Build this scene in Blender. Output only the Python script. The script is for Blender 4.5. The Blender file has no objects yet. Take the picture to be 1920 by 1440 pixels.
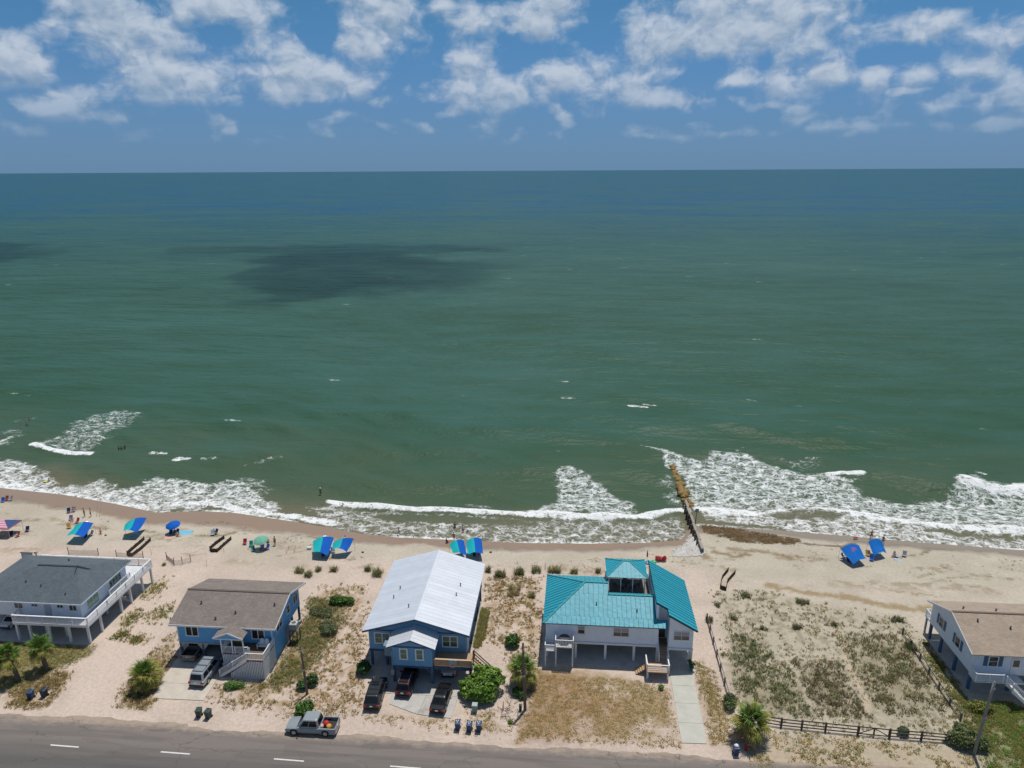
import bpy, bmesh, math, random
import numpy as np
from mathutils import Vector, Matrix
random.seed(7); RNG = np.random.default_rng(7)
SC = bpy.context.scene; COL = SC.collection

# ------------------------------------------------------------------ camera (drone, 60 m up)
F = 1331.0; PITCH = math.radians(16.75); ROLL = math.radians(-0.30); YAW = math.radians(4.75); HCAM = 60.0
FW = np.array([-math.sin(YAW)*math.cos(PITCH), math.cos(YAW)*math.cos(PITCH), -math.sin(PITCH)])
R0 = np.array([math.cos(YAW), math.sin(YAW), 0.0]); U0 = np.cross(R0, FW)
RT = math.cos(ROLL)*R0 + math.sin(ROLL)*U0; UP = -math.sin(ROLL)*R0 + math.cos(ROLL)*U0
cam = bpy.data.cameras.new("camera"); camo = bpy.data.objects.new("camera", cam); COL.objects.link(camo)
camo.matrix_world = Matrix(((RT[0], UP[0], -FW[0], 0), (RT[1], UP[1], -FW[1], 0), (RT[2], UP[2], -FW[2], HCAM), (0, 0, 0, 1)))
cam.sensor_width = 36.0; cam.lens = 36.0*F/1920.0; cam.clip_start = 0.5; cam.clip_end = 300000.0
SC.camera = camo
# ------------------------------------------------------------------ light
SUNV = Vector((0.935, 2.386, 9.0)).normalized()
SUN_EL = math.asin(SUNV.z); SUN_AZ = math.atan2(SUNV.x, SUNV.y)
sl = bpy.data.lights.new("sun", 'SUN'); sl.energy = 3.6; sl.angle = math.radians(0.55); sl.color = (1.0, 0.955, 0.88)
slo = bpy.data.objects.new("sun", sl); COL.objects.link(slo); slo.rotation_euler = SUNV.to_track_quat('Z', 'Y').to_euler()
SC.view_settings.view_transform = 'Standard'; SC.view_settings.look = 'None'; SC.view_settings.exposure = 0.0; SC.view_settings.gamma = 1.0
SC.view_settings.use_curve_mapping = False
SC.cycles.max_bounces = 8; SC.cycles.diffuse_bounces = 3; SC.cycles.glossy_bounces = 2; SC.cycles.transparent_max_bounces = 12
SC.cycles.caustics_reflective = False; SC.cycles.caustics_refractive = False

# ------------------------------------------------------------------ small node helpers
class NT:
    dim = '3D'
    def __init__(s, tree): s.t = tree
    def n(s, typ, **k):
        nd = s.t.nodes.new(typ)
        for a, b in k.items(): setattr(nd, a, b)
        return nd
    def put(s, sock, v):
        if isinstance(v, bpy.types.NodeSocket): s.t.links.new(v, sock)
        elif v is not None:
            if hasattr(sock.default_value, '__len__') and not isinstance(v, (tuple, list)): v = (v,)*len(sock.default_value)
            if hasattr(sock.default_value, '__len__') and len(sock.default_value) == 4 and len(v) == 3: v = tuple(v)+(1,)
            sock.default_value = v
    def m(s, op, a, b=None, c=None, clamp=False):
        nd = s.n('ShaderNodeMath', operation=op); nd.use_clamp = clamp
        s.put(nd.inputs[0], a)
        if b is not None: s.put(nd.inputs[1], b)
        if c is not None: s.put(nd.inputs[2], c)
        return nd.outputs[0]
    def vm(s, op, a, b=None, out=0):
        nd = s.n('ShaderNodeVectorMath', operation=op); s.put(nd.inputs[0], a)
        if b is not None: s.put(nd.inputs[1], b)
        return nd.outputs[out]
    def mix(s, fac, a, b, mode='MIX'):
        nd = s.n('ShaderNodeMix', data_type='RGBA', blend_type=mode); nd.clamp_factor = True
        s.put(nd.inputs[0], fac); s.put(nd.inputs[6], a); s.put(nd.inputs[7], b); return nd.outputs[2]
    def ss(s, x, lo, hi):
        nd = s.n('ShaderNodeMapRange', interpolation_type='SMOOTHSTEP'); s.put(nd.inputs[0], x); s.put(nd.inputs[1], lo); s.put(nd.inputs[2], hi); return nd.outputs[0]
    def noise(s, vec, scale, detail=4.0, rough=0.55, dist=0.0, out=0):
        nd = s.n('ShaderNodeTexNoise', noise_dimensions=s.dim); s.put(nd.inputs['Vector'], vec); nd.inputs['Scale'].default_value = scale
        nd.inputs['Detail'].default_value = detail; nd.inputs['Roughness'].default_value = rough; nd.inputs['Distortion'].default_value = dist
        return nd.outputs[out]
    def scale(s, vec, xyz): return s.vm('MULTIPLY', vec, xyz)

# ------------------------------------------------------------------ world: Nishita sky and a layer of fair-weather cumulus by direction
def pix_dir(x, y):
    d = FW + RT*(x-960)/F - UP*(y-720)/F; return d/np.linalg.norm(d)
W = bpy.data.worlds.new("World"); SC.world = W; W.use_nodes = True
wt = W.node_tree; wt.nodes.clear(); w = NT(wt); w.dim = '2D'
sky = w.n('ShaderNodeTexSky', sky_type='NISHITA'); sky.sun_disc = False
sky.sun_elevation = SUN_EL; sky.sun_rotation = SUN_AZ; sky.altitude = 0; sky.air_density = 1.0; sky.dust_density = 0.3; sky.ozone_density = 3.0
geo = w.n('ShaderNodeTexCoord'); dirv = geo.outputs['Generated']
sep = w.n('ShaderNodeSeparateXYZ'); wt.links.new(dirv, sep.inputs[0])
az = w.m('ARCTAN2', sep.outputs[0], sep.outputs[1]); el = w.m('ARCSINE', sep.outputs[2])
cb = w.n('ShaderNodeCombineXYZ'); w.put(cb.inputs[0], az); w.put(cb.inputs[1], el); ae = cb.outputs[0]
CLOUDS = [(165,30,70,50),(225,80,75,42),(300,112,85,42),(385,150,85,42),(300,172,95,26),(25,120,55,42),(410,18,115,26),(520,110,52,50),(580,165,105,42),(665,165,45,24),
 (715,40,75,62),(690,105,55,26),(830,18,38,24),(905,38,45,36),(1025,32,68,44),(895,122,55,38),(915,180,115,36),(1020,150,60,28),(1130,158,80,46),(1215,188,90,20),
 (1235,85,75,68),(1450,40,175,58),(1390,85,100,26),(1390,148,42,24),(1505,152,90,28),(1640,155,40,26),(1720,68,66,28),(1872,70,60,26),(1815,130,62,32),(1885,190,50,24),(1720,150,30,20),
 (430,243,20,10),(800,236,46,9),(915,236,28,13),(1112,228,28,12),(1135,262,26,9),(1630,228,60,16),(1545,236,28,12),(1770,198,28,10),(105,215,50,18),(170,192,45,14),(500,238,22,8),(260,265,30,8)]
# the field of cloud masses as rows of elevation, each a curve over azimuth
AZ0 = -YAW-0.68; AZ1 = -YAW+0.68; DR = 0.0185; ROWS = [0.252-DR*i for i in range(12)]; NPT = 110
blobs = []
for (cx, cy, rx, ry) in CLOUDS:
    d = pix_dir(cx, cy); blobs.append((math.atan2(d[0], d[1]), math.asin(d[2]), rx/F*1.05, ry/F*1.12))
def fld(a, e):
    v = -1.0
    for p, r, q, s_ in blobs:
        t = (e-r)/s_; t = t*1.25 if t < 0 else t*0.95          # flat base, billowing top
        v = max(v, 1.0-((a-p)/q)**2-t*t*(abs(t)+0.4)/1.2)
    return v
tn = w.m('DIVIDE', w.m('SUBTRACT', az, AZ0), AZ1-AZ0, clamp=True)
rows = []
for q in range(4):
    cu = w.n('ShaderNodeRGBCurve'); cc = w.n('ShaderNodeCombineColor')
    for i in range(3): w.put(cc.inputs[i], tn)
    wt.links.new(cc.outputs[0], cu.inputs[1]); mp = cu.mapping; mp.use_clip = True
    for ch in range(3):
        c = mp.curves[ch]; e = ROWS[q*3+ch]
        vals = [(fld(AZ0+(AZ1-AZ0)*i/NPT, e)+1)/2 for i in range(NPT+1)]
        c.points[0].location = (0, vals[0]); c.points[1].location = (1, vals[-1])
        for i in range(1, NPT): c.points.new(i/NPT, vals[i])
        for p in c.points: p.handle_type = 'AUTO_CLAMPED'
    mp.update(); so = w.n('ShaderNodeSeparateColor'); wt.links.new(cu.outputs[0], so.inputs[0]); rows += [so.outputs[k] for k in range(3)]
cpl = w.vm('MULTIPLY', ae, (3.2, 7.0, 0))
rest = w.m('MULTIPLY_ADD', w.noise(cpl, 1.0, 2.0), 5.0, -2.75)
outside = w.m('MAXIMUM', w.ss(w.m('ABSOLUTE', w.m('ADD', az, YAW)), 0.66, 0.80), w.ss(el, 0.225, 0.29))
lown = w.noise(w.vm('MULTIPLY', ae, (1.0, 2.2, 0)), 17.0, 1.0)
lowband = w.m('MULTIPLY', w.ss(el, 0.022, 0.045), w.m('SUBTRACT', 1.0, w.ss(el, 0.085, 0.125)))
def field_at(e):
    f = None
    for r, o in zip(ROWS, rows):
        tent = w.m('SUBTRACT', 1.0, w.m('MULTIPLY', w.m('ABSOLUTE', w.m('SUBTRACT', e, r)), 1.0/DR), clamp=True)
        f = w.m('MULTIPLY', o, tent) if f is None else w.m('MULTIPLY_ADD', o, tent, f)
    f = w.m('MULTIPLY_ADD', f, 2.0, -1.0)
    f = w.m('MAXIMUM', f, w.m('MULTIPLY_ADD', lowband, w.m('MULTIPLY_ADD', lown, 5.0, -1.95), -1.0))
    # the same kind of cloud all round the rest of the sky
    return w.m('MAXIMUM', f, w.m('MULTIPLY_ADD', outside, w.m('ADD', rest, 1.0), -1.0))
stre = w.vm('MULTIPLY', ae, (1.0, 1.35, 0))
wr = w.noise(stre, 22.0, 3.0, 0.55, out=1)
def dens_at(vec, e, det):
    v2 = w.vm('ADD', vec, w.vm('MULTIPLY', w.vm('SUBTRACT', wr, (0.5, 0.5, 0.5)), (0.030, 0.022, 0)))
    nz = w.noise(v2, 15.0, det, 0.60)
    vo = w.n('ShaderNodeTexVoronoi', feature='F1', voronoi_dimensions='2D'); w.put(vo.inputs['Vector'], v2); vo.inputs['Scale'].default_value = 34.0; vo.inputs['Detail'].default_value = 2.0; vo.inputs['Roughness'].default_value = 0.5
    puff = w.m('SUBTRACT', 0.46, vo.outputs['Distance'])
    d = w.m('MULTIPLY_ADD', w.m('SUBTRACT', nz, 0.5), 3.3, w.m('MULTIPLY', puff, 0.55))
    return w.m('ADD', d, w.m('MULTIPLY_ADD', field_at(e), 1.12, 0.02))
dens = dens_at(stre, el, 8.0)
off = 0.013
d2 = dens_at(w.vm('ADD', stre, (0.004, off*1.35, 0)), w.m('ADD', el, off), 3.0)
alpha = w.ss(dens, -0.45, 1.05)
lit = w.ss(w.m('SUBTRACT', w.m('MULTIPLY', dens, 0.95), d2), -1.0, 0.95)
ccol = w.mix(lit, (0.265, 0.365, 0.495), (0.525, 0.595, 0.690))
hz = w.ss(el, 0.010, 0.125)
alpha = w.m('MULTIPLY', alpha, w.m('MULTIPLY_ADD', hz, 0.78, 0.14))
tint = w.mix(w.ss(el, 0.0, 0.26), (0.320, 0.61, 1.16), (0.42, 0.80, 0.96))
tint = w.mix(w.ss(el, 0.30, 0.80), tint, (0.85, 0.95, 1.0))
skyc = w.mix(1.0, sky.outputs[0], tint, 'MULTIPLY')
SKYS = 0.068
skyc = w.mix(1.0, skyc, (SKYS, SKYS, SKYS), 'MULTIPLY')
skyc = w.mix(w.m('MULTIPLY_ADD', w.ss(el, 0.0, 0.20), -0.70, 0.70), skyc, (0.138, 0.252, 0.415))
fin = w.mix(alpha, skyc, ccol)
bg = w.n('ShaderNodeBackground'); w.put(bg.inputs[0], fin); bg.inputs[1].default_value = 1.0
wo = w.n('ShaderNodeOutputWorld'); wt.links.new(bg.outputs[0], wo.inputs[0])

# ------------------------------------------------------------------ layout helpers: a photo pixel to a point on the ground
def P(x, y, z=0.0):
    d = FW + RT*(x-960)/F - UP*(y-720)/F
    t = (z-HCAM)/d[2]; return np.array([d[0]*t, d[1]*t, z])
SEA = -1.5
SHX = [-400,-150,-115,-100,-88,-77,-68,-62,-50,-44,-36,-30,-19.5,-8,4,14,20,22.5,30,40,50,62,75,100,400]
SHY = [150,127.5,123.6,121.5,118.6,115.4,116.6,116.3,113.8,112.3,110.2,109.4,109.2,109.0,109.6,110.6,112.0,117.5,117.2,116.6,115.4,114.0,112.8,111.5,98]
def shore(X): return np.interp(X, SHX, SHY)
def vnoise(x, y, s, seed=0):
    """cheap value noise, vectorised"""
    x = np.asarray(x, float)*s; y = np.asarray(y, float)*s
    xi = np.floor(x).astype(np.int64); yi = np.floor(y).astype(np.int64); fx = x-xi; fy = y-yi
    fx = fx*fx*(3-2*fx); fy = fy*fy*(3-2*fy)
    def h(a, b):
        n = (a*374761393 + b*668265263 + seed*144665) & 0xffffffff
        n = ((n ^ (n >> 13))*1274126177) & 0xffffffff
        return ((n ^ (n >> 16)) & 0xffff)/65535.0
    return (h(xi, yi)*(1-fx)+h(xi+1, yi)*fx)*(1-fy)+(h(xi, yi+1)*(1-fx)+h(xi+1, yi+1)*fx)*fy
def fbm(x, y, s, o=4, seed=0):
    t = 0; a = 0.5
    for i in range(o): t = t+a*vnoise(x, y, s*2**i, seed+i*17); a *= 0.5
    return t/(1-0.5**o)
def sstep(x, a, b): t = np.clip((x-a)/(b-a), 0, 1); return t*t*(3-2*t)
def gz(X, Y):
    X = np.asarray(X, float); Y = np.asarray(Y, float)
    d = shore(X)-Y
    z = np.interp(d, [-60, -10, 0, 4, 9, 16, 24], [-6.5, -2.6, SEA, -1.05, -0.62, -0.22, 0.0])
    z = z+sstep(d, 6, 14)*sstep(Y, 92, 97)*(fbm(X, Y, 0.12, 4, 5)-0.5)*0.55
    z = z+sstep(Y, 66, 69)*(1-sstep(Y, 92, 97))*(fbm(X, Y, 0.22, 3, 9)-0.5)*0.16
    z = np.where(Y < 63.5, -0.05*sstep(63.5-Y, 0, 1.2)+z, z)
    return z
def G(x, y):
    p = P(x, y, 0)
    for i in range(5): p = P(x, y, float(gz(p[0], p[1])))
    return p
def pxpoly(pts, z=0.0, sea=False):
    return np.array([(P(x, y, SEA) if sea else (G(x, y) if z == 0.0 else P(x, y, z)))[:2] for x, y in pts])
def sdf(X, Y, poly):
    """signed distance to polygon, negative inside (metres)"""
    d = np.full(X.shape, 1e18); ins = np.zeros(X.shape, bool); n = len(poly)
    for i in range(n):
        ax, ay = poly[i]; bx_, by_ = poly[(i+1) % n]; ex, ey = bx_-ax, by_-ay
        t = np.clip(((X-ax)*ex+(Y-ay)*ey)/(ex*ex+ey*ey+1e-12), 0, 1)
        d = np.minimum(d, (X-ax-t*ex)**2+(Y-ay-t*ey)**2)
        c = ((ay > Y) != (by_ > Y)) & (X < (bx_-ax)*(Y-ay)/((by_-ay) if by_ != ay else 1e-12)+ax)
        ins ^= c
    d = np.sqrt(d); return np.where(ins, -d, d)
def linedist(X, Y, pts):
    d = np.full(X.shape, 1e18)
    for i in range(len(pts)-1):
        ax, ay = pts[i]; ex, ey = pts[i+1][0]-ax, pts[i+1][1]-ay
        t = np.clip(((X-ax)*ex+(Y-ay)*ey)/(ex*ex+ey*ey+1e-12), 0, 1)
        d = np.minimum(d, (X-ax-t*ex)**2+(Y-ay-t*ey)**2)
    return np.sqrt(d)

# ------------------------------------------------------------------ materials
def newmat(name):
    m = bpy.data.materials.new(name); m.use_nodes = True; t = m.node_tree; t.nodes.clear(); n = NT(t)
    b = n.n('ShaderNodeBsdfPrincipled'); o = n.n('ShaderNodeOutputMaterial'); t.links.new(b.outputs[0], o.inputs[0])
    return m, n, b
MATS = {}
def M(name, col=(0.5, 0.5, 0.5), rough=0.6, var=0.18, scale=2.0, metal=0.0, spec=0.4, coat=0.0, bump=0.0, bscale=30.0, orand=0.0, stretch=(1, 1, 1), dirt=None, attr=None, sheen=0.0, trans=0.0):
    if name in MATS: return MATS[name]
    m, n, b = newmat(name); tc = n.n('ShaderNodeTexCoord'); v = n.scale(tc.outputs['Object'], stretch)
    nz = n.noise(v, scale, 6.0, 0.6)
    base = col
    if attr:
        at = n.n('ShaderNodeAttribute', attribute_name=attr); base = at.outputs['Color']
    f = n.m('MULTIPLY_ADD', n.m('SUBTRACT', nz, 0.5), 2*var*1.6, 1.0)
    if orand:
        oi = n.n('ShaderNodeObjectInfo'); f = n.m('MULTIPLY', f, n.m('MULTIPLY_ADD', oi.outputs['Random'], 2*orand, 1-orand))
    cc = n.n('ShaderNodeCombineXYZ')
    for i in range(3): n.put(cc.inputs[i], f)
    c = n.mix(1.0, base, cc.outputs[0], 'MULTIPLY')
    if dirt:
        c = n.mix(n.ss(n.noise(v, scale*0.37, 5.0, 0.7), 0.5, 0.75), c, dirt)
    n.put(b.inputs['Base Color'], c); b.inputs['Roughness'].default_value = rough; b.inputs['Metallic'].default_value = metal
    b.inputs['Specular IOR Level'].default_value = spec; b.inputs['Coat Weight'].default_value = coat; b.inputs['Coat Roughness'].default_value = 0.08
    if sheen: b.inputs['Sheen Weight'].default_value = sheen
    if bump:
        bp = n.n('ShaderNodeBump'); bp.inputs['Strength'].default_value = bump; bp.inputs['Distance'].default_value = 0.05
        n.put(bp.inputs['Height'], n.noise(v, bscale, 4.0, 0.6)); n.t.links.new(bp.outputs[0], b.inputs['Normal'])
    if trans:
        tr = n.n('ShaderNodeBsdfTranslucent'); n.put(tr.inputs[0], c); mx = n.n('ShaderNodeMixShader'); mx.inputs[0].default_value = trans
        o = [x for x in n.t.nodes if x.type == 'OUTPUT_MATERIAL'][0]
        n.t.links.new(b.outputs[0], mx.inputs[1]); n.t.links.new(tr.outputs[0], mx.inputs[2]); n.t.links.new(mx.outputs[0], o.inputs[0])
    MATS[name] = m; return m

# ------------------------------------------------------------------ mesh helpers
def mesh_np(name, verts, faces, mat=None, smooth=False):
    """verts (N,3) array, faces (M,k) array of equal size polygons"""
    me = bpy.data.meshes.new(name); verts = np.asarray(verts, np.float32); faces = np.asarray(faces, np.int32); k = faces.shape[1]
    me.vertices.add(len(verts)); me.vertices.foreach_set('co', verts.ravel())
    me.loops.add(faces.size); me.loops.foreach_set('vertex_index', faces.ravel())
    me.polygons.add(len(faces)); me.polygons.foreach_set('loop_start', np.arange(0, faces.size, k, dtype=np.int32)); me.polygons.foreach_set('loop_total', np.full(len(faces), k, np.int32))
    if smooth: me.polygons.foreach_set('use_smooth', np.ones(len(faces), bool))
    me.update(calc_edges=True)
    if mat: me.materials.append(mat)
    return me
def add_obj(name, me, parent=None, loc=(0, 0, 0)):
    o = bpy.data.objects.new(name, me); COL.objects.link(o); o.location = loc
    if parent is not None: o.parent = parent
    return o
def tag(o, label=None, cat=None, group=None, kind=None):
    if label: o['label'] = label
    if cat: o['category'] = cat
    if group: o['group'] = group
    if kind: o['kind'] = kind
    return o
def thing(name, label, cat, loc=(0, 0, 0), rz=0.0, group=None):
    o = bpy.data.objects.new(name, None); COL.objects.link(o); o.location = loc; o.rotation_euler = (0, 0, rz); o.empty_display_size = 0.3
    return tag(o, label, cat, group)
def col_attr(me, cols, name='Col'):
    a = me.color_attributes.new(name, 'FLOAT_COLOR', 'POINT'); c = np.ones((len(cols), 4), np.float32); c[:, :3] = cols; a.data.foreach_set('color', c.ravel())
def f_attr(me, vals, name):
    a = me.attributes.new(name, 'FLOAT', 'POINT'); a.data.foreach_set('value', np.asarray(vals, np.float32).ravel())

class MB:
    """collects shapes; build() links them as one mesh object. org = world position of the thing's root, taken off the coordinates"""
    def __init__(s, org=(0, 0, 0)): s.v = []; s.f = []; s.org = np.array(org, float)
    def add(s, vs, fs):
        k = len(s.v); s.v += [tuple(map(float, p)) for p in vs]; s.f += [tuple(i+k for i in f) for f in fs]; return s
    def box(s, x0, x1, y0, y1, z0, z1):
        return s.add([(x0,y0,z0),(x1,y0,z0),(x1,y1,z0),(x0,y1,z0),(x0,y0,z1),(x1,y0,z1),(x1,y1,z1),(x0,y1,z1)],
                     [(3,2,1,0),(4,5,6,7),(0,1,5,4),(1,2,6,5),(2,3,7,6),(3,0,4,7)])
    def bar(s, p, q, w=0.1, h=0.1, upv=(0, 0, 1)):
        p = Vector(p); q = Vector(q); d = (q-p).normalized(); u = Vector(upv)
        if abs(d.dot(u)) > 0.98: u = Vector((0, 1, 0))
        r = d.cross(u).normalized()*(w/2); t = r.cross(d).normalized()*(h/2)
        return s.add([p-r-t, p+r-t, p+r+t, p-r+t, q-r-t, q+r-t, q+r+t, q-r+t], [(3,2,1,0),(4,5,6,7),(0,1,5,4),(1,2,6,5),(2,3,7,6),(3,0,4,7)])
    def tube(s, pts, rad, n=8, caps=True):
        pts = [Vector(p) for p in pts]; rad = rad if hasattr(rad, '__len__') else [rad]*len(pts); vs = []; fs = []; pr = None
        for i, p in enumerate(pts):
            d = (pts[min(i+1, len(pts)-1)]-pts[max(i-1, 0)]).normalized()
            u = pr if pr is not None else (Vector((0, 0, 1)) if abs(d.z) < 0.9 else Vector((1, 0, 0)))
            a = d.cross(u).normalized(); b = a.cross(d).normalized(); pr = b
            for k in range(n): t = 2*math.pi*k/n; vs.append(p+a*math.cos(t)*rad[i]+b*math.sin(t)*rad[i])
        for i in range(len(pts)-1):
            for k in range(n): fs.append((i*n+k, (i+1)*n+k, (i+1)*n+(k+1) % n, i*n+(k+1) % n))
        if caps: fs.append(tuple(range(n))); fs.append(tuple(reversed([(len(pts)-1)*n+k for k in range(n)])))
        return s.add(vs, fs)
    def slab(s, poly, th):
        """planar polygon thickened by th against its normal"""
        ps = [Vector(p) for p in poly]; nrm = Vector((0, 0, 0))
        for i in range(len(ps)): nrm += ps[i].cross(ps[(i+1) % len(ps)])
        nrm.normalize(); n = len(ps); vs = ps+[p-nrm*th for p in ps]
        return s.add(vs, [tuple(range(n)), tuple(reversed(range(n, 2*n)))]+[((i+1) % n, i, n+i, n+(i+1) % n) for i in range(n)])
    def quad(s, *p): return s.add(p, [tuple(range(len(p)))])
    def lathe(s, prof, c=(0, 0, 0), n=16):
        vs = []; fs = []
        for (r, z) in prof:
            for k in range(n): t = 2*math.pi*k/n; vs.append((c[0]+r*math.cos(t), c[1]+r*math.sin(t), c[2]+z))
        for i in range(len(prof)-1):
            for k in range(n): fs.append((i*n+k, i*n+(k+1) % n, (i+1)*n+(k+1) % n, (i+1)*n+k))
        fs.append(tuple(reversed(range(n)))); fs.append(tuple((len(prof)-1)*n+k for k in range(n)))
        return s.add(vs, fs)
    def loft(s, rings, caps=True):
        n = len(rings[0]); vs = [p for r in rings for p in r]; fs = []
        for i in range(len(rings)-1):
            for k in range(n): fs.append((i*n+k, i*n+(k+1) % n, (i+1)*n+(k+1) % n, (i+1)*n+k))
        if caps: fs.append(tuple(reversed(range(n)))); fs.append(tuple((len(rings)-1)*n+k for k in range(n)))
        return s.add(vs, fs)
    def mesh(s, name, mat, smooth=False):
        me = bpy.data.meshes.new(name); me.from_pydata([(a-s.org[0], b-s.org[1], c-s.org[2]) for a, b, c in s.v], [], s.f)
        if mat: me.materials.append(mat)
        if smooth: me.polygons.foreach_set('use_smooth', np.ones(len(me.polygons), bool))
        me.update(); return me
    def build(s, name, mat, parent=None, smooth=False, kind=None, label=None, bevel=0.0):
        o = add_obj(name, s.mesh(name, mat, smooth), parent)
        if parent is None: o.location = s.org
        if kind: o['kind'] = kind
        if label: o['label'] = label
        if bevel:
            b = o.modifiers.new('bevel', 'BEVEL'); b.width = bevel; b.segments = 2; b.limit_method = 'ANGLE'
        return o

# ------------------------------------------------------------------ the ground: one sheet, fine where it is seen
def spaced(lo, hi, step, out, k=1.22, far_lo=None, far_hi=None):
    a = list(np.arange(lo, hi+1e-6, step)); st = step; b = []; x = lo
    while x > far_lo: st *= k; x -= st; b.append(x)
    st = step; c = []; x = a[-1]
    while x < far_hi: st *= k; x += st; c.append(x)
    return np.array(b[::-1]+a+c)
gx = spaced(-128, 96, 0.34, None, far_lo=-3000, far_hi=3000); gy = spaced(61.0, 122, 0.34, None, far_lo=-2500, far_hi=200)
GX, GY = np.meshgrid(gx, gy); SHPX = GX.shape
GZ = gz(GX, GY); X = GX.ravel(); Y = GY.ravel()
nA = fbm(X, Y, 0.35, 4, 1); nB = fbm(X, Y, 1.3, 3, 2); nC = fbm(X, Y, 0.08, 4, 3); nD = fbm(X*0.35, Y, 0.55, 4, 4)
def c3(*c): return np.array(c)[None, :]
def lerp(a, b, t): return a+(b-a)*t[:, None]
SAND_PINK = (0.530, 0.432, 0.358); SAND_BEACH = (0.450, 0.405, 0.320); SAND_GREY = (0.400, 0.345, 0.270)
colr = lerp(c3(*SAND_PINK)+np.zeros((len(X), 3)), c3(*SAND_BEACH), np.clip(sstep(Y, 97, 104)*0.8+sstep(X, 17, 30)*0.7, 0, 1))
colr = colr*(0.86+0.28*nA)[:, None]
colr = lerp(colr, c3(*SAND_GREY), 0.55*sstep(nC, 0.52, 0.72)*sstep(Y, 92, 99))
# yellowish wind-streaks and old wrack on the dry beach
dS = shore(X)-Y
streak = sstep(nD, 0.53, 0.66)*sstep(dS, 7, 10)*sstep(Y, 95, 99)
colr = lerp(colr, c3(0.26, 0.20, 0.12), 0.65*streak*sstep(nB, 0.38, 0.62))
ZP = {}
ZP['lawnL'] = pxpoly([(-40,1190),(0,1193),(60,1200),(150,1208),(178,1212),(170,1228),(110,1255),(60,1282),(0,1300),(-40,1305)])
ZP['scrubL'] = pxpoly([(0,1300),(60,1282),(110,1258),(140,1262),(110,1300),(90,1325),(40,1330),(0,1325)])
ZP['palmL'] = pxpoly([(222,1325),(235,1280),(262,1245),(312,1200),(330,1185),(328,1225),(318,1260),(305,1300),(275,1332)])
ZP['yard23'] = pxpoly([(432,1278),(500,1272),(540,1212),(572,1135),(600,1100),(684,1095),(692,1140),(676,1185),(690,1250),(684,1290),(686,1335),(600,1338),(530,1338),(450,1332),(388,1308),(402,1288)])
ZP['yard23d'] = pxpoly([(528,1225),(560,1180),(585,1120),(650,1125),(640,1180),(600,1228),(570,1280),(510,1290),(480,1300),(440,1290),(505,1272)])
ZP['yard34'] = pxpoly([(912,1080),(1012,1080),(1018,1160),(1014,1240),(998,1258),(960,1272),(948,1215),(902,1195),(888,1225),(905,1110)])
ZP['green3'] = pxpoly([(886,1212),(903,1140),(918,1148),(908,1195),(896,1215)])
ZP['lawn4'] = pxpoly([(1000,1248),(1120,1256),(1212,1280),(1256,1292),(1276,1395),(1100,1392),(962,1396),(985,1310)])
ZP['lawn4r'] = pxpoly([(1304,1245),(1322,1235),(1350,1300),(1368,1350),(1362,1395),(1330,1398)])
ZP['lot'] = pxpoly([(1338,1108),(1430,1105),(1540,1130),(1690,1160),(1742,1205),(1800,1330),(1792,1388),(1440,1352),(1372,1305)])
ZP['lot_a'] = pxpoly([(1370,1200),(1420,1190),(1445,1225),(1420,1240),(1380,1230)])
ZP['lot_b'] = pxpoly([(1350,1225),(1385,1235),(1430,1270),(1490,1275),(1515,1330),(1450,1345),(1380,1310)])
ZP['lot_c'] = pxpoly([(1500,1250),(1560,1240),(1600,1290),(1612,1330),(1570,1345),(1520,1320)])
ZP['lot_d'] = pxpoly([(1590,1225),(1650,1190),(1720,1230),(1770,1310),(1720,1345),(1650,1340),(1620,1290)])
ZP['verge'] = pxpoly([(1440,1368),(1800,1398),(1840,1440),(1840,1470),(1430,1470),(1400,1412)])
ZP['lawnR'] = pxpoly([(1835,1330),(1880,1315),(1920,1335),(1990,1370),(1990,1500),(1860,1460),(1840,1410)])
ZP['h5side'] = pxpoly([(1740,1200),(1790,1290),(1850,1330),(1838,1400),(1800,1380),(1800,1330),(1745,1235)])
ZP['v7verge'] = pxpoly([(480,1340),(720,1352),(860,1375),(1000,1388),(1276,1405),(1276,1396),(960,1370),(930,1330),(690,1335),(500,1330)])
EL = [(290,1105,24,18),(300,1152,26,14),(248,1160,16,14),(228,1192,12,7),(255,1200,18,6)]
def sand_mask(name, soft=1.2, amp=2.4):
    return 1-sstep(sdf(X, Y, ZP[name])+(nB-0.5)*amp, -soft, soft*0.4)
def soil(name, c, k, soft=1.2, amp=2.4):
    global colr
    colr = lerp(colr, c3(*c), k*sand_mask(name, soft, amp))
OCH = (0.300, 0.205, 0.085); DRY = (0.300, 0.225, 0.120); OLIVE = (0.130, 0.125, 0.055)
soil('lawnL', (0.170, 0.150, 0.045), 0.85); soil('scrubL', DRY, 0.45); soil('palmL', (0.26, 0.18, 0.08), 0.65)
mk = sand_mask('yard23'); colr = lerp(colr, c3(0.33, 0.225, 0.12), 0.75*mk*sstep(nB, 0.46, 0.62)); soil('yard23d', (0.22, 0.175, 0.075), 0.7)
mk = sand_mask('yard34'); colr = lerp(colr, c3(0.33, 0.225, 0.12), 0.75*mk*sstep(nB, 0.44, 0.60)); soil('green3', (0.17, 0.17, 0.06), 0.8, 0.5, 0.8)
mk = sand_mask('lawn4'); colr = lerp(colr, c3(0.31, 0.225, 0.11), 0.85*mk*sstep(nA*0.6+nB*0.4, 0.38, 0.60)); colr = lerp(colr, c3(0.27, 0.15, 0.07), 0.6*mk*sstep(nC, 0.45, 0.62))
soil('lawn4r', OCH, 0.5); soil('green3', (0.15, 0.16, 0.05), 0.5)
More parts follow.
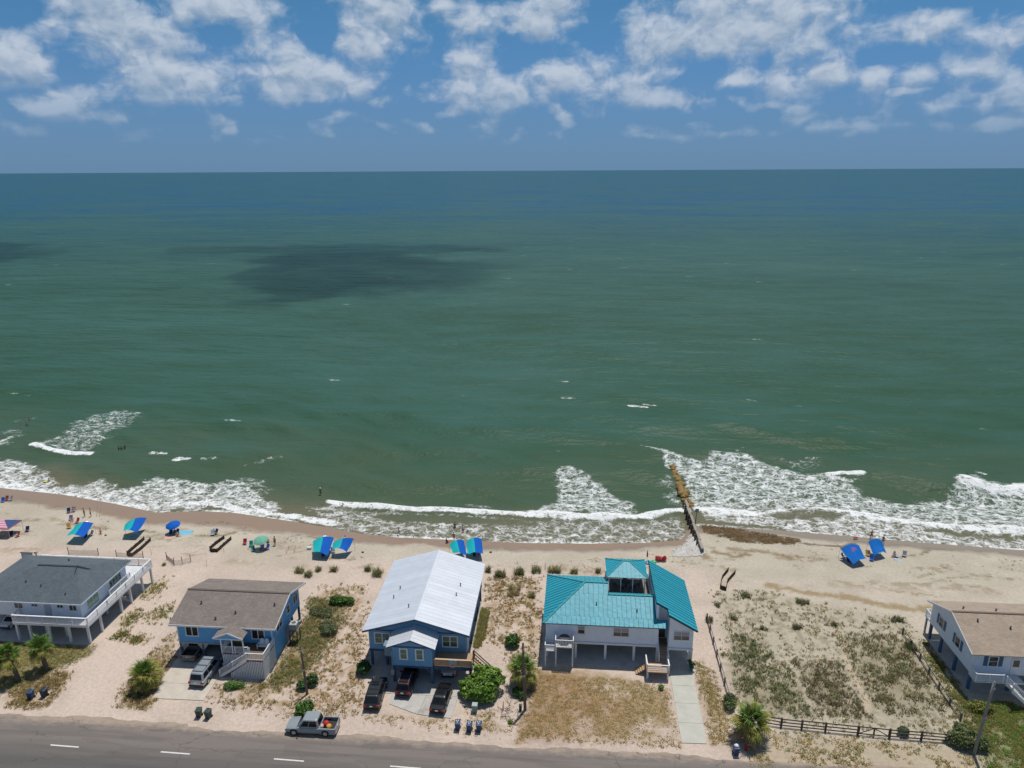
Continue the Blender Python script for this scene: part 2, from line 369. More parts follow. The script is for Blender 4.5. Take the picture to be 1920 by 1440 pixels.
mk = sand_mask('lot'); colr = lerp(colr, c3(0.40, 0.36, 0.26), 0.6*mk); colr = lerp(colr, c3(0.20, 0.165, 0.10), 0.55*mk*sstep(nB, 0.48, 0.66))
for q in ('lot_a', 'lot_b', 'lot_d'): soil(q, (0.22, 0.19, 0.11), 0.55, 2.2, 4.5)
soil('lot_c', (0.20, 0.16, 0.105), 0.6, 2.2, 4.5); soil('verge', (0.36, 0.28, 0.17), 0.5); soil('lawnR', (0.14, 0.16, 0.05), 0.8, 1.8, 4.0); soil('h5side', (0.15, 0.15, 0.06), 0.6)
mk = sand_mask('v7verge'); colr = lerp(colr, c3(0.34, 0.25, 0.13), 0.6*mk*sstep(nB, 0.45, 0.65))
for (ex, ey, er, eb) in EL:
    pc = G(ex, ey); rr = np.hypot((X-pc[0])/(er/13.0), (Y-pc[1])/(eb/6.0)); colr = lerp(colr, c3(0.27, 0.225, 0.09), 0.7*(1-sstep(rr+(nB-0.5)*1.2, 0.5, 1.1)))
# footpath through the lot
pth = [G(*p)[:2] for p in [(1562,1165),(1572,1185),(1585,1230),(1605,1280),(1625,1310),(1622,1335)]]
ld = linedist(X, Y, pth); colr = lerp(colr, c3(0.47, 0.39, 0.28), 0.85*(1-sstep(ld+(nB-0.5)*0.6, 0.25, 0.6)))
# seaweed by the groin and wrack lines on the right hand beach
wk = pxpoly([(1312,985),(1345,985),(1400,997),(1470,1008),(1500,1014),(1470,1020),(1400,1018),(1330,1000)])
colr = lerp(colr, c3(0.115, 0.075, 0.035), 0.9*(1-sstep(sdf(X, Y, wk)+(nB-0.5)*2.2, -0.6, 0.5)))
for pts, wd, c in [([(1450,1015),(1540,1022),(1580,1025),(1600,1020)], 0.35, (0.10, 0.07, 0.035)), ([(1440,1098),(1520,1112),(1590,1120),(1650,1133),(1720,1143),(1745,1140)], 0.7, (0.27, 0.195, 0.09)),
                   ([(1640,1018),(1700,1022),(1760,1030),(1800,1028)], 0.28, (0.13, 0.09, 0.05)), ([(1340,1035),(1380,1045),(1400,1040)], 0.6, (0.20, 0.14, 0.06)), ([(1306,1020),(1318,1040),(1326,1045)], 0.7, (0.22, 0.15, 0.06)),
                   ([(560,1003),(600,1010),(640,1014)], 0.16, (0.16, 0.12, 0.07)), ([(690,1007),(760,1012),(830,1016)], 0.13, (0.16, 0.12, 0.07)), ([(110,975),(150,985),(200,992)], 0.25, (0.26, 0.20, 0.11)),
                   ([(1610,1098),(1680,1108),(1760,1118)], 0.18, (0.28, 0.22, 0.13)), ([(1680,1045),(1725,1040),(1740,1033)], 0.25, (0.20, 0.15, 0.08)), ([(1370,1030),(1440,1035),(1480,1045)], 0.5, (0.24, 0.175, 0.09)),
                   ([(230,1002),(270,995),(300,998)], 0.25, (0.25, 0.19, 0.10)), ([(395,1005),(420,1003),(440,998)], 0.35, (0.22, 0.16, 0.08))]:
    lp = [G(*p)[:2] for p in pts]; ld = linedist(X, Y, lp)
    colr = lerp(colr, c3(*c), 0.8*(1-sstep(ld+(nB-0.5)*1.6, wd*0.3, wd*1.5)))
# wet sand along the water
wl = np.interp(X, [-130, -90, -60, -30, 15, 21.5, 23, 40, 90], [6.2, 6.2, 7.0, 3.6, 2.6, 2.2, 4.4, 3.0, 2.8])+(nA-0.5)*3.2
wet = 1-sstep(dS+(nB-0.5)*0.8, wl*0.72, wl)
colr = lerp(colr, lerp(c3(0.265, 0.178, 0.118)+np.zeros((len(X), 3)), c3(0.25, 0.20, 0.145), sstep(X, 18, 26)), 0.92*wet)
dk = (1-np.abs(np.clip((dS-wl*0.9)/1.1, -1, 1)))*sstep(nC, 0.30, 0.55)
colr = lerp(colr, c3(0.175, 0.15, 0.125), 0.6*dk)
# sand worn pale on the track and the drive mouths
trk = pxpoly([(120,1335),(225,1340),(232,1275),(300,1205),(325,1150),(345,1100),(300,1075),(270,1120),(215,1190),(150,1250),(130,1300)])
colr = lerp(colr, c3(0.575, 0.468, 0.39), 0.55*(1-sstep(sdf(X, Y, trk)+(nB-0.5)*1.5, -1.0, 0.6)))
# the seabed under the sea and the land behind the road
colr = np.clip(colr, 0.01, 0.9)
gme = mesh_np("ground", np.stack([X, Y, GZ.ravel()], 1), (lambda r, c: np.stack([r, r+1, r+1+SHPX[1], r+SHPX[1]], -1).reshape(-1, 4))((np.arange(SHPX[0]-1)[:, None]*SHPX[1]+np.arange(SHPX[1]-1)[None, :]), 0), None, True)
col_attr(gme, colr); f_attr(gme, wet, 'wet')
mg, n, b = newmat("sand_and_soil"); n.dim = '2D'
at = n.n('ShaderNodeAttribute', attribute_name='Col'); wa = n.n('ShaderNodeAttribute', attribute_name='wet'); tc = n.n('ShaderNodeTexCoord'); gp = tc.outputs['Object']
na = n.noise(gp, 2.4, 6.0, 0.65); nb = n.noise(gp, 9.0, 4.0, 0.7)
dryf = n.m('SUBTRACT', 1.0, n.m('MULTIPLY', wa.outputs['Fac'], 0.8))
k = n.m('ADD', 1.0, n.m('MULTIPLY', dryf, n.m('ADD', n.m('MULTIPLY_ADD', na, 0.55, -0.275), n.m('MULTIPLY_ADD', nb, 0.45, -0.225))))
cc = n.n('ShaderNodeCombineXYZ'); [n.put(cc.inputs[i], k) for i in range(3)]
n.put(b.inputs['Base Color'], n.mix(1.0, at.outputs['Color'], cc.outputs[0], 'MULTIPLY'))
n.put(b.inputs['Roughness'], n.m('MULTIPLY_ADD', wa.outputs['Fac'], -0.58, 0.95)); b.inputs['Specular IOR Level'].default_value = 0.3
bp = n.n('ShaderNodeBump'); bp.inputs['Strength'].default_value = 0.75; bp.inputs['Distance'].default_value = 0.14
n.put(bp.inputs['Height'], n.m('MULTIPLY', dryf, n.m('MULTIPLY_ADD', nb, 0.4, n.noise(gp, 1.1, 5.0, 0.65)))); n.t.links.new(bp.outputs[0], b.inputs['Normal'])
gme.materials.append(mg); ground = tag(add_obj("ground", gme), "pale sand yards and beach with dry grass and wet shoreline", kind='structure')

# ------------------------------------------------------------------ the sea
sx = spaced(-128, 98, 0.32, None, far_lo=-90000, far_hi=90000); sy = spaced(105, 205, 0.32, None, far_lo=96, far_hi=90000)
sy = sy[sy > 96]
SX, SY = np.meshgrid(sx, sy); SSH = SX.shape; X = SX.ravel(); Y = SY.ravel(); dS = Y-shore(X)
near = sstep(dS, 2, 9)*(1-sstep(Y, 165, 204))*(1-sstep(np.abs(X+15), 100, 112))
Z = np.zeros_like(X)
for i in range(22):
    lam = 1.6*1.15**i; th = -math.pi/2+RNG.normal(0, 0.33); ph = RNG.uniform(0, 6.28); kk = 2*math.pi/lam
    wob = 1.4*fbm(X, Y, 0.05, 2, 40+i)*6.28*0.35*min(1, 6/lam)
    sn = np.sin(kk*(X*math.cos(th)+Y*math.sin(th))+ph+wob); Z += (0.0070 if lam > 6 else 0.0034)*lam*(sn+0.35*sn*np.abs(sn))
Z *= near
# ------------------------------------------------------------------ foam density, laid out on the water
def spoly(pts): return pxpoly(pts, sea=True)
nA = fbm(X, Y, 0.30, 4, 61); nB = fbm(X, Y, 0.09, 3, 62); nF = fbm(X, Y*1.6, 1.1, 3, 63)
foam = np.zeros_like(X)
def fpoly(pts, k, soft=2.6, amp=6.5):
    global foam
    s = sdf(X, Y, spoly(pts))+(nA-0.5)*amp
    foam = np.maximum(foam, k*(1-sstep(s, -soft, soft*0.6)))
def fline(pts, k, wd, amp=1.0, hgt=0.0):
    global foam, Z
    ld = linedist(X, Y, [P(x, y, SEA)[:2] for x, y in pts]); foam = np.maximum(foam, k*(1-sstep(ld+(nA-0.5)*amp*2, wd*0.35, wd)))
    if hgt: Z = Z+hgt*np.exp(-(ld/1.5)**2)
def fcut(pts, k, soft=1.5, amp=3.0):
    global foam
    s = sdf(X, Y, spoly(pts))+(nA-0.5)*amp
    foam = foam*(1-k*(1-sstep(s, -soft, soft*0.6)))
# left surf
fpoly([(-60,845),(0,855),(70,862),(110,902),(190,900),(250,905),(300,888),(330,893),(420,900),(480,905),(510,920),(520,945),(620,985),(480,975),(380,960),(250,970),(120,950),(0,930),(-60,930)], 0.76)
fline([(0,908),(60,918),(130,932),(200,946),(262,955)], 0.95, 2.2); fline([(330,945),(375,942),(430,952),(500,962),(560,970),(625,981)], 0.95, 1.6)
fpoly([(60,832),(120,805),(168,772),(240,765),(268,772),(250,792),(205,825),(165,852),(90,850)], 0.62, 3.2, 7.0)
fline([(64,834),(95,845),(130,849),(168,850)], 1.0, 1.8, 0.6, 0.5); fpoly([(0,800),(40,795),(60,812),(20,835),(0,838)], 0.55)
fline([(0,828),(15,822)], 0.9, 2.5); fline([(18,735),(50,742)], 0.6, 1.6); fline([(35,790),(70,783)], 0.55, 1.5); fline([(285,850),(312,853)], 0.75, 1.0); fline([(330,862),(350,861)], 0.9, 1.4); fline([(380,861),(430,862)], 0.55, 0.8); fline([(425,791),(450,794)], 0.7, 1.0); fline([(460,872),(525,860)], 0.5, 1.0)
fpoly([(420,905),(450,885),(520,890),(520,930)], 0.55)
# middle
fline([(618,941),(680,946),(760,953),(850,957),(930,962),(1000,968),(1100,974),(1190,974),(1285,958)], 1.0, 2.0, 0.7, 0.45)
fpoly([(560,950),(620,945),(800,960),(1000,972),(1190,978),(1288,965),(1292,1012),(1200,1032),(1000,1034),(850,1032),(700,1016),(620,994)], 0.64, 1.6, 3.0)
fpoly([(600,905),(680,890),(720,905),(700,925),(620,925)], 0.30, 3, 4)
fcut([(690,965),(800,966),(1000,980),(1020,986),(900,984),(740,978)], 0.55, 0.7, 1.2)
fpoly([(1030,873),(1075,873),(1118,895),(1160,925),(1205,950),(1200,975),(990,968),(1045,925),(1040,895)], 0.72, 1.6, 4.0); fline([(880,945),(920,950)], 0.6, 1.2)
# around and right of the groin
fpoly([(1203,832),(1230,838),(1262,853),(1310,862),(1335,845),(1395,850),(1440,872),(1500,885),(1560,890),(1620,897),(1660,915),(1740,925),(1830,885),(1850,905),(1930,915),(1990,930),(1990,1065),(1880,1048),(1760,1034),(1640,1024),(1520,1008),(1400,988),(1310,972),(1285,935),(1270,900),(1240,862)], 0.73, 1.6, 4.0)
fpoly([(1240,890),(1262,880),(1280,930),(1285,955),(1245,945)], 0.62); fpoly([(1330,832),(1400,825),(1440,855),(1350,860)], 0.42, 3, 5); fpoly([(1450,865),(1555,850),(1560,885),(1500,890)], 0.50, 2, 4)
fline([(1556,895),(1580,892),(1612,893)], 1.0, 1.8, 0.5, 0.5); fline([(1808,905),(1850,918),(1890,924),(1925,916)], 1.0, 3.2, 0.6, 0.5); fline([(1830,886),(1845,890)], 0.8, 1.6)
fline([(1310,955),(1400,962),(1470,960),(1560,958),(1640,970),(1740,985),(1850,998),(1925,1000)], 0.98, 2.0, 1.2, 0.3)
fcut([(1585,905),(1640,897),(1700,900),(1790,900),(1780,925),(1700,940),(1630,930)], 0.72); fcut([(1430,962),(1500,955),(1600,963),(1560,972),(1460,972)], 0.45, 0.8, 1.2); fcut([(1700,985),(1850,1003),(1925,1008),(1925,1016),(1800,1008)], 0.35, 0.7, 1.2)
for (a, b_, r, k) in [(1196,760,1.6,.85),(1218,757,1.2,.75),(345,657,1.1,.6),(390,659,.9,.6),(120,527,1.6,.7),(985,688,.9,.6),(1605,728,1.2,.6),(850,725,.8,.6),(1280,700,.8,.5),(1845,805,1.0,.55),(705,835,.7,.5),(1040,840,.8,.5),(875,743,.8,.55),(540,720,.7,.5),(1750,735,.8,.6),(1410,750,.9,.55),(1500,760,.9,.5)]:
    fline([(a-9*r, b_-1), (a+9*r, b_+1)], k, 1.0*r, 0.5)
# the thin edge of the swash
foam = np.maximum(foam, 0.86*(1-sstep(dS, 0.2, 1.2+nA))*(0.55+0.45*sstep(nB, 0.35, 0.6)))
foam *= (1-sstep(Y, 196, 206))
shal = 1-sstep(dS+(nB-0.5)*8, 1.0, 15.0); silt = 1-sstep(dS+(nB-0.5)*26, 14, 62)
sme = mesh_np("sea", np.stack([X, Y, SEA+Z], 1), (lambda r: np.stack([r, r+1, r+1+SSH[1], r+SSH[1]], -1).reshape(-1, 4))((np.arange(SSH[0]-1)[:, None]*SSH[1]+np.arange(SSH[1]-1)[None, :])), None, True)
f_attr(sme, foam, 'foam'); f_attr(sme, shal, 'shallow'); f_attr(sme, silt, 'silt')
ms, n, b = newmat("sea_water"); n.dim = '2D'
tc = n.n('ShaderNodeTexCoord'); gp = tc.outputs['Object']; sp = n.n('ShaderNodeSeparateXYZ'); n.put(sp.inputs[0], gp)
fa = n.n('ShaderNodeAttribute', attribute_name='foam').outputs['Fac']; sa = n.n('ShaderNodeAttribute', attribute_name='shallow').outputs['Fac']; si = n.n('ShaderNodeAttribute', attribute_name='silt').outputs['Fac']
big = n.noise(n.scale(gp, (0.004, 0.012, 1)), 1.0, 4.0, 0.6); med = n.noise(n.scale(gp, (0.03, 0.09, 1)), 1.0, 5.0, 0.6)
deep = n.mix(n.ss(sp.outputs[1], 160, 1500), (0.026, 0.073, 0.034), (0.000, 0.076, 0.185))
deep = n.mix(n.m('MULTIPLY_ADD', n.m('ADD', big, med), 1.5, -1.0), deep, (0.040, 0.108, 0.082))
wc = n.mix(n.m('MULTIPLY', si, 0.85), deep, (0.058, 0.092, 0.050)); wc = n.mix(n.m('MULTIPLY', sa, 0.85), wc, (0.150, 0.135, 0.085))
wv = n.vm('ADD', gp, n.vm('MULTIPLY', n.vm('SUBTRACT', n.noise(gp, 0.55, 4.0, 0.6, 0.0, 1), (0.5, 0.5, 0.5)), (2.6, 2.6, 0)))
def web(scale, lo, hi):
    vo = n.n('ShaderNodeTexVoronoi', feature='DISTANCE_TO_EDGE', voronoi_dimensions='2D'); n.put(vo.inputs['Vector'], n.scale(wv, (0.75, 1.0, 0))); vo.inputs['Scale'].default_value = scale
    return n.m('SUBTRACT', 1.0, n.ss(vo.outputs['Distance'], lo, hi))
webs = n.m('MAXIMUM', web(0.55, 0.0, 0.20), n.m('MULTIPLY', web(1.5, 0.0, 0.30), 0.85))
fn = n.noise(n.scale(wv, (0.6, 1.0, 0)), 0.8, 6.0, 0.65)
pat = n.m('ADD', n.m('MULTIPLY', webs, 0.42), n.m('MULTIPLY_ADD', fn, 1.5, -0.75))
fm = n.ss(n.m('ADD', n.m('MULTIPLY_ADD', fa, 1.35, -1.16), pat), -0.24, 0.50)
fm = n.m('MULTIPLY', fm, n.ss(fa, 0.03, 0.25))
# small whitecaps farther out
vo = n.n('ShaderNodeTexVoronoi', feature='F1', voronoi_dimensions='2D'); n.put(vo.inputs['Vector'], n.scale(gp, (0.028, 0.085, 0))); vo.inputs['Scale'].default_value = 1.0
hs = n.n('ShaderNodeSeparateColor'); n.put(hs.inputs[0], vo.outputs['Color'])
cap = n.m('MULTIPLY', n.m('SUBTRACT', 1.0, n.ss(n.m('ADD', vo.outputs['Distance'], n.m('MULTIPLY', n.noise(gp, 0.9, 3.0), 0.22)), 0.115, 0.17)), n.m('GREATER_THAN', hs.outputs[0], 0.955))
cap = n.m('MULTIPLY', cap, n.m('MULTIPLY', n.ss(sp.outputs[1], 150, 200), 0.45))
fm = n.m('MAXIMUM', fm, cap)
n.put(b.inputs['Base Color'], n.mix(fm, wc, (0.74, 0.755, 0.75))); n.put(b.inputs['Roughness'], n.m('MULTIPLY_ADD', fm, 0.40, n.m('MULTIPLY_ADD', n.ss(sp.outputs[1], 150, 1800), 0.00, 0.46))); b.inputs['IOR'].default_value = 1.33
n.put(b.inputs['Specular IOR Level'], n.m('MULTIPLY_ADD', fm, -0.10, 0.24))
h1 = n.noise(n.scale(gp, (0.55, 1.0, 1)), 1.5, 2.0, 0.6); h2 = n.noise(n.scale(gp, (0.35, 1.0, 1)), 0.34, 3.0, 0.55); h3 = n.noise(n.scale(gp, (0.3, 1.0, 1)), 0.075, 2.0, 0.5)
farf = n.ss(sp.outputs[1], 150, 260)
hh = n.m('ADD', n.m('MULTIPLY', h1, 0.18), n.m('ADD', n.m('MULTIPLY', h2, n.m('MULTIPLY_ADD', farf, 0.95, 0.60)), n.m('MULTIPLY', h3, n.m('MULTIPLY', farf, 3.4))))
bp = n.n('ShaderNodeBump'); bp.inputs['Strength'].default_value = 0.85; bp.inputs['Distance'].default_value = 1.0; n.put(bp.inputs['Height'], hh); n.t.links.new(bp.outputs[0], b.inputs['Normal'])
sme.materials.append(ms); sea = tag(add_obj("sea", sme), "green sea with breaking surf and open water to the horizon", kind='structure')

# ------------------------------------------------------------------ road with its markings
def edge_noise(x): return 0.35*math.sin(x*0.21)+0.25*math.sin(x*0.57+1)+0.15*math.sin(x*1.7+2)+0.1*math.sin(x*4.1)
xs = np.concatenate([np.linspace(-900, -90, 40), np.arange(-89.6, 70, 0.4), np.linspace(70.5, 900, 40)])
rv = []; rf = []
for i, x in enumerate(xs):
    ye = 62.45+0.55*edge_noise(x)+(0.35 if x < -42 else 0)
    rv += [(x, 44.0, 0.012), (x, 55.0, 0.06), (x, 59.5, 0.045), (x, ye, 0.012)]
    if i:
        for k in range(3): a = (i-1)*4+k; rf.append((a, a+4, a+5, a+1))
rme = bpy.data.meshes.new("road"); rme.from_pydata(rv, [], rf)
mr, n, b = newmat("asphalt"); n.dim = '2D'
tc = n.n('ShaderNodeTexCoord'); gp = tc.outputs['Object']; sp = n.n('ShaderNodeSeparateXYZ'); n.put(sp.inputs[0], gp)
lane = n.m('SUBTRACT', n.ss(n.m('ADD', sp.outputs[1], n.m('MULTIPLY', n.noise(n.scale(gp, (0.15, 1, 1)), 0.8, 4), 1.6)), 57.2, 61.0), 0.0)
base = n.mix(lane, (0.118, 0.110, 0.104), (0.190, 0.165, 0.148))
wheel = n.noise(n.scale(gp, (0.04, 1.3, 1)), 1.0, 3.0)
base = n.mix(n.m('MULTIPLY', n.ss(wheel, 0.45, 0.7), 0.35), base, (0.085, 0.080, 0.078))
stain = n.ss(n.noise(gp, 1.1, 5.0, 0.75), 0.66, 0.74); base = n.mix(n.m('MULTIPLY', stain, 0.6), base, (0.06, 0.055, 0.05))
sandy = n.ss(n.m('ADD', n.m('MULTIPLY_ADD', n.noise(n.scale(gp, (0.5, 1, 1)), 1.6, 5.0, 0.7), 2.2, -1.1), sp.outputs[1]), 61.2, 62.8); base = n.mix(n.m('MULTIPLY', sandy, 0.7), base, (0.42, 0.33, 0.25))
cv = n.n('ShaderNodeTexVoronoi', feature='DISTANCE_TO_EDGE', voronoi_dimensions='2D'); n.put(cv.inputs['Vector'], n.vm('ADD', n.scale(gp, (0.16, 0.30, 1)), n.vm('MULTIPLY', n.noise(gp, 0.6, 4.0, 0.6, 0.0, 1), (0.5, 0.5, 0)))); cv.inputs['Scale'].default_value = 1.0
crk = n.m('MULTIPLY', n.m('SUBTRACT', 1.0, n.ss(cv.outputs['Distance'], 0.004, 0.013)), n.ss(n.noise(gp, 0.12, 2.0), 0.42, 0.60)); base = n.mix(n.m('MULTIPLY', crk, 0.65), base, (0.05, 0.047, 0.045))
ptc = n.n('ShaderNodeTexVoronoi', feature='F1', distance='CHEBYCHEV', voronoi_dimensions='2D'); n.put(ptc.inputs['Vector'], n.scale(gp, (0.045, 0.30, 1))); ps_ = n.n('ShaderNodeSeparateColor'); n.put(ps_.inputs[0], ptc.outputs['Color']); base = n.mix(n.m('MULTIPLY', n.m('GREATER_THAN', ps_.outputs[0], 0.72), 0.16), base, (0.075, 0.07, 0.068))
gr = n.noise(gp, 14.0, 3.0, 0.8); base = n.mix(1.0, base, n.mix(gr, (0.72, 0.72, 0.72), (1.28, 1.28, 1.28)), 'MULTIPLY')
n.put(b.inputs['Base Color'], base); b.inputs['Roughness'].default_value = 0.9; b.inputs['Specular IOR Level'].default_value = 0.25
rme.materials.append(mr); rme.update(); road = tag(add_obj("road", rme), "two lane grey asphalt road with sandy edge", kind='structure')
PAINT = M('road_paint', (0.66, 0.65, 0.62), 0.7, 0.15, 3.0, dirt=(0.45, 0.43, 0.40))
for i, x in enumerate((-68.4, -54.1, -41.5, -28.9, -16.3, -3.7, 8.9, 21.5)):
    m = MB((0, 0, 0)); z = 0.056
    m.slab([(x-1.65, 58.58, z), (x+1.65, 58.52, z), (x+1.65, 58.68, z), (x-1.65, 58.74, z)], 0.004); m.build("lane_dash", PAINT, road)
YEL = M('yellow_paint', (0.55, 0.30, 0.04), 0.7, 0.2, 3.0)
for yy in (55.0, 54.7): m = MB(); m.slab([(-200, yy, 0.066), (200, yy, 0.066), (200, yy+0.12, 0.066), (-200, yy+0.12, 0.066)], 0.004); m.build("centre_line", YEL, road)

CONC = M('concrete', (0.52, 0.465, 0.395), 0.85, 0.16, 0.9, dirt=(0.37, 0.32, 0.26), bump=0.15, bscale=20)
CONCD = M('concrete_grey', (0.45, 0.43, 0.40), 0.85, 0.16, 0.9, dirt=(0.30, 0.27, 0.23), bump=0.15, bscale=20)
CONCG = M('concrete_pale', (0.47, 0.46, 0.40), 0.85, 0.14, 0.7, dirt=(0.38, 0.36, 0.30), bump=0.1, bscale=20)
def slabs(label, polys, mat, name="driveway"):
    r = bpy.data.objects.new(name, None); COL.objects.link(r); r.location = (polys[0][0][0], polys[0][0][1], 0); tag(r, label, kind='structure')
    for p in polys:
        m = MB(r.location); m.slab([(x, y, 0.075) for x, y in p], 0.22); m.build("concrete_slab", mat, r)
    return r
def strips(x0, x1, ys): return [[(x0, a+0.015), (x1, a+0.015), (x1, b_-0.015), (x0, b_-0.015)] for a, b_ in zip(ys[:-1], ys[1:])]
slabs("long pale concrete driveway beside the teal roofed house", [[(13.05, 64.2), (15.75, 64.3), (15.85, 67.2), (13.1, 67.2)], [(13.1, 67.23), (15.85, 67.23), (15.9, 70.3), (13.15, 70.3)], [(13.15, 70.33), (15.9, 70.33), (15.95, 73.3), (13.2, 73.3)], [(13.2, 73.33), (15.95, 73.33), (16.2, 76.0), (13.2, 75.7)]], CONCG)
slabs("concrete driveway in front of the brown roofed blue house", [[(-48.6, 66.4), (-42.4, 66.5), (-42.5, 69.2), (-49.2, 69.0)], [(-49.2, 69.03), (-42.5, 69.23), (-42.6, 72.0), (-49.4, 72.0)], [(-49.4, 72.03), (-42.6, 72.03), (-42.6, 79.5), (-49.4, 79.5)]], CONC)
slabs("concrete parking pad beneath the white roofed blue house", [[(-20.3, 67.6), (-16.6, 66.2), (-16.2, 69.3), (-20.5, 69.3)], [(-16.57, 66.2), (-12.7, 65.9), (-12.4, 69.3), (-16.17, 69.3)], [(-21.8, 69.33), (-12.2, 69.33), (-12.0, 74.0), (-22.0, 74.0)], [(-24.4, 74.03), (-12.0, 74.03), (-12.0, 89.4), (-24.4, 89.4)]], CONCD, "parking_pad")

# ------------------------------------------------------------------ houses
WHITE = M('white_paint', (0.74, 0.75, 0.76), 0.55, 0.06, 1.5)
WHITED = M('white_weathered', (0.62, 0.63, 0.64), 0.7, 0.14, 2.0, dirt=(0.45, 0.44, 0.42))
GLASS = M('window_glass', (0.025, 0.03, 0.035), 0.06, 0.3, 0.7, spec=0.6)
GLASSG = M('window_glass_green', (0.045, 0.13, 0.085), 0.08, 0.25, 0.9, spec=0.6)
BLIND = M('window_blind', (0.33, 0.34, 0.35), 0.4, 0.1, 2.0)
DARK = M('dark_grey', (0.10, 0.10, 0.10), 0.8, 0.1)  # plain dark grey for vent pipes, fan grille and board cap
def siding(name, col, horiz=True, pitch=0.18):
    m, n, b = newmat(name); tc = n.n('ShaderNodeTexCoord'); sp = n.n('ShaderNodeSeparateXYZ'); n.put(sp.inputs[0], tc.outputs['Object'])
    c = sp.outputs[2] if horiz else n.m('ADD', sp.outputs[0], sp.outputs[1])
    fr = n.m('FRACT', n.m('DIVIDE', c, pitch)); nz = n.noise(tc.outputs['Object'], 1.4, 5.0, 0.6)
    k = n.m('MULTIPLY_ADD', nz, 0.28, 0.86); cc = n.n('ShaderNodeCombineXYZ'); [n.put(cc.inputs[i], k) for i in range(3)]
    n.put(b.inputs['Base Color'], n.mix(1.0, col, cc.outputs[0], 'MULTIPLY')); b.inputs['Roughness'].default_value = 0.6
    bp = n.n('ShaderNodeBump'); bp.inputs['Strength'].default_value = 0.8; bp.inputs['Distance'].default_value = 0.02
    n.put(bp.inputs['Height'], fr if horiz else n.ss(fr, 0.0, 0.15)); n.t.links.new(bp.outputs[0], b.inputs['Normal'])
    MATS[name] = m; return m
def shingle(name, col, col2):
    m, n, b = newmat(name); tc = n.n('ShaderNodeTexCoord'); v = tc.outputs['Object']
    br = n.n('ShaderNodeTexBrick'); n.put(br.inputs['Vector'], v); br.offset = 0.5
    br.inputs['Scale'].default_value = 1.0; br.inputs['Brick Width'].default_value = 0.32; br.inputs['Row Height'].default_value = 0.16; br.inputs['Mortar Size'].default_value = 0.008
    br.inputs['Color1'].default_value = tuple(col)+(1,); br.inputs['Color2'].default_value = tuple(col2)+(1,); br.inputs['Mortar'].default_value = tuple(x*0.55 for x in col)+(1,)
    k = n.m('MULTIPLY_ADD', n.noise(v, 0.8, 5.0, 0.65), 0.6, 0.7); cc = n.n('ShaderNodeCombineXYZ'); [n.put(cc.inputs[i], k) for i in range(3)]
    n.put(b.inputs['Base Color'], n.mix(1.0, br.outputs['Color'], cc.outputs[0], 'MULTIPLY')); b.inputs['Roughness'].default_value = 0.92; b.inputs['Specular IOR Level'].default_value = 0.2
    bp = n.n('ShaderNodeBump'); bp.inputs['Strength'].default_value = 0.5; bp.inputs['Distance'].default_value = 0.02; n.put(bp.inputs['Height'], n.noise(v, 9.0, 3.0, 0.7)); n.t.links.new(bp.outputs[0], b.inputs['Normal'])
    MATS[name] = m; return m
SID_W = siding('white_siding', (0.73, 0.82, 0.92)); SID_W2 = siding('pale_siding', (0.71, 0.80, 0.90)); SID_G = siding('grey_siding', (0.64, 0.72, 0.82))
SID_B2 = siding('blue_siding', (0.110, 0.400, 0.740)); SID_B3 = siding('blue_board_siding', (0.130, 0.340, 0.540), False, 0.3)
SH_BROWN = shingle('brown_shingle', (0.245, 0.21, 0.185), (0.195, 0.165, 0.145)); SH_GREY = shingle('slate_shingle', (0.120, 0.145, 0.165), (0.095, 0.117, 0.137)); SH_TAN = shingle('tan_shingle', (0.39, 0.315, 0.245), (0.33, 0.265, 0.205))
BLUEP = M('blue_post_paint', (0.055, 0.120, 0.215), 0.6, 0.15, 2.0); BLUET = M('dark_blue_trim', (0.035, 0.075, 0.14), 0.55, 0.1)
WOODT = M('tan_deck_wood', (0.42, 0.27, 0.16), 0.75, 0.2, 2.0, stretch=(1, 6, 1)); WOODB = M('brown_deck_wood', (0.165, 0.115, 0.08), 0.8, 0.22, 2.0, stretch=(1, 6, 1)); WOODG = M('grey_weathered_wood', (0.225, 0.19, 0.16), 0.85, 0.25, 2.5, stretch=(1, 1, 4))
WOODD = M('dark_stained_wood', (0.060, 0.047, 0.040), 0.8, 0.25, 2.0)
def metal_roof(name, col, rough, osc=0.0):
    m, n, b = newmat(name); tc = n.n('ShaderNodeTexCoord'); v = tc.outputs['Object']; oi = n.n('ShaderNodeObjectInfo')
    k = n.m('MULTIPLY', n.m('MULTIPLY_ADD', n.noise(v, 0.7, 5.0, 0.6), 0.22, 0.89), n.m('MULTIPLY_ADD', oi.outputs['Random'], 0.10, 0.95)); cc = n.n('ShaderNodeCombineXYZ'); [n.put(cc.inputs[i], k) for i in range(3)]
    n.put(b.inputs['Base Color'], n.mix(1.0, col, cc.outputs[0], 'MULTIPLY')); b.inputs['Roughness'].default_value = rough; b.inputs['Specular IOR Level'].default_value = 0.32
    b.inputs['Coat Weight'].default_value = 0.0; b.inputs['Coat Roughness'].default_value = 0.22
    if osc:   # oil-canning: the sheets buckle between the seams
        bp = n.n('ShaderNodeBump'); bp.inputs['Strength'].default_value = osc; bp.inputs['Distance'].default_value = 0.05; n.put(bp.inputs['Height'], n.noise(n.scale(v, (1.7, 1.7, 1.7)), 1.0, 1.0)); n.t.links.new(bp.outputs[0], b.inputs['Normal'])
    MATS[name] = m; return m
TEAL = metal_roof('teal_metal_roof', (0.030, 0.300, 0.385), 0.45, 0.6); WMET = metal_roof('white_metal_roof', (0.76, 0.785, 0.82), 0.42); WMET.node_tree.nodes['Principled BSDF'].inputs['Metallic'].default_value = 0.42

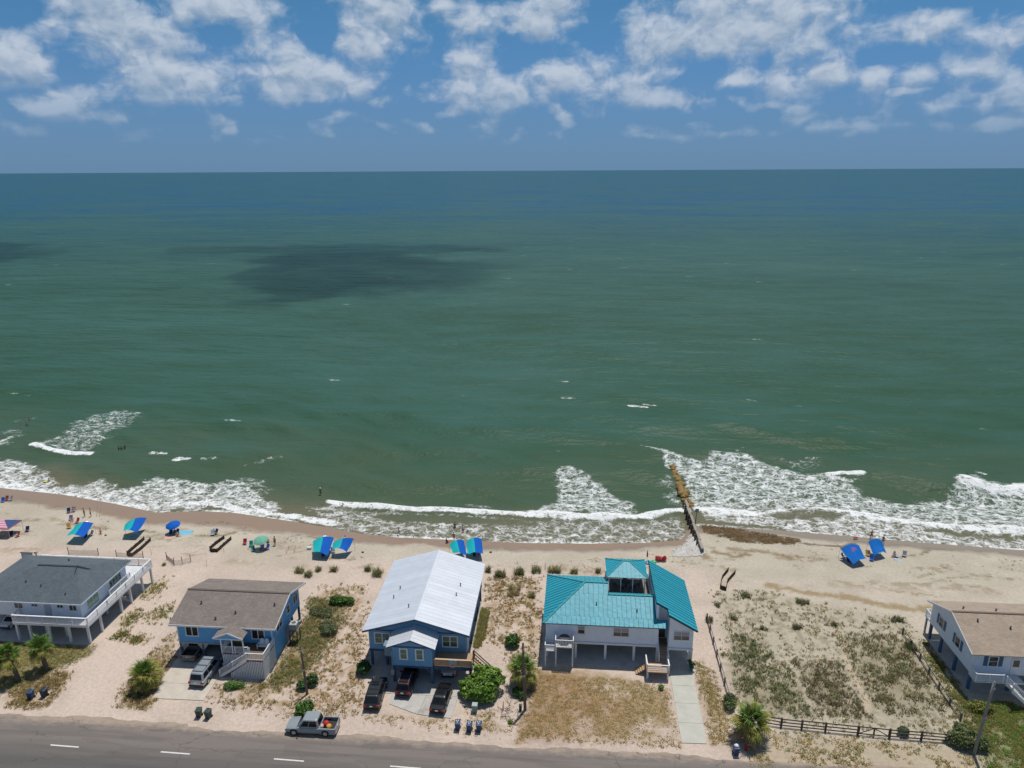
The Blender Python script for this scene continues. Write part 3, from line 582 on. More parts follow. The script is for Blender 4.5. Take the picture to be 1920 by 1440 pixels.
def clip_strip(poly, a, b_):
    def cut(ps, k, keep):
        out = []
        for i in range(len(ps)):
            p, q = ps[i], ps[(i+1) % len(ps)]; ip = keep(p[0]); iq = keep(q[0])
            if ip: out.append(p)
            if ip != iq: t = (k-p[0])/(q[0]-p[0]); out.append((k, p[1]+t*(q[1]-p[1])))
        return out
    ps = cut(poly, a, lambda u: u >= a)
    return cut(ps, b_, lambda u: u <= b_) if ps else []
def roof_panels(roof, org, poly, pitch, mat, rib=0.05, ribw=0.05, name="roof_panel", lift=0.012, gap=0.006):
    """cut a sloping roof face into standing-seam sheets, each an object with its own raised seam"""
    ps = [Vector(p) for p in poly]; nr = Vector((0, 0, 0))
    for i in range(len(ps)): nr += ps[i].cross(ps[(i+1) % len(ps)])
    nr.normalize(); nr = nr if nr.z > 0 else -nr
    e1 = Vector((0, 0, 1)).cross(nr).normalized(); e2 = nr.cross(e1); o = ps[0]
    p2 = [((p-o).dot(e1), (p-o).dot(e2)) for p in ps]; u0 = min(p[0] for p in p2); u1 = max(p[0] for p in p2)
    nn = max(1, round((u1-u0)/pitch)); st = (u1-u0)/nn
    for i in range(nn):
        a = u0+i*st; c = clip_strip(p2, a+gap, a+st-gap)
        if len(c) < 3: continue
        W3 = lambda u, v, h: o+e1*u+e2*v+nr*h
        area = sum(c[k][0]*c[(k+1) % len(c)][1]-c[(k+1) % len(c)][0]*c[k][1] for k in range(len(c)))
        if area < 0: c = c[::-1]
        m = MB(org); m.slab([W3(u, v, lift+0.012) for u, v in c], 0.012)
        e = clip_strip(p2, a, a+ribw)
        if len(e) >= 3:
            vs = [v for u, v in e]; m.bar(W3(a+ribw/2+0.006, min(vs)+0.02, lift+rib/2), W3(a+ribw/2+0.006, max(vs)-0.02, lift+rib/2), ribw, rib, nr)
        m.build(name, mat, roof)
def window(par, org, c, w, h, axis='y', sgn=-1, n=1, frame=None, glass=None, fw=0.09, mun=True, name="window", rows=2):
    """c = centre on the wall face; axis/sgn = the way the wall faces"""
    frame = frame or WHITE; glass = glass or GLASS; m = MB(org)
    def bx(a0, a1, z0, z1, d0, d1):
        if axis == 'y':
            y0, y1 = sorted((c[1]+sgn*d0, c[1]+sgn*d1)); return (c[0]+a0, c[0]+a1, y0, y1, c[2]+z0, c[2]+z1)
        x0, x1 = sorted((c[0]+sgn*d0, c[0]+sgn*d1)); return (x0, x1, c[1]+a0, c[1]+a1, c[2]+z0, c[2]+z1)
    m.box(*bx(-w/2-fw, w/2+fw, h/2, h/2+fw, 0.0, 0.07)); m.box(*bx(-w/2-fw-0.04, w/2+fw+0.04, -h/2-fw, -h/2, 0.0, 0.10))
    m.box(*bx(-w/2-fw, -w/2, -h/2, h/2, 0.0, 0.068)); m.box(*bx(w/2, w/2+fw, -h/2, h/2, 0.0, 0.068))
    for i in range(1, n): x = -w/2+w*i/n; m.box(*bx(x-fw*0.45, x+fw*0.45, -h/2, h/2, 0.0, 0.064))
    f = m.build(name, frame, par)
    for i in range(n):
        a = -w/2+w*i/n+(fw*0.46 if i else 0.003); b_ = -w/2+w*(i+1)/n-(fw*0.46 if i < n-1 else 0.003)
        for r in range(rows):
            z0 = -h/2+h*r/rows+(0.02 if r else 0.003); z1 = -h/2+h*(r+1)/rows-(0.02 if r < rows-1 else 0.003)
            mm = MB(org); mm.box(*bx(a, b_, z0, z1, 0.005, 0.025)); mm.build("pane", glass if isinstance(glass, bpy.types.Material) else glass[r % len(glass)], f)
        if rows > 1: mm = MB(org); mm.box(*bx(a, b_, -h/2+h/rows-0.02, -h/2+h/rows+0.02, 0.004, 0.045)); mm.build("meeting_rail", frame, f)
    return f
def railing(par, org, pts, z, h, mat, name="railing", step=0.14, post=0.11, bal=0.04, top=0.1, horizontal=False, panel=False, posts=True, z2=None):
    """rail round a deck: top rail and newel posts are meshes of their own, the thin balusters one"""
    zz = [z]*len(pts) if z2 is None else z2
    r = MB(org); bl = MB(org)
    for i in range(len(pts)-1):
        (x0, y0), (x1, y1) = pts[i], pts[i+1]; L = math.hypot(x1-x0, y1-y0)
        r.bar((x0, y0, zz[i]+h), (x1, y1, zz[i+1]+h), top, 0.05)
        if horizontal:
            for k in range(1, 4): bl.bar((x0, y0, zz[i]+h*k/4), (x1, y1, zz[i+1]+h*k/4), 0.03, 0.12)
        else:
            bl.bar((x0, y0, zz[i]+0.12), (x1, y1, zz[i+1]+0.12), 0.04, 0.05)
            for k in range(1, int(L/step)):
                t = k*step/L; q = (x0+(x1-x0)*t, y0+(y1-y0)*t); zb = zz[i]+(zz[i+1]-zz[i])*t; bl.bar((q[0], q[1], zb+0.14), (q[0], q[1], zb+h-0.025), bal, bal)
    ro = r.build(name, mat, par); bl.build("balusters", mat, ro, kind='stuff')
    if posts:
        for i in range(len(pts)-1):
            (x0, y0), (x1, y1) = pts[i], pts[i+1]; L = math.hypot(x1-x0, y1-y0); nn = max(1, round(L/2.0))
            for k in range(nn+(1 if i == len(pts)-2 else 0)):
                t = k/nn; q = (x0+(x1-x0)*t, y0+(y1-y0)*t); zb = zz[i]+(zz[i+1]-zz[i])*t
                m = MB(org); m.box(q[0]-post/2, q[0]+post/2, q[1]-post/2, q[1]+post/2, zb-0.1, zb+h+0.06); m.build("newel_post", mat, ro)
    return ro
def posts(par, org, pts, z1, mat, w=0.28, name="post", z0=-0.3):
    for (x, y) in pts: m = MB(org); m.box(x-w/2, x+w/2, y-w/2, y+w/2, z0, z1); m.build(name, mat, par)
def gable_roof_y(par, org, x0, x1, y0, y1, ze, zr, mat, th=0.16, xr=None, name="roof"):
    """ridge along y"""
    xr = (x0+x1)/2 if xr is None else xr; m = MB(org)
    m.slab([(x0, y0, ze), (xr, y0, zr), (xr, y1, zr), (x0, y1, ze)], th); m.slab([(xr, y0, zr), (x1, y0, ze), (x1, y1, ze), (xr, y1, zr)], th)
    return m.build(name, mat, par)
def gable_roof_x(par, org, x0, x1, y0, y1, ze, zr, mat, th=0.16, yr=None, name="roof"):
    yr = (y0+y1)/2 if yr is None else yr; m = MB(org)
    m.slab([(x0, y0, ze), (x1, y0, ze), (x1, yr, zr), (x0, yr, zr)], th); m.slab([(x0, yr, zr), (x1, yr, zr), (x1, y1, ze), (x0, y1, ze)], th)
    return m.build(name, mat, par)
def vent_pipe(par, org, x, y, z, h=0.35, r=0.06, mat=None):
    m = MB(org); m.lathe([(r*2.2, 0), (r*1.2, 0.06), (r, 0.08), (r, h), (r*1.5, h), (r*1.5, h+0.08)], (x, y, z), 10); m.build("vent_pipe", mat or DARK, par)

# ---- white-roofed blue house
o3 = (-18.2, 82.0, 0.0); h3 = thing("raised_beach_house", "blue board house on pilings with long white metal gable roof", "house", o3)
X0, X1, Y0, Y1 = -24.3, -12.0, 74.2, 89.4; ZF, ZE, ZR = 2.5, 5.5, 7.45; XR = -18.18
m = MB(o3); zw = lambda x: 5.6+(7.6-5.6)*(1-abs(x-XR)/6.67)-0.2
m.loft([[(X0, y, ZF), (X1, y, ZF), (X1, y, zw(X1)), (XR, y, zw(XR)), (X0, y, zw(X0))] for y in (Y0, Y1)]); w3 = m.build("wall", SID_B3, h3)
m = MB(o3); m.box(X0-0.03, X1+0.03, Y0-0.04, Y1+0.03, ZF-0.28, ZF-0.001); m.build("floor_beam", BLUET, h3)
r3 = gable_roof_y(h3, o3, -24.85, -11.5, 73.4, 90.0, 5.6, 7.6, BLUET, 0.18)
roof_panels(r3, o3, [(-24.85, 73.4, 5.6), (XR, 73.4, 7.6), (XR, 90.0, 7.6), (-24.85, 90.0, 5.6)], 0.72, WMET, 0.016, 0.035)
roof_panels(r3, o3, [(XR, 73.4, 7.6), (-11.5, 73.4, 5.6), (-11.5, 90.0, 5.6), (XR, 90.0, 7.6)], 0.72, WMET, 0.016, 0.035)
m = MB(o3); m.slab([(XR-0.22, 73.36, 7.575), (XR, 73.36, 7.66), (XR, 90.04, 7.66), (XR-0.22, 90.04, 7.575)], 0.02); m.slab([(XR, 73.36, 7.66), (XR+0.22, 73.36, 7.575), (XR+0.22, 90.04, 7.575), (XR, 90.04, 7.66)], 0.02); m.build("ridge_cap", WMET, r3)
for (x, y) in [(-22.3, 79.5), (-21.9, 81.5), (-14.0, 83.0), (-14.2, 80.6), (-19.6, 76.5)]: vent_pipe(r3, o3, x, y, 7.6-abs(x-XR)*0.3)
for s in (-1, 1):
    m = MB(o3); m.bar((XR, 73.36, 7.5), (XR+s*6.67, 73.36, 5.5), 0.06, 0.22); m.build("gable_trim", BLUET, h3)
m = MB(o3); m.bar((X0, Y0-0.03, 5.28), (X1, Y0-0.03, 5.28), 0.05, 0.14); m.build("gable_trim", BLUET, h3)
BX0, BX1, BY = -20.65, -15.75, 71.4; bxr = -18.3; zb = lambda x: 5.2+(6.35-5.2)*(1-abs(x-bxr)/3.0)-0.16
m = MB(o3); m.loft([[(BX0, y, ZF-0.05), (BX1, y, ZF-0.05), (BX1, y, zb(BX1)), (bxr, y, zb(bxr)), (BX0, y, zb(BX0))] for y in (BY, Y0+0.2)]); m.build("front_room", SID_B3, h3)
rb = gable_roof_y(h3, o3, -21.3, -15.3, 71.0, 74.3, 5.2, 6.35, BLUET, 0.14, bxr, "porch_roof")
roof_panels(rb, o3, [(-21.3, 71.0, 5.2), (bxr, 71.0, 6.35), (bxr, 74.3, 6.35), (-21.3, 74.3, 5.2)], 0.72, WMET, 0.03, 0.05)
roof_panels(rb, o3, [(bxr, 71.0, 6.35), (-15.3, 71.0, 5.2), (-15.3, 74.3, 5.2), (bxr, 74.3, 6.35)], 0.72, WMET, 0.03, 0.05)
m = MB(o3); m.bar((BX0-0.02, BY-0.03, 5.12), (BX1+0.02, BY-0.03, 5.12), 0.05, 0.12); m.build("gable_trim", BLUET, h3)
m = MB(o3); m.box(BX0-0.03, BX1+0.03, BY-0.05, BY+0.2, ZF-0.3, ZF-0.051); m.build("floor_beam", BLUET, h3)
GB = (GLASSG, M('window_blind_green', (0.10, 0.20, 0.16), 0.2, 0.2, 1.0))
window(h3, o3, (-22.6, Y0, 4.15), 1.75, 1.35, n=2, glass=GB, fw=0.13); window(h3, o3, (-14.05, Y0, 4.1), 1.75, 1.4, n=2, glass=GB, fw=0.13)
window(h3, o3, (-19.25, BY, 4.15), 0.75, 1.3, glass=GB, fw=0.15); window(h3, o3, (-17.3, BY, 4.15), 0.75, 1.3, glass=GB, fw=0.15)
for yy in (78.0, 82.0, 86.0): window(h3, o3, (X1, yy, 4.2), 1.1, 1.3, 'x', 1, glass=GB, fw=0.11)
posts(h3, o3, [(-24.1, 74.4), (-24.1, 79.4), (-24.1, 84.4), (-24.1, 89.2), (-20.5, 79.4), (-20.5, 84.4), (-20.5, 89.2), (-15.9, 79.4), (-15.9, 84.4), (-15.9, 89.2), (-12.2, 74.4), (-12.2, 79.4), (-12.2, 84.4), (-12.2, 89.2), (BX0+0.1, BY+0.1), (BX1-0.1, BY+0.1), (-22.2, 74.45), (-11.2, 71.75)], ZF-0.29, BLUEP, 0.3)
m = MB(o3); m.bar((BX0+0.1, BY+0.1, 1.4), (BX0+0.9, BY+0.1, ZF-0.3), 0.1, 0.12); m.build("brace", BLUEP, h3); m = MB(o3); m.bar((BX1-0.1, BY+0.1, 1.4), (BX1-0.9, BY+0.1, ZF-0.3), 0.1, 0.12); m.build("brace", BLUEP, h3)
m = MB(o3); m.box(-24.2, -12.1, 86.0, 86.1, 0.05, ZF-0.3); m.build("screen_wall", BLUET, h3)
CLOS = M('blue_grey_box', (0.16, 0.24, 0.31), 0.6, 0.12); m = MB(o3); m.box(-21.75, -20.68, 71.9, 73.2, 3.3, 4.75); m.box(-21.85, -20.68, 71.8, 73.3, 4.751, 4.83); m.build("utility_closet", CLOS, h3, bevel=0.02)
GREYM = M('grey_metal_box', (0.36, 0.38, 0.38), 0.5, 0.12, metal=0.2); m = MB(o3); m.box(-20.85, -20.45, 71.05, 71.24, 1.3, 2.0); m.box(-20.68, -20.62, 71.12, 71.18, 2.0, 4.6); m.build("meter_box", GREYM, h3)
m = MB(o3); m.box(-15.73, -11.0, 71.55, 74.15, ZF-0.08, ZF+0.05); dk3 = m.build("deck", WOODT, h3)
m = MB(o3); m.box(-15.73, -11.0, 71.47, 71.55, ZF-0.42, ZF+0.04); m.box(-11.0, -10.92, 71.47, 74.2, ZF-0.42, ZF+0.04); m.build("deck_fascia", BLUET, dk3)
m = MB(o3)
m.box(-15.6, -11.05, 71.53, 71.58, ZF+0.1, ZF+0.98); m.build("rail_boards", WOODT, dk3)
m = MB(o3); m.box(-15.7, -10.95, 71.42, 71.66, ZF+1.0, ZF+1.06); m.build("cap_rail", M('pale_cap_rail', (0.50, 0.37, 0.25), 0.8, 0.15, stretch=(1, 6, 1)), dk3)
posts(dk3, o3, [(-15.6, 71.62), (-11.05, 71.62), (-11.05, 73.3)], ZF+1.1, WOODB, 0.12, "newel_post", ZF-0.1)
m = MB(o3); m.box(-13.75, -12.75, 71.33, 71.41, ZF+0.3, ZF+1.1); m.build("basketball_backboard", M('backboard_grey', (0.30, 0.36, 0.36), 0.4, 0.15), dk3)
m = MB(o3); m.tube([(-13.25+0.23*math.cos(t), 71.05+0.23*math.sin(t), ZF+0.42) for t in np.linspace(0, 6.2832, 13)], 0.02, 6); m.build("hoop", M('orange_hoop', (0.5, 0.12, 0.03), 0.5), dk3)
for i in range(9):
    m = MB(o3); m.box(-10.9+i*0.27, -10.62+i*0.27, 72.4, 73.4, ZF-0.04-i*0.27, ZF+0.01-i*0.27); m.build("stair_tread", WOODT, h3)
for yy in (72.36, 73.44):
    m = MB(o3); m.bar((-10.95, yy, ZF+0.98), (-8.5, yy, 1.0), 0.07, 0.12); m.bar((-10.95, yy, ZF+0.55), (-8.5, yy, 0.6), 0.05, 0.12); m.bar((-10.95, yy, ZF-0.12), (-8.45, yy, 0.02), 0.05, 0.24); m.bar((-8.55, yy, -0.1), (-8.55, yy, 1.1), 0.1, 0.1); m.bar((-10.95, yy, ZF), (-10.95, yy, ZF+1.15), 0.1, 0.1); m.build("stair_rail", WOODB, h3)
m = MB(o3); m.box(-12.0, -11.93, 74.6, 75.6, ZF+0.02, ZF+2.1); m.build("door", WHITED, h3)

TEALD = M('dark_teal_underlay', (0.006, 0.075, 0.09), 0.7, 0.1)
# ---- teal-roofed white house
o4 = (7.0, 82.5, 0.0); h4 = thing("raised_beach_house", "white house on posts with teal standing seam roof and rooftop gazebo", "house", o4)
m = MB(o4); m.box(-2.3, 11.85, 77.5, 87.6, 2.5, 5.28); m.build("wall", SID_W, h4)
m = MB(o4)
zs = lambda x: 5.4+0.588*(16.4-x)
m.loft([[(13.1, y, 2.45), (16.1, y, 2.45), (16.1, y, zs(16.1)-0.2), (13.1, y, zs(13.1)-0.2)] for y in (77.2, 79.2)])
m.loft([[(11.87, y, 2.45), (16.1, y, 2.45), (16.1, y, zs(16.1)-0.2), (11.87, y, zs(11.87)-0.2)] for y in (79.21, 87.8)]); m.build("wing_wall", SID_W2, h4)
m = MB(o4); m.slab([(11.5, 78.1, zs(11.5)), (12.9, 78.1, zs(12.9)), (12.9, 76.75, zs(12.9)), (16.55, 76.75, zs(16.55)), (16.55, 88.3, zs(16.55)), (11.5, 88.3, zs(11.5))], 0.2); rw = m.build("wing_roof", TEALD, h4)
roof_panels(rw, o4, [(11.5, 78.1, zs(11.5)), (12.9, 78.1, zs(12.9)), (16.55, 78.1, zs(16.55)), (16.55, 88.3, zs(16.55)), (11.5, 88.3, zs(11.5))], 0.6, TEAL, 0.075, 0.05, gap=0.022)
roof_panels(rw, o4, [(12.9, 76.75, zs(12.9)), (16.55, 76.75, zs(16.55)), (16.55, 78.09, zs(16.55)), (12.9, 78.09, zs(12.9))], 0.6, TEAL, 0.075, 0.05, gap=0.022)
ye0, zeav = 76.95, 5.4; sl4 = 0.464; zf = lambda y: zeav+(y-ye0)*sl4
yr, yl = 82.55, 81.0; zr_, zl_ = zf(yr), zf(yl)
A = (-2.65, ye0, zeav); Bc = (2.67, yr, zr_); Cc = (5.68, yr, zr_); D = (5.68, yl, zl_); E_ = (11.48, yl, zl_); F_ = (11.48, 78.05, zf(78.05)); G_ = (12.9, 78.05, zf(78.05)); H_ = (12.9, ye0, zeav); BL = (-2.5, 88.15, zeav); BR_ = (5.68, 88.15, zeav)
m = MB(o4); m.slab([A, H_, G_, F_, E_, D, Cc, Bc], 0.16); m.slab([A, Bc, BL], 0.16); m.slab([Bc, Cc, BR_, BL], 0.16); m.slab([D, E_, (11.48, 82.6, zl_-0.75), (5.68, 82.6, zl_-0.75)], 0.12); rm = m.build("roof", TEALD, h4)
roof_panels(rm, o4, [A, H_, (12.9, 78.03, zf(78.03)), (11.49, 78.03, zf(78.03)), (5.68, 78.03, zf(78.03)), (2.67, 78.03, zf(78.03)), (-1.62, 78.03, zf(78.03))], 0.6, TEAL, 0.075, 0.05, gap=0.022)
roof_panels(rm, o4, [(-1.62, 78.04, zf(78.04)), (11.47, 78.04, zf(78.04)), E_, D, (2.67-1.47, yl, zl_)], 0.6, TEAL, 0.075, 0.05, gap=0.022)
roof_panels(rm, o4, [(1.2, yl+0.01, zf(yl+0.01)), (5.67, yl+0.01, zf(yl+0.01)), Cc, Bc], 0.6, TEAL, 0.075, 0.05, gap=0.022)
roof_panels(rm, o4, [A, Bc, BL], 0.6, TEAL, 0.075, 0.05, gap=0.022); roof_panels(rm, o4, [Bc, Cc, BR_, BL], 0.6, TEAL, 0.075, 0.05, gap=0.022)
roof_panels(rm, o4, [D, E_, (11.48, 82.6, zl_-0.75), (5.68, 82.6, zl_-0.75)], 0.6, TEAL, 0.075, 0.05, gap=0.022)
TEALC = M('teal_ridge_metal', (0.06, 0.30, 0.33), 0.3, 0.06, coat=0.4)
for a, b_ in [(A, Bc), (BL, Bc), (Bc, Cc), (D, E_)]: m = MB(o4); m.bar(Vector(a)+Vector((0, 0, 0.07)), Vector(b_)+Vector((0, 0, 0.07)), 0.24, 0.04); m.build("ridge_cap", TEALC, rm)
m = MB(o4); m.bar((5.7, yl, zl_+0.3), (5.7, yr+0.1, zr_-0.12), 0.03, 0.7); m.build("roof_step", WHITED, rm)
for (x, y) in [(4.1, 79.6), (9.2, 78.9)]: vent_pipe(rm, o4, x, y, zf(y), 0.3)
m = MB(o4); m.box(11.55, 11.86, 78.2, 87.7, 5.2, zs(11.7)-0.25); m.build("wing_side_wall", SID_W, h4)
window(h4, o4, (2.2, 77.5, 4.3), 0.8, 1.05, glass=(GLASS, BLIND), fw=0.06); window(h4, o4, (7.2, 77.5, 4.2), 1.85, 1.1, n=2, glass=(M('window_tan', (0.16, 0.125, 0.10), 0.15, 0.2), BLIND), fw=0.06); window(h4, o4, (14.65, 77.2, 4.3), 1.85, 1.15, n=2, glass=(MATS['window_tan'], BLIND), fw=0.06)
m = MB(o4); m.box(11.9, 13.05, 79.1, 79.2, 2.5, 5.3); m.build("entry_wall", SID_W, h4); m = MB(o4); m.box(12.1, 12.9, 79.02, 79.09, 2.62, 4.7); m.build("door", M('dark_door', (0.05, 0.045, 0.045), 0.4), h4)
m = MB(o4); m.box(11.87, 13.09, 77.5, 79.0, 2.4, 2.55); m.build("porch_floor", WOODB, h4)
posts(h4, o4, [(-2.15, 77.6), (1.55, 77.6), (5.3, 77.6), (8.9, 77.6), (11.8, 77.6), (16.0, 77.35), (-2.15, 82.5), (1.55, 82.5), (5.3, 82.5), (8.9, 82.5), (-2.15, 87.4), (1.55, 87.4), (5.3, 87.4), (8.9, 87.4), (16.0, 82.5), (16.0, 87.5)], 2.49, WHITE, 0.3)
m = MB(o4); m.box(-2.35, 11.9, 77.35, 77.49, 2.3, 2.56); m.build("floor_beam", WHITE, h4); m = MB(o4); m.box(13.05, 16.15, 77.05, 77.19, 2.25, 2.5); m.build("floor_beam", WHITE, h4)
m = MB(o4); m.box(-2.6, 16.1, 76.3, 88.0, -0.2, 0.09); m.build("floor_slab", CONCD, h4)
m = MB(o4); m.box(-2.3, 12.5, 86.6, 86.75, 0.1, 2.45); m.box(-2.3, -2.2, 80.0, 86.6, 0.1, 2.45); m.build("ground_floor_wall", M('grey_stucco', (0.30, 0.29, 0.28), 0.9, 0.15), h4)
m = MB(o4); m.box(-1.0, 1.2, 75.6, 77.34, 2.85, 2.98); sd = m.build("side_deck", WHITED, h4); railing(sd, o4, [(-1.0, 77.3), (-1.0, 75.65), (1.2, 75.65), (1.2, 77.3)], 2.98, 0.98, WHITE, step=0.2, bal=0.09)
m = MB(o4); m.box(-2.35, -1.05, 75.7, 77.34, 2.2, 2.32); sd2 = m.build("side_landing", WHITED, h4); railing(sd2, o4, [(-1.05, 75.75), (-2.3, 75.75), (-2.3, 77.3)], 2.3, 0.8, WHITE, horizontal=True)
posts(h4, o4, [(-2.25, 75.8), (-0.95, 75.75), (1.15, 75.75)], 2.84, WHITE, 0.18)
m = MB(o4); m.lathe([(0.62, 0), (0.66, 0.03), (0.62, 0.06)], (0.1, 76.6, 3.7), 14); m.bar((0.1, 76.6, 2.98), (0.1, 76.6, 3.7), 0.08, 0.08); tb = m.build("patio_table", M('dark_table', (0.07, 0.075, 0.085), 0.4), None); tb.name = "patio_table"; tag(tb, "dark round patio table on the white picket side deck", "table")
# entry stairs
m = MB(o4); m.box(10.2, 12.95, 74.15, 76.1, 1.0, 1.12); ld4 = m.build("stair_landing", WOODT, h4); railing(ld4, o4, [(10.25, 76.0), (10.25, 74.2), (12.9, 74.2), (12.9, 76.1)], 1.12, 1.0, WHITE, horizontal=True, top=0.14)
posts(h4, o4, [(10.35, 74.3), (12.8, 74.3), (10.35, 75.95)], 1.0, WHITE, 0.2)
for i in range(8):
    m = MB(o4); m.box(11.95, 13.0, 76.12+i*0.30, 76.42+i*0.30, 1.24+i*0.175, 1.29+i*0.175); m.build("stair_tread", WOODT, h4)
for xx in (11.9, 13.06):
    m = MB(o4); m.bar((xx, 76.1, 2.1), (xx, 78.4, 3.5), 0.10, 0.08); m.bar((xx, 76.1, 1.1), (xx, 78.5, 2.5), 0.06, 0.26); m.bar((xx, 76.15, 1.0), (xx, 76.15, 2.2), 0.12, 0.12); m.bar((xx, 77.3, 1.7), (xx, 77.3, 2.85), 0.08, 0.08); m.build("stair_rail", WHITE, h4)
for i in range(5):
    m = MB(o4); m.box(9.0+i*0.25, 9.27+i*0.25, 74.9, 76.0, 0.15+i*0.19, 0.2+i*0.19); m.build("stair_tread", WOODT, h4)
# gazebo on the roof deck
m = MB(o4); m.box(5.6, 11.5, 82.4, 88.9, 4.9, 5.32); m.build("roof_deck", WOODG, h4)
gx0, gx1, gy0, gy1 = 5.9, 10.65, 84.35, 88.4
posts(h4, o4, [(gx0, gy0), ((gx0*2+gx1)/3, gy0), ((gx0+gx1*2)/3, gy0), (gx1, gy0), (gx0, gy1), (gx1, gy1)], 7.95, WHITE, 0.13, "gazebo_post", 5.3)
m = MB(o4)
for (a, b_, c, d) in [(gx0-0.06, gx1+0.06, gy0-0.06, gy0+0.06), (gx0-0.06, gx1+0.06, gy1-0.06, gy1+0.06), (gx0-0.06, gx0+0.06, gy0+0.07, gy1-0.07), (gx1-0.06, gx1+0.06, gy0+0.07, gy1-0.07)]: m.box(a, b_, c, d, 7.75, 7.96)
m.build("gazebo_beam", WHITE, h4)
ga, gb, gc, gd = (5.55, 83.95, 8.0), (11.0, 83.95, 8.0), (11.0, 88.75, 8.0), (5.55, 88.75, 8.0); gp1, gp2 = (7.9, 86.35, 9.1), (8.65, 86.35, 9.1)
m = MB(o4); m.slab([ga, gb, gp2, gp1], 0.1); m.slab([gb, gc, gp2], 0.1); m.slab([gc, gd, gp1, gp2], 0.1); m.slab([gd, ga, gp1], 0.1); gr_ = m.build("gazebo_roof", TEALD, h4)
for f in ([ga, gb, gp2, gp1], [gb, gc, gp2], [gc, gd, gp1, gp2], [gd, ga, gp1]): roof_panels(gr_, o4, f, 0.55, TEAL, 0.045, 0.045)
for a, b_ in [(ga, gp1), (gb, gp2), (gc, gp2), (gd, gp1), (gp1, gp2)]: m = MB(o4); m.bar(Vector(a)+Vector((0, 0, 0.06)), Vector(b_)+Vector((0, 0, 0.06)), 0.16, 0.04); m.build("ridge_cap", TEALC, gr_)
railing(h4, o4, [(5.7, 84.2), (5.7, 88.8), (11.4, 88.8), (11.4, 82.7), (10.7, 82.7)], 5.3, 1.0, WHITE, step=0.18)

# ---- brown-roofed blue house
o2 = (-43.0, 78.0, 0.0); h2 = thing("raised_beach_house", "bright blue house with brown shingle roof and white front stairs", "house", o2)
X0, X1, Y0, Y1 = -49.2, -36.75, 74.0, 83.2; ZF = 2.2; yr2 = 78.5
zg = lambda y: 5.4+(7.1-5.4)*(1-abs(y-yr2)/5.3)-0.2
m = MB(o2); m.loft([[(x, Y0, ZF), (x, Y0, zg(Y0)), (x, yr2, zg(yr2)), (x, Y1, zg(Y1)), (x, Y1, ZF)] for x in (X0, X1)]); m.build("wall", SID_B2, h2)
r2 = gable_roof_x(h2, o2, -49.75, -35.85, 73.2, 83.75, 5.4, 7.1, SH_BROWN, 0.14, yr2)
m = MB(o2); m.bar((-49.75, yr2, 7.12), (-35.85, yr2, 7.12), 0.34, 0.05); m.build("ridge_cap", M('ridge_brown', (0.13, 0.105, 0.09), 0.9), r2)
m = MB(o2); m.box(-49.75, -35.85, 73.14, 73.19, 5.16, 5.4); m.build("fascia", WHITE, h2)
for s in (-1, 1):
    m = MB(o2); m.bar((-35.83, yr2, 7.0), (-35.83, yr2+s*5.27, 5.32), 0.05, 0.24); m.build("rake_board", WHITE, h2)
for (x, y) in [(-46.9, 76.4), (-37.2, 76.6), (-44.0, 74.2), (-41.8, 75.2)]: vent_pipe(r2, o2, x, y, zg(y)+0.2, 0.28, 0.08)
window(h2, o2, (-47.25, Y0, 4.0), 1.5, 1.3, n=2, rows=1, fw=0.12); window(h2, o2, (-38.55, Y0, 4.0), 1.5, 1.3, n=2, rows=1, fw=0.12)
window(h2, o2, (X1, 76.2, 4.1), 1.7, 1.4, 'x', 1, n=2, rows=1, fw=0.10); window(h2, o2, (X1, 79.3, 4.1), 0.8, 1.0, 'x', 1, n=1, rows=2, fw=0.1); window(h2, o2, (X1, 81.8, 4.1), 1.3, 1.2, 'x', 1, n=2, rows=1, fw=0.1)
m = MB(o2); m.box(X1-0.1, X1+0.03, Y0-0.03, Y0+0.1, ZF, 5.2); m.build("corner_board", WHITE, h2); m = MB(o2); m.box(X0-0.03, X0+0.1, Y0-0.03, Y0+0.1, ZF, 5.2); m.build("corner_board", WHITE, h2)
GREYB = M('pale_brace_board', (0.42, 0.40, 0.38), 0.8, 0.15)
for (a, b_) in [(-49.15, -46.15), (-46.0, -42.4)]:
    m = MB(o2); y = 73.98; m.slab([(a, y, ZF+0.06), (a, y, 1.15), (a+0.75, y, ZF-0.02)], 0.05); m.slab([(b_, y, 1.15), (b_, y, ZF+0.06), (b_-0.75, y, ZF-0.02)], 0.05); m.build("corner_brace", GREYB, h2)
m = MB(o2); m.box(X0, -42.4, 73.93, 73.99, ZF-0.06, ZF+0.12); m.build("floor_beam", GREYB, h2)
posts(h2, o2, [(-49.05, 74.1), (-46.07, 74.1), (-42.5, 74.1), (-49.05, 78.6), (-46.07, 78.6), (-49.05, 83.0), (-46.07, 83.0), (-42.5, 83.0), (-36.9, 83.0), (-36.9, 80.5)], ZF-0.001, BLUEP, 0.26)
m = MB(o2); m.box(-42.35, X1, 74.1, 77.8, -0.2, ZF-0.001); m.build("ground_enclosure", SID_B2, h2); m = MB(o2); m.box(-49.1, -42.36, 79.5, 79.6, -0.1, ZF-0.001); m.build("carport_back_wall", M('dark_wall', (0.05, 0.06, 0.075), 0.8), h2)
ZD = 2.65
m = MB(o2); m.box(-42.35, -36.55, 71.75, 73.96, ZD-0.12, ZD); m.box(-38.75, -36.55, 70.66, 71.749, ZD-0.12, ZD); dk = m.build("porch_deck", WOODB, h2)
railing(dk, o2, [(-42.3, 73.9), (-42.3, 71.8), (-39.0, 71.8)], ZD, 0.98, WHITE, step=0.16, bal=0.05); railing(dk, o2, [(-38.75, 70.7), (-36.55, 70.7), (-36.55, 73.9)], ZD, 0.98, WHITE, step=0.16, bal=0.05)
m = MB(o2)
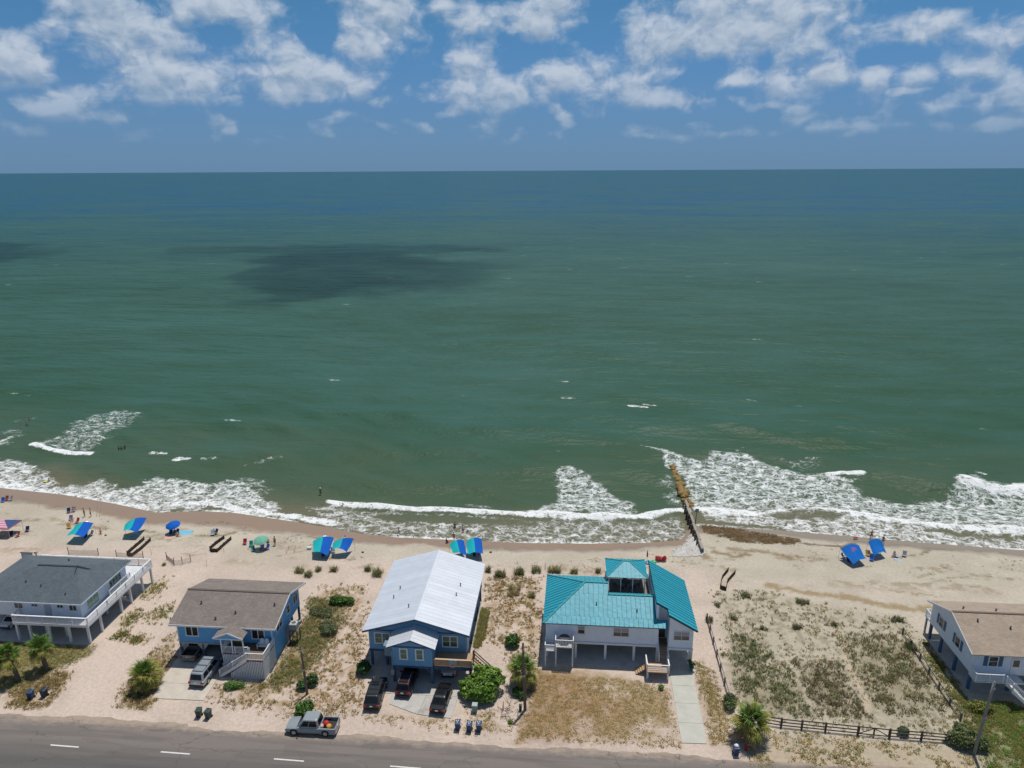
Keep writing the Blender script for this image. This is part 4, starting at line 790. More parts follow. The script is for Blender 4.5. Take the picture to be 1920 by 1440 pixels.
for x in np.arange(-42.3, -39.0, 0.21): m.box(x, x+0.14, 71.70, 71.74, 0.0, ZD-0.13)
for x in np.arange(-40.9, -36.6, 0.21): m.box(x, x+0.14, 70.60, 70.64, 0.0, min(ZD-0.13, max(0.2, (x+42.3)/3.6*ZD-0.3)))
for y in np.arange(70.7, 73.9, 0.21): m.box(-36.58, -36.54, y, y+0.14, 0.0, ZD-0.13)
m.build("skirting_slats", WHITE, h2, kind='stuff'); m = MB(o2); m.box(-42.25, -36.62, 71.9, 73.9, 0.0, ZD-0.14); m.box(-38.6, -36.66, 70.75, 71.9, 0.0, ZD-0.14); m.build("skirting_backing", M('dark_backing', (0.10, 0.105, 0.12), 0.9), h2)
for i in range(13):
    t = i/13; m = MB(o2); x = -42.3+3.55*t; m.box(x, x+0.28, 70.68, 71.66, ZD*t+0.1, ZD*t+0.15); m.build("stair_tread", WOODB, h2)
for yy in (70.62, 71.7):
    railing(h2, o2, [(-42.35, yy), (-38.75, yy)], 0, 0.95, WHITE, step=0.16, bal=0.05, name="stair_rail", z2=[0.15, ZD])
    m = MB(o2); m.bar((-42.4, yy, 0.05), (-38.75, yy, ZD-0.08), 0.05, 0.3); m.build("stair_stringer", WHITE, h2)
px0, px1, pxr = -43.2, -39.35, -41.25
m = MB(o2); m.slab([(px0, 71.55, 4.95), (pxr, 71.55, 5.75), (pxr, 75.9, 5.75), (px0, 73.6, 4.95)], 0.1); m.slab([(pxr, 71.55, 5.75), (px1, 71.55, 4.95), (px1, 73.6, 4.95), (pxr, 75.9, 5.75)], 0.1); pr = m.build("porch_roof", SH_BROWN, h2)
m = MB(o2); m.slab([(px0+0.25, 71.62, 4.82), (px1-0.25, 71.62, 4.82), (pxr, 71.62, 5.6)], 0.05); m.build("porch_gable", SID_B2, h2)
for s, e in ((px0, pxr), (px1, pxr)): m = MB(o2); m.bar((s, 71.52, 4.88), (e, 71.52, 5.68), 0.05, 0.18); m.build("rake_board", WHITE, h2)
m = MB(o2); m.box(px0+0.15, px1-0.15, 71.66, 71.8, 4.66, 4.83); m.build("porch_beam", WHITE, h2)
posts(h2, o2, [(-42.3, 71.75), (-40.9, 71.75), (-39.5, 71.75)], 4.66, WHITE, 0.13, "porch_post", ZD)
m = MB(o2); m.box(-41.6, -40.7, 73.92, 73.99, ZD, ZD+2.0); m.build("door", M('lime_door', (0.36, 0.42, 0.03), 0.5), h2)
m = MB(o2); m.box(-46.0, -39.0, 83.3, 86.9, 2.1, 2.25); rd = m.build("rear_deck", WOODD, h2); railing(rd, o2, [(-46.0, 83.6), (-46.0, 86.85), (-39.0, 86.85), (-39.0, 83.6)], 2.25, 1.05, WOODD, step=0.2)
posts(h2, o2, [(-45.9, 86.7), (-42.5, 86.7), (-39.1, 86.7)], 2.1, WOODD, 0.2)
# its porch love-seat and the lime chair pad
ls = thing("adirondack_loveseat", "white two seat slatted chair on the blue house porch", "chair", (-37.6, 73.1, ZD)); oo = (-37.6, 73.1, ZD)
for sx_ in (-0.31, 0.31):
    m = MB(); m.loft([[(sx_-0.28, 0.25, 0.3), (sx_+0.28, 0.25, 0.3), (sx_+0.28, 0.30, 0.3), (sx_-0.28, 0.30, 0.3)], [(sx_-0.28, 0.45, 0.85), (sx_+0.28, 0.45, 0.85), (sx_+0.28, 0.5, 0.85), (sx_-0.28, 0.5, 0.85)], [(sx_-0.12, 0.52, 1.02), (sx_+0.12, 0.52, 1.02), (sx_+0.12, 0.57, 1.02), (sx_-0.12, 0.57, 1.02)]]); m.build("backrest", WHITE, ls)
m = MB(); m.slab([(-0.62, -0.3, 0.42), (0.62, -0.3, 0.42), (0.62, 0.27, 0.33), (-0.62, 0.27, 0.33)], 0.05); m.build("seat", WHITE, ls)
for sx_ in (-0.66, 0.66):
    m = MB(); m.box(sx_-0.07, sx_+0.07, -0.35, 0.4, 0.60, 0.64); m.build("armrest", WHITE, ls)
    for yy in (-0.28, 0.3): m = MB(); m.box(sx_-0.04, sx_+0.04, yy-0.04, yy+0.04, 0, 0.60); m.build("leg", WHITE, ls)
# condenser on its stand
ac = thing("air_conditioner", "grey fan condenser unit on a timber stand beside the blue house", "air conditioner", (-35.6, 78.1, 0)); 
m = MB(); m.box(-0.5, 0.5, -0.5, 0.5, 2.05, 2.9); m.build("housing", GREYM, ac, bevel=0.03); m = MB(); m.lathe([(0.40, 0), (0.40, 0.03), (0.33, 0.03), (0.33, 0.0)], (0, 0, 2.905), 18); m.build("fan_ring", WHITE, ac); m = MB(); m.lathe([(0.32, 0), (0.32, 0.015)], (0, 0, 2.903), 18); m.build("fan_grille", DARK, ac)
m = MB(); m.box(-0.6, 0.6, -0.6, 0.6, 1.93, 2.04); m.build("platform", WOODG, ac)
for sx_ in (-0.5, 0.5):
    for sy_ in (-0.5, 0.5): m = MB(); m.box(sx_-0.06, sx_+0.06, sy_-0.06, sy_+0.06, -0.2, 1.93); m.build("leg", M('brown_post', (0.16, 0.10, 0.06), 0.8), ac)

# ---- grey-roofed house with the wrap-round white deck
o1 = (-70.0, 82.0, 0.0); h1 = thing("raised_beach_house", "pale house with slate grey hip roof and wraparound white deck", "house", o1)
m = MB(o1); m.box(-79.0, -64.15, 76.9, 86.8, 2.95, 5.45); m.build("wall", SID_G, h1)
A, B_, C_, D_ = (-80.0, 76.2, 5.55), (-63.45, 76.2, 5.55), (-63.4, 87.4, 5.55), (-80.0, 87.6, 5.55); Pa, Pb = (-73.0, 81.6, 7.85), (-67.3, 81.6, 7.85)
m = MB(o1); m.slab([A, B_, Pb, Pa], 0.14); m.slab([B_, C_, Pb], 0.14); m.slab([C_, D_, Pa, Pb], 0.14); m.slab([D_, A, Pa], 0.14); r1 = m.build("roof", SH_GREY, h1)
m = MB(o1); m.slab([(-66.9, 80.3, 7.34), (-65.9, 82.3, 7.08), (-67.35, 81.62, 7.97)], 0.04); m.build("gablet_shade", M('painted_shade_black', (0.02, 0.022, 0.025), 0.9, 0.1), r1)  # flat black triangle: the gablet's shaded side painted onto the roof
m = MB(o1); m.bar(Pa, Pb, 0.3, 0.08); m.build("ridge_cap", M('ridge_slate', (0.05, 0.06, 0.07), 0.9), r1)
for (x, y, z) in [(-70.5, 78.5, 6.55), (-66.4, 77.5, 6.1), (-73.0, 79.0, 6.75), (-71.0, 84.8, 6.7)]: vent_pipe(r1, o1, x, y, z-0.05, 0.26, 0.07)
m = MB(o1); m.box(-80.0, -63.45, 76.14, 76.19, 5.36, 5.55); m.box(-63.44, -63.38, 76.19, 87.4, 5.36, 5.55); m.build("fascia", SID_G, h1)
for (x, w_, h_, n_) in [(-72.9, 1.1, 0.9, 2), (-70.6, 0.8, 0.5, 2), (-67.0, 0.8, 0.55, 2), (-65.2, 0.95, 0.95, 2)]: window(h1, o1, (x, 76.9, 4.75 if h_ < 0.7 else 4.6), w_, h_, n=n_, rows=1, fw=0.06)
m = MB(o1); m.box(-69.3, -68.4, 76.83, 76.89, 3.0, 5.0); m.build("door", M('grey_door', (0.36, 0.40, 0.46), 0.5), h1)
window(h1, o1, (-64.15, 79.3, 4.3), 2.3, 1.7, 'x', 1, n=2, rows=1, glass=M('window_green_sky', (0.16, 0.30, 0.20), 0.1, 0.3, 0.8, spec=0.6), fw=0.06); window(h1, o1, (-64.15, 84.2, 4.4), 2.6, 1.3, 'x', 1, n=4, rows=1, fw=0.06, glass=GLASSG)
ZD = 2.95
m = MB(o1); m.box(-72.9, -62.5, 75.45, 76.88, ZD-0.12, ZD); m.box(-64.13, -62.5, 76.881, 87.0, ZD-0.12, ZD); m.box(-80.0, -62.5, 87.01, 90.4, ZD-0.12, ZD); d1 = m.build("deck", WHITED, h1)
m = MB(o1); m.box(-72.95, -62.44, 75.38, 75.44, ZD-0.35, ZD+0.02); m.box(-62.49, -62.43, 75.441, 90.46, ZD-0.35, ZD+0.02); m.build("deck_fascia", WHITE, d1)
railing(d1, o1, [(-72.9, 76.8), (-72.9, 75.5), (-62.5, 75.5), (-62.5, 90.35), (-80.0, 90.35)], ZD, 1.02, WHITE, step=0.17, top=0.2)
railing(d1, o1, [(-63.5, 81.9), (-63.5, 86.6)], ZD, 1.02, WHITE, step=0.17, top=0.12)
posts(h1, o1, [(x, 75.65) for x in (-72.7, -70.9, -68.2, -65.4, -62.7)]+[(-62.7, y) for y in (78.2, 82.6, 84.9, 87.8, 90.2)]+[(x, 82.0) for x in (-72.7, -68.5, -64.5)]+[(x, 86.8) for x in (-76.7, -72.7, -68.5, -64.5)]+[(-69.6, 76.9), (-66.8, 76.9)], ZD-0.13, WHITE, 0.26)
m = MB(o1); m.box(-79.0, -62.7, 75.2, 90.0, -0.2, 0.12); m.build("floor_slab", CONCD, h1); m = MB(o1); m.box(-79.0, -66.5, 80.5, 86.5, 0.13, ZD-0.13); m.build("ground_enclosure", M('added_enclosure_grey', (0.22, 0.22, 0.23), 0.85, 0.1), h1)  # grey enclosure added so the space under the house stays dark
# little side stair seen under the deck
for i in range(8): m = MB(o1); m.box(-63.9, -62.95, 82.6+i*0.28, 82.88+i*0.28, 2.6-i*0.3, 2.65-i*0.3); m.build("stair_tread", WHITED, h1)

# ---- tan-roofed house at the right edge
o5 = (53.0, 80.0, 0.0); h5 = thing("raised_beach_house", "white house with tan shingle roof and blue shutters at right edge", "house", o5)
X0, X1, Y0, Y1 = 48.3, 61.0, 75.2, 85.2; ZF = 2.4; yr5 = 80.0; zg5 = lambda y: 5.5+2.1*(1-abs(y-yr5)/5.5)-0.18
m = MB(o5); m.loft([[(x, Y0, ZF), (x, Y0, zg5(Y0)), (x, yr5, zg5(yr5)), (x, Y1, zg5(Y1)), (x, Y1, ZF)] for x in (X0, X1)]); m.build("wall", SID_G, h5)
r5 = gable_roof_x(h5, o5, 47.7, 61.6, 74.5, 85.5, 5.5, 7.6, SH_TAN, 0.14, yr5); m = MB(o5); m.bar((47.7, yr5, 7.62), (61.6, yr5, 7.62), 0.3, 0.05); m.build("ridge_cap", M('ridge_tan', (0.17, 0.12, 0.095), 0.9), r5)
for s in (-1, 1): m = MB(o5); m.bar((47.67, yr5, 7.5), (47.67, yr5+s*5.45, 5.42), 0.05, 0.22); m.build("rake_board", WHITE, h5)
for (x, y) in [(50.2, 78.8), (53.6, 78.0), (49.9, 81.5), (53.5, 81.0)]: vent_pipe(r5, o5, x, y, zg5(y)+0.15, 0.28, 0.08)
SHUT = M('blue_shutter', (0.05, 0.12, 0.22), 0.6, 0.1)
for yy in (82.6, 78.6):
    window(h5, o5, (X0, yy, 4.2), 0.95, 1.25, 'x', -1, fw=0.08)
    for s in (-1, 1): m = MB(o5); m.box(X0-0.05, X0-0.003, yy+s*0.85-0.22, yy+s*0.85+0.22, 3.55, 4.9); m.build("shutter", SHUT, h5)
for xx in (50.6, 56.0):
    window(h5, o5, (xx, Y0, 4.2), 0.95, 1.25, fw=0.08)
    for s in (-1, 1): m = MB(o5); m.box(xx+s*0.85-0.22, xx+s*0.85+0.22, Y0-0.05, Y0-0.003, 3.55, 4.9); m.build("shutter", SHUT, h5)
m = MB(o5); m.box(52.7, 53.7, Y0-0.06, Y0-0.003, 2.5, 4.7); dd = m.build("door", WHITE, h5); m = MB(o5); m.box(52.85, 53.55, Y0-0.08, Y0-0.061, 3.6, 4.5); m.build("pane", GLASS, dd)
m = MB(o5); m.box(48.1, 53.6, 73.7, 75.18, ZF-0.1, ZF+0.05); d5 = m.build("porch_deck", WHITED, h5); railing(d5, o5, [(48.15, 75.1), (48.15, 73.75), (51.2, 73.75)], ZF+0.05, 1.0, WHITE, step=0.16)
for i in range(9): m = MB(o5); m.box(51.8+i*0.24, 52.06+i*0.24, 72.4, 73.6, ZF-0.1-i*0.25, ZF-0.05-i*0.25); m.build("stair_tread", WHITED, h5)
for yy in (72.35, 73.65): railing(h5, o5, [(51.5, yy), (54.0, yy)], 0, 0.95, WHITE, step=0.16, name="stair_rail", z2=[ZF, 0.2]); m = MB(o5); m.bar((51.5, yy, ZF-0.1), (54.1, yy, 0.0), 0.05, 0.26); m.build("stair_stringer", WHITE, h5)
posts(h5, o5, [(48.5, 75.4), (48.5, 78.7), (48.5, 82.2), (48.5, 85.0), (53.0, 75.4), (53.0, 80.0), (57.0, 75.4), (57.0, 80.0), (53.0, 85.0)], ZF-0.001, BLUEP, 0.3)
m = MB(o5); m.box(48.2, 61.0, 75.0, 85.3, -0.2, 0.06); m.build("floor_slab", CONCD, h5)
m = MB(o5); m.box(48.4, 56.0, 85.25, 86.7, ZF-0.1, ZF+0.05); d5b = m.build("rear_deck", WHITED, h5); railing(d5b, o5, [(48.45, 85.3), (48.45, 86.6), (56.0, 86.6)], ZF+0.05, 1.0, WHITE, step=0.16); posts(h5, o5, [(48.6, 86.5), (52.0, 86.5)], ZF-0.1, M('grey_post', (0.35, 0.37, 0.38), 0.7), 0.2)

# ------------------------------------------------------------------ vehicles (built facing +X, then turned)
def paint(name, col, metal=0.3, rough=0.32): return M(name, col, rough, 0.05, 1.0, metal=metal, coat=0.35, spec=0.5)
TYRE = M('tyre_rubber', (0.018, 0.018, 0.019), 0.8, 0.2); RIM = M('alloy_rim', (0.42, 0.43, 0.45), 0.3, 0.1, metal=0.7); CGLASS = M('car_glass', (0.012, 0.016, 0.02), 0.05, 0.1, spec=0.7); TAIL = M('tail_lamp', (0.35, 0.012, 0.012), 0.25, 0.05); HEAD = M('head_lamp', (0.65, 0.66, 0.68), 0.15, 0.05); PLATE = M('number_plate', (0.6, 0.6, 0.58), 0.5, 0.05); BLACKP = M('black_plastic', (0.02, 0.02, 0.022), 0.55, 0.1); CHROME = M('chrome_trim', (0.55, 0.56, 0.58), 0.2, 0.05, metal=0.8)
def car(label, loc, rz, kind, pm, L=4.8, W=1.9, Ht=1.75, group=None, roofrack=False, sunroof=False, cat="car", name="parked_car"):
    t = thing(name, label, cat, loc, rz, group); w = W/2; belt = 1.02 if kind != 'sedan' else 0.93; low = 0.30
    hood = belt-0.04 if kind != 'sedan' else belt-0.12
    bedx = -L/2+1.75
    # lower body as lofted rounded sections
    st = [(-L/2, 0.86, low+0.15, belt-0.20), (-L/2+0.10, 0.95, low+0.02, belt-0.04), (-L/2+0.45, 1.0, low, belt), (-L*0.2, 1.0, low-0.02, belt), (L*0.12, 1.0, low-0.02, belt-0.01), (L*0.24, 1.0, low, hood), (L*0.40, 0.97, low, hood-0.08), (L/2-0.12, 0.90, low+0.04, hood-0.16), (L/2, 0.76, low+0.14, hood-0.34)]
    if kind == 'pickup': st = [(bedx, 1.0, low, belt)]+[s for s in st if s[0] > bedx+0.05]
    rings = []
    for (x, k, zl, zb) in st:
        a = w*k; rings.append([(x, -a*0.90, zl), (x, -a, zl+0.14), (x, -a, zb-0.26), (x, -a*0.965, zb-0.08), (x, -a*0.86, zb), (x, a*0.86, zb), (x, a*0.965, zb-0.08), (x, a, zb-0.26), (x, a, zl+0.14), (x, a*0.90, zl)])
    m = MB(); m.loft([r[::-1] for r in rings]); body = m.build("body", pm, t, smooth=True)
    es = body.modifiers.new('edge', 'EDGE_SPLIT'); es.split_angle = math.radians(38)
    # cabin
    if kind == 'suv': xa, xb, xc, xd = -L/2+0.12, -L/2+0.55, L*0.10, L*0.27
    elif kind == 'sedan': xa, xb, xc, xd = -L*0.38, -L*0.19, L*0.06, L*0.25
    elif kind == 'van': xa, xb, xc, xd = -L/2+0.08, -L/2+0.42, L*0.18, L*0.36
    else: xa, xb, xc, xd = bedx+0.05, bedx+0.28, L*0.13, L*0.27
    bw, tw = w*0.90, w*0.74
    def ring(f, inset=0.0):   # f 0 belt .. 1 roof
        x0 = xa+(xb-xa)*f+inset; x1 = xd+(xc-xd)*f-inset; y = bw+(tw-bw)*f-inset; z = belt-0.05+(Ht-belt+0.05)*f; c = 0.10
        return [(x0, -y+c, z), (x0+c, -y, z), (x1-c, -y, z), (x1, -y+c, z), (x1, y-c, z), (x1-c, y, z), (x0+c, y, z), (x0, y-c, z)]
    top = [(x*1.0, y, z+0.03) for x, y, z in ring(0.97, 0.14)]
    m = MB(); m.loft([ring(0.0), ring(0.90), ring(0.97, 0.05), top]); cab = m.build("cabin", pm, t, smooth=False, bevel=0.05)
    def pane(nm, f0, f1, side, s0, s1, mat=CGLASS):
        m = MB(); 
        def pt(f, s, off=0.012):
            x0 = xa+(xb-xa)*f; x1 = xd+(xc-xd)*f; y = bw+(tw-bw)*f; z = belt-0.05+(Ht-belt+0.05)*f
            if side in ('l', 'r'): sg = 1 if side == 'l' else -1; return (x0+(x1-x0)*s, sg*(y+off), z)
            x = x1+off if side == 'f' else x0-off
            return (x, -y+2*y*s, z)
        a = [pt(f0, s0), pt(f0, s1), pt(f1, s1), pt(f1, s0)]
        m.add(a+[pt(f0, s0, -0.02), pt(f0, s1, -0.02), pt(f1, s1, -0.02), pt(f1, s0, -0.02)], [(0, 1, 2, 3), (3, 2, 1, 0), (0, 4, 5, 1), (1, 5, 6, 2), (2, 6, 7, 3), (3, 7, 4, 0)]); return m.build(nm, mat, t)
    pane("windshield", 0.10, 0.86, 'f', 0.07, 0.93); pane("rear_window", 0.18, 0.84, 'b', 0.09, 0.91)
    for sd in ('l', 'r'):
        if kind == 'pickup': segs = [(0.10, 0.48), (0.52, 0.86)]
        elif kind == 'sedan': segs = [(0.20, 0.50), (0.53, 0.82)]
        else: segs = [(0.08, 0.32), (0.35, 0.60), (0.63, 0.86)]
        for a, b_ in segs: pane("side_window", 0.20, 0.84, sd, a, b_)
    if sunroof: m = MB(); zz = Ht+0.035; m.slab([(xc-0.75, -tw*0.55, zz), (xc-0.12, -tw*0.55, zz), (xc-0.12, tw*0.55, zz), (xc-0.75, tw*0.55, zz)], 0.012); m.build("sunroof", CGLASS, t)
    if roofrack:
        for sg in (-1, 1): m = MB(); m.bar((xb+0.15, sg*tw*0.86, Ht+0.07), (xc-0.1, sg*tw*0.86, Ht+0.07), 0.05, 0.05); m.build("roof_rail", CHROME if roofrack == 2 else BLACKP, t)
        for k in range(3): x = xb+0.35+k*(xc-xb-0.75)/2.2; m = MB(); m.bar((x, -tw*0.84, Ht+0.075), (x, tw*0.84, Ht+0.075), 0.06, 0.035); m.build("cross_bar", BLACKP, t)
    # wheels
    R = 0.36 if kind != 'pickup' else 0.40
    for x in (-L*0.30, L*0.315):
        for sg in (-1, 1):
            y0 = sg*(w-0.22); y1 = sg*(w+0.015)
            m = MB(); m.tube([(x, y0, R), (x, y1-sg*0.04, R), (x, y1, R)], [R, R, R*0.93], 18); wl = m.build("wheel", TYRE, t)
            m = MB(); m.tube([(x, y1-sg*0.02, R), (x, y1+sg*0.012, R)], [R*0.64, R*0.58], 14); m.build("rim", RIM, wl)
            m = MB(); rr = R+0.075; ps = [(x+rr*math.cos(a), sg*(w+0.004), R+rr*math.sin(a)) for a in np.linspace(0.05, math.pi-0.05, 10)]; m.slab(ps if sg < 0 else ps[::-1], 0.03); m.build("wheel_arch", BLACKP, t)
    zt = belt-0.22
    for sg in (-1, 1):
        m = MB(); m.box(-L/2-0.012, -L/2+0.14, *sorted((sg*w*0.60, sg*w*0.93)), zt-0.10, zt+0.13); m.build("tail_light", TAIL, t, bevel=0.02)
        m = MB(); m.box(L/2-0.30, L/2-0.05, *sorted((sg*w*0.55, sg*w*0.86)), hood-0.36, hood-0.20); m.build("headlight", HEAD, t, bevel=0.02)
        m = MB(); m.box(xd-0.42, xd-0.22, *sorted((sg*w*0.98, sg*(w*0.98+0.20))), belt+0.02, belt+0.18); m.build("mirror", pm if kind != 'suv' else BLACKP, t, bevel=0.03)
    m = MB(); m.box(-L/2-0.03, -L/2, -0.17, 0.17, zt-0.08, zt+0.06); m.build("number_plate", PLATE, t)
    m = MB(); m.box(-L/2-0.06, -L/2+0.2, -w*0.88, w*0.88, low+0.04, low+0.20); m.build("rear_bumper", BLACKP if kind != 'pickup' else CHROME, t, bevel=0.04)
    m = MB(); m.box(L/2-0.22, L/2+0.05, -w*0.72, w*0.72, low+0.04, low+0.20); m.build("front_bumper", BLACKP, t, bevel=0.04)
    if kind == 'pickup':
        for sg in (-1, 1): m = MB(); m.box(-L/2+0.06, bedx, *sorted((sg*w, sg*(w-0.16))), low, belt+0.02); m.build("bed_side", pm, t, bevel=0.04)
        m = MB(); m.box(-L/2, -L/2+0.09, -w*0.98, w*0.98, low+0.22, belt+0.02); m.build("tailgate", pm, t, bevel=0.03)
        m = MB(); m.box(-L/2+0.09, bedx, -w+0.165, w-0.165, low+0.05, low+0.32); m.build("bed_floor", BLACKP, t)
    return t
car("long silver suv parked on the driveway of the brown roofed house", (-44.15, 70.95, 0.075), math.radians(88.5), 'van', paint('silver_paint', (0.40, 0.435, 0.47), 0.5), 5.3, 2.05, 1.88, roofrack=2, cat="suv", name="suv")
car("grey pickup backed under the brown roofed blue house", (-47.75, 75.6, 0.075), math.radians(90), 'pickup', paint('taupe_paint', (0.24, 0.225, 0.21), 0.4), 5.5, 2.0, 1.85, cat="pickup truck", name="pickup_truck")
car("black suv with roof rails parked on grass left of the parking pad", (-22.15, 68.7, 0.02), math.radians(92.5), 'suv', paint('charcoal_paint', (0.035, 0.038, 0.042), 0.4), 5.1, 1.98, 1.80, roofrack=1, sunroof=True, cat="suv", name="suv")
car("dark maroon suv half under the white roofed blue house", (-18.85, 70.9, 0.075), math.radians(88), 'suv', paint('maroon_paint', (0.035, 0.010, 0.014), 0.3), 4.8, 1.92, 1.70, roofrack=2, sunroof=True, cat="suv", name="suv")
car("black sedan parked beside the big green bush", (-14.2, 68.5, 0.075), math.radians(86), 'sedan', paint('black_paint', (0.014, 0.015, 0.017), 0.3), 4.85, 1.86, 1.46, sunroof=True, cat="sedan", name="sedan")
car("white car in the shade beneath the wooden deck", (-14.1, 74.5, 0.075), math.radians(90), 'sedan', paint('white_car_paint', (0.62, 0.63, 0.64), 0.0), 4.6, 1.82, 1.45, cat="sedan", name="sedan")
tr = car("light grey pickup parked at the roadside with cargo in its bed", (-27.85, 63.05, 0.03), math.radians(181), 'pickup', paint('light_grey_paint', (0.29, 0.325, 0.335), 0.15), 5.75, 2.02, 1.92, cat="pickup truck", name="pickup_truck")
car("white car parked under the far left end of the grey roofed house", (-76.1, 79.5, 0.12), math.radians(90), 'sedan', MATS['white_car_paint'], 4.6, 1.82, 1.45, cat="sedan", name="sedan")
def lump(name, mat, label, cat, loc, r, seed=0, group=None, parent=None, flat=0.7):
    rng = random.Random(seed); m = MB(); n = 8; prof = [(0.2, 0), (0.9, 0.12), (1.0, 0.4), (0.8, 0.75), (0.35, 1.0)]; vs = []; fs = []
    for (a, z) in prof:
        for k in range(n): t = 6.283*k/n; q = r*a*(0.85+0.3*rng.random()); vs.append((q*math.cos(t), q*math.sin(t), r*flat*z*2*(0.9+0.2*rng.random())))
    for i in range(4):
        for k in range(n): fs.append((i*n+k, i*n+(k+1) % n, (i+1)*n+(k+1) % n, (i+1)*n+k))
    fs += [tuple(reversed(range(n))), tuple(4*n+k for k in range(n))]; m.add(vs, fs); o = m.build(name, mat, parent, smooth=True); o.location = loc
    if label: tag(o, label, cat, group)
    return o
RED = M('red_fabric', (0.48, 0.02, 0.025), 0.7, 0.15); ORA = M('orange_fabric', (0.60, 0.30, 0.05), 0.7, 0.15)
lump("cargo_bag", RED, "red bag lying in the bed of the roadside pickup", "bag", (-26.3, 63.15, 0.67), 0.36, 1); lump("cargo_bag", ORA, "orange and yellow bundle in the bed of the roadside pickup", "bag", (-25.85, 62.75, 0.67), 0.32, 2)
o = lump("cargo_bag", M('pink_sack', (0.55, 0.42, 0.40), 0.8), "pale crate of gear against the cab in the roadside pickup bed", "bag", (-26.7, 62.75, 0.67), 0.28, 3)

# ------------------------------------------------------------------ bins, boxes, poles, hydrant
def bin_(label, x, y, rz, mat, group, marks=False, full=False):
    t = thing("trash_bin", label, "trash bin", (x, y, float(gz(x, y))), rz, group)
    m = MB(); m.loft([[(-0.24, -0.26, 0.06), (0.24, -0.26, 0.06), (0.24, 0.26, 0.06), (-0.24, 0.26, 0.06)], [(-0.30, -0.34, 0.98), (0.30, -0.34, 0.98), (0.30, 0.36, 0.98), (-0.30, 0.36, 0.98)]]); m.build("body", mat, t, bevel=0.03)
    m = MB(); m.loft([[(-0.32, -0.38, 0.98), (0.32, -0.38, 0.98), (0.32, 0.38, 0.98), (-0.32, 0.38, 0.98)], [(-0.31, -0.36, 1.03), (0.31, -0.36, 1.03), (0.31, 0.36, 1.06), (-0.31, 0.36, 1.06)], [(-0.22, -0.22, 1.08), (0.22, -0.22, 1.08), (0.22, 0.25, 1.10), (-0.22, 0.25, 1.10)]]); lid = m.build("lid", mat, t)
    m = MB(); m.bar((-0.26, 0.42, 0.98), (0.26, 0.42, 0.98), 0.04, 0.04); m.build("handle", BLACKP, t)
    for sg in (-1, 1): m = MB(); m.tube([(sg*0.24, 0.27, 0.13), (sg*0.31, 0.27, 0.13)], 0.13, 12); m.build("wheel", TYRE, t)
    if marks:
        for k, (a, b_) in enumerate(((-0.15, 0.1), (0.08, 0.12), (-0.02, -0.12))): m = MB(); m.slab([(a-0.06, b_-0.05, 1.115), (a+0.06, b_-0.05, 1.115), (a+0.06, b_+0.06, 1.125), (a-0.06, b_+0.06, 1.125)], 0.012); m.build("lid_sticker", PLATE, lid)
    return t
BINB = M('blue_bin', (0.022, 0.055, 0.135), 0.5, 0.12); BINN = M('navy_bin', (0.018, 0.028, 0.048), 0.5, 0.12); BING = M('green_bin', (0.030, 0.055, 0.050), 0.5, 0.12)
bin_("blue wheeled bin at the far left verge, left of the dark bin", -63.1, 65.3, 0.15, BINB, "bins by the road"); bin_("dark navy wheeled bin at the far left verge, right of the blue bin", -61.75, 65.75, -0.1, BINN, "bins by the road")
bin_("dark green bin by the brown roofed house drive, left of two", -41.6, 64.0, 0.1, BING, "bins by the road"); bin_("dark green bin by the brown roofed house drive, right of two", -40.45, 63.9, -0.15, BING, "bins by the road")
bin_("leftmost of the three blue bins with white lid stickers", -11.65, 64.35, 0.05, BINB, "bins by the road", True); bin_("middle of the three blue bins with white lid stickers", -10.3, 64.2, -0.06, BINB, "bins by the road", True); bin_("rightmost of the three blue bins with white lid stickers", -9.25, 64.3, 0.02, BINB, "bins by the road", True)
bin_("overfilled blue bin with white bags under the big palm", 18.6, 63.1, 0.1, BINB, "bins by the road"); lump("trash_bag", M('white_bag', (0.7, 0.7, 0.7), 0.5), "white trash bag bulging from the bin under the big palm", "bag", (18.6, 63.1, 1.02), 0.26, 5, flat=0.5)
hy = thing("fire_hydrant", "red fire hydrant beneath the big palm near the road", "hydrant", (19.8, 63.75, 0)); REDP = M('hydrant_red', (0.42, 0.035, 0.025), 0.45, 0.1)
m = MB(); m.lathe([(0.17, 0), (0.17, 0.05), (0.12, 0.07), (0.115, 0.55), (0.15, 0.57), (0.15, 0.62)], n=14); m.build("barrel", REDP, hy); m = MB(); m.lathe([(0.14, 0.62), (0.125, 0.70), (0.07, 0.77), (0.03, 0.79), (0.03, 0.84)], n=14); m.build("bonnet", REDP, hy)
for d in ((1, 0), (-1, 0), (0, -1)): m = MB(); m.tube([(d[0]*0.1, d[1]*0.1, 0.45), (d[0]*0.22, d[1]*0.22, 0.45)], 0.06, 10); m.build("outlet", REDP, hy)
ub = thing("utility_box", "pale green transformer box at the foot of the big bush", "utility box", (-10.1, 67.2, 0)); m = MB(); m.box(-0.3, 0.3, -0.3, 0.3, 0, 0.95); m.build("cabinet", M('utility_green', (0.24, 0.31, 0.27), 0.5, 0.12), ub, bevel=0.03); m = MB(); m.loft([[(-0.34, -0.34, 0.95), (0.34, -0.34, 0.95), (0.34, 0.34, 0.95), (-0.34, 0.34, 0.95)], [(-0.30, -0.30, 1.05), (0.30, -0.30, 1.05), (0.30, 0.30, 1.05), (-0.30, 0.30, 1.05)]]); m.build("lid", M('utility_lid', (0.36, 0.43, 0.39), 0.5, 0.12), ub); m = MB(); m.box(-0.45, 0.45, -0.45, 0.45, -0.1, 0.03); m.build("pad", CONC, ub)
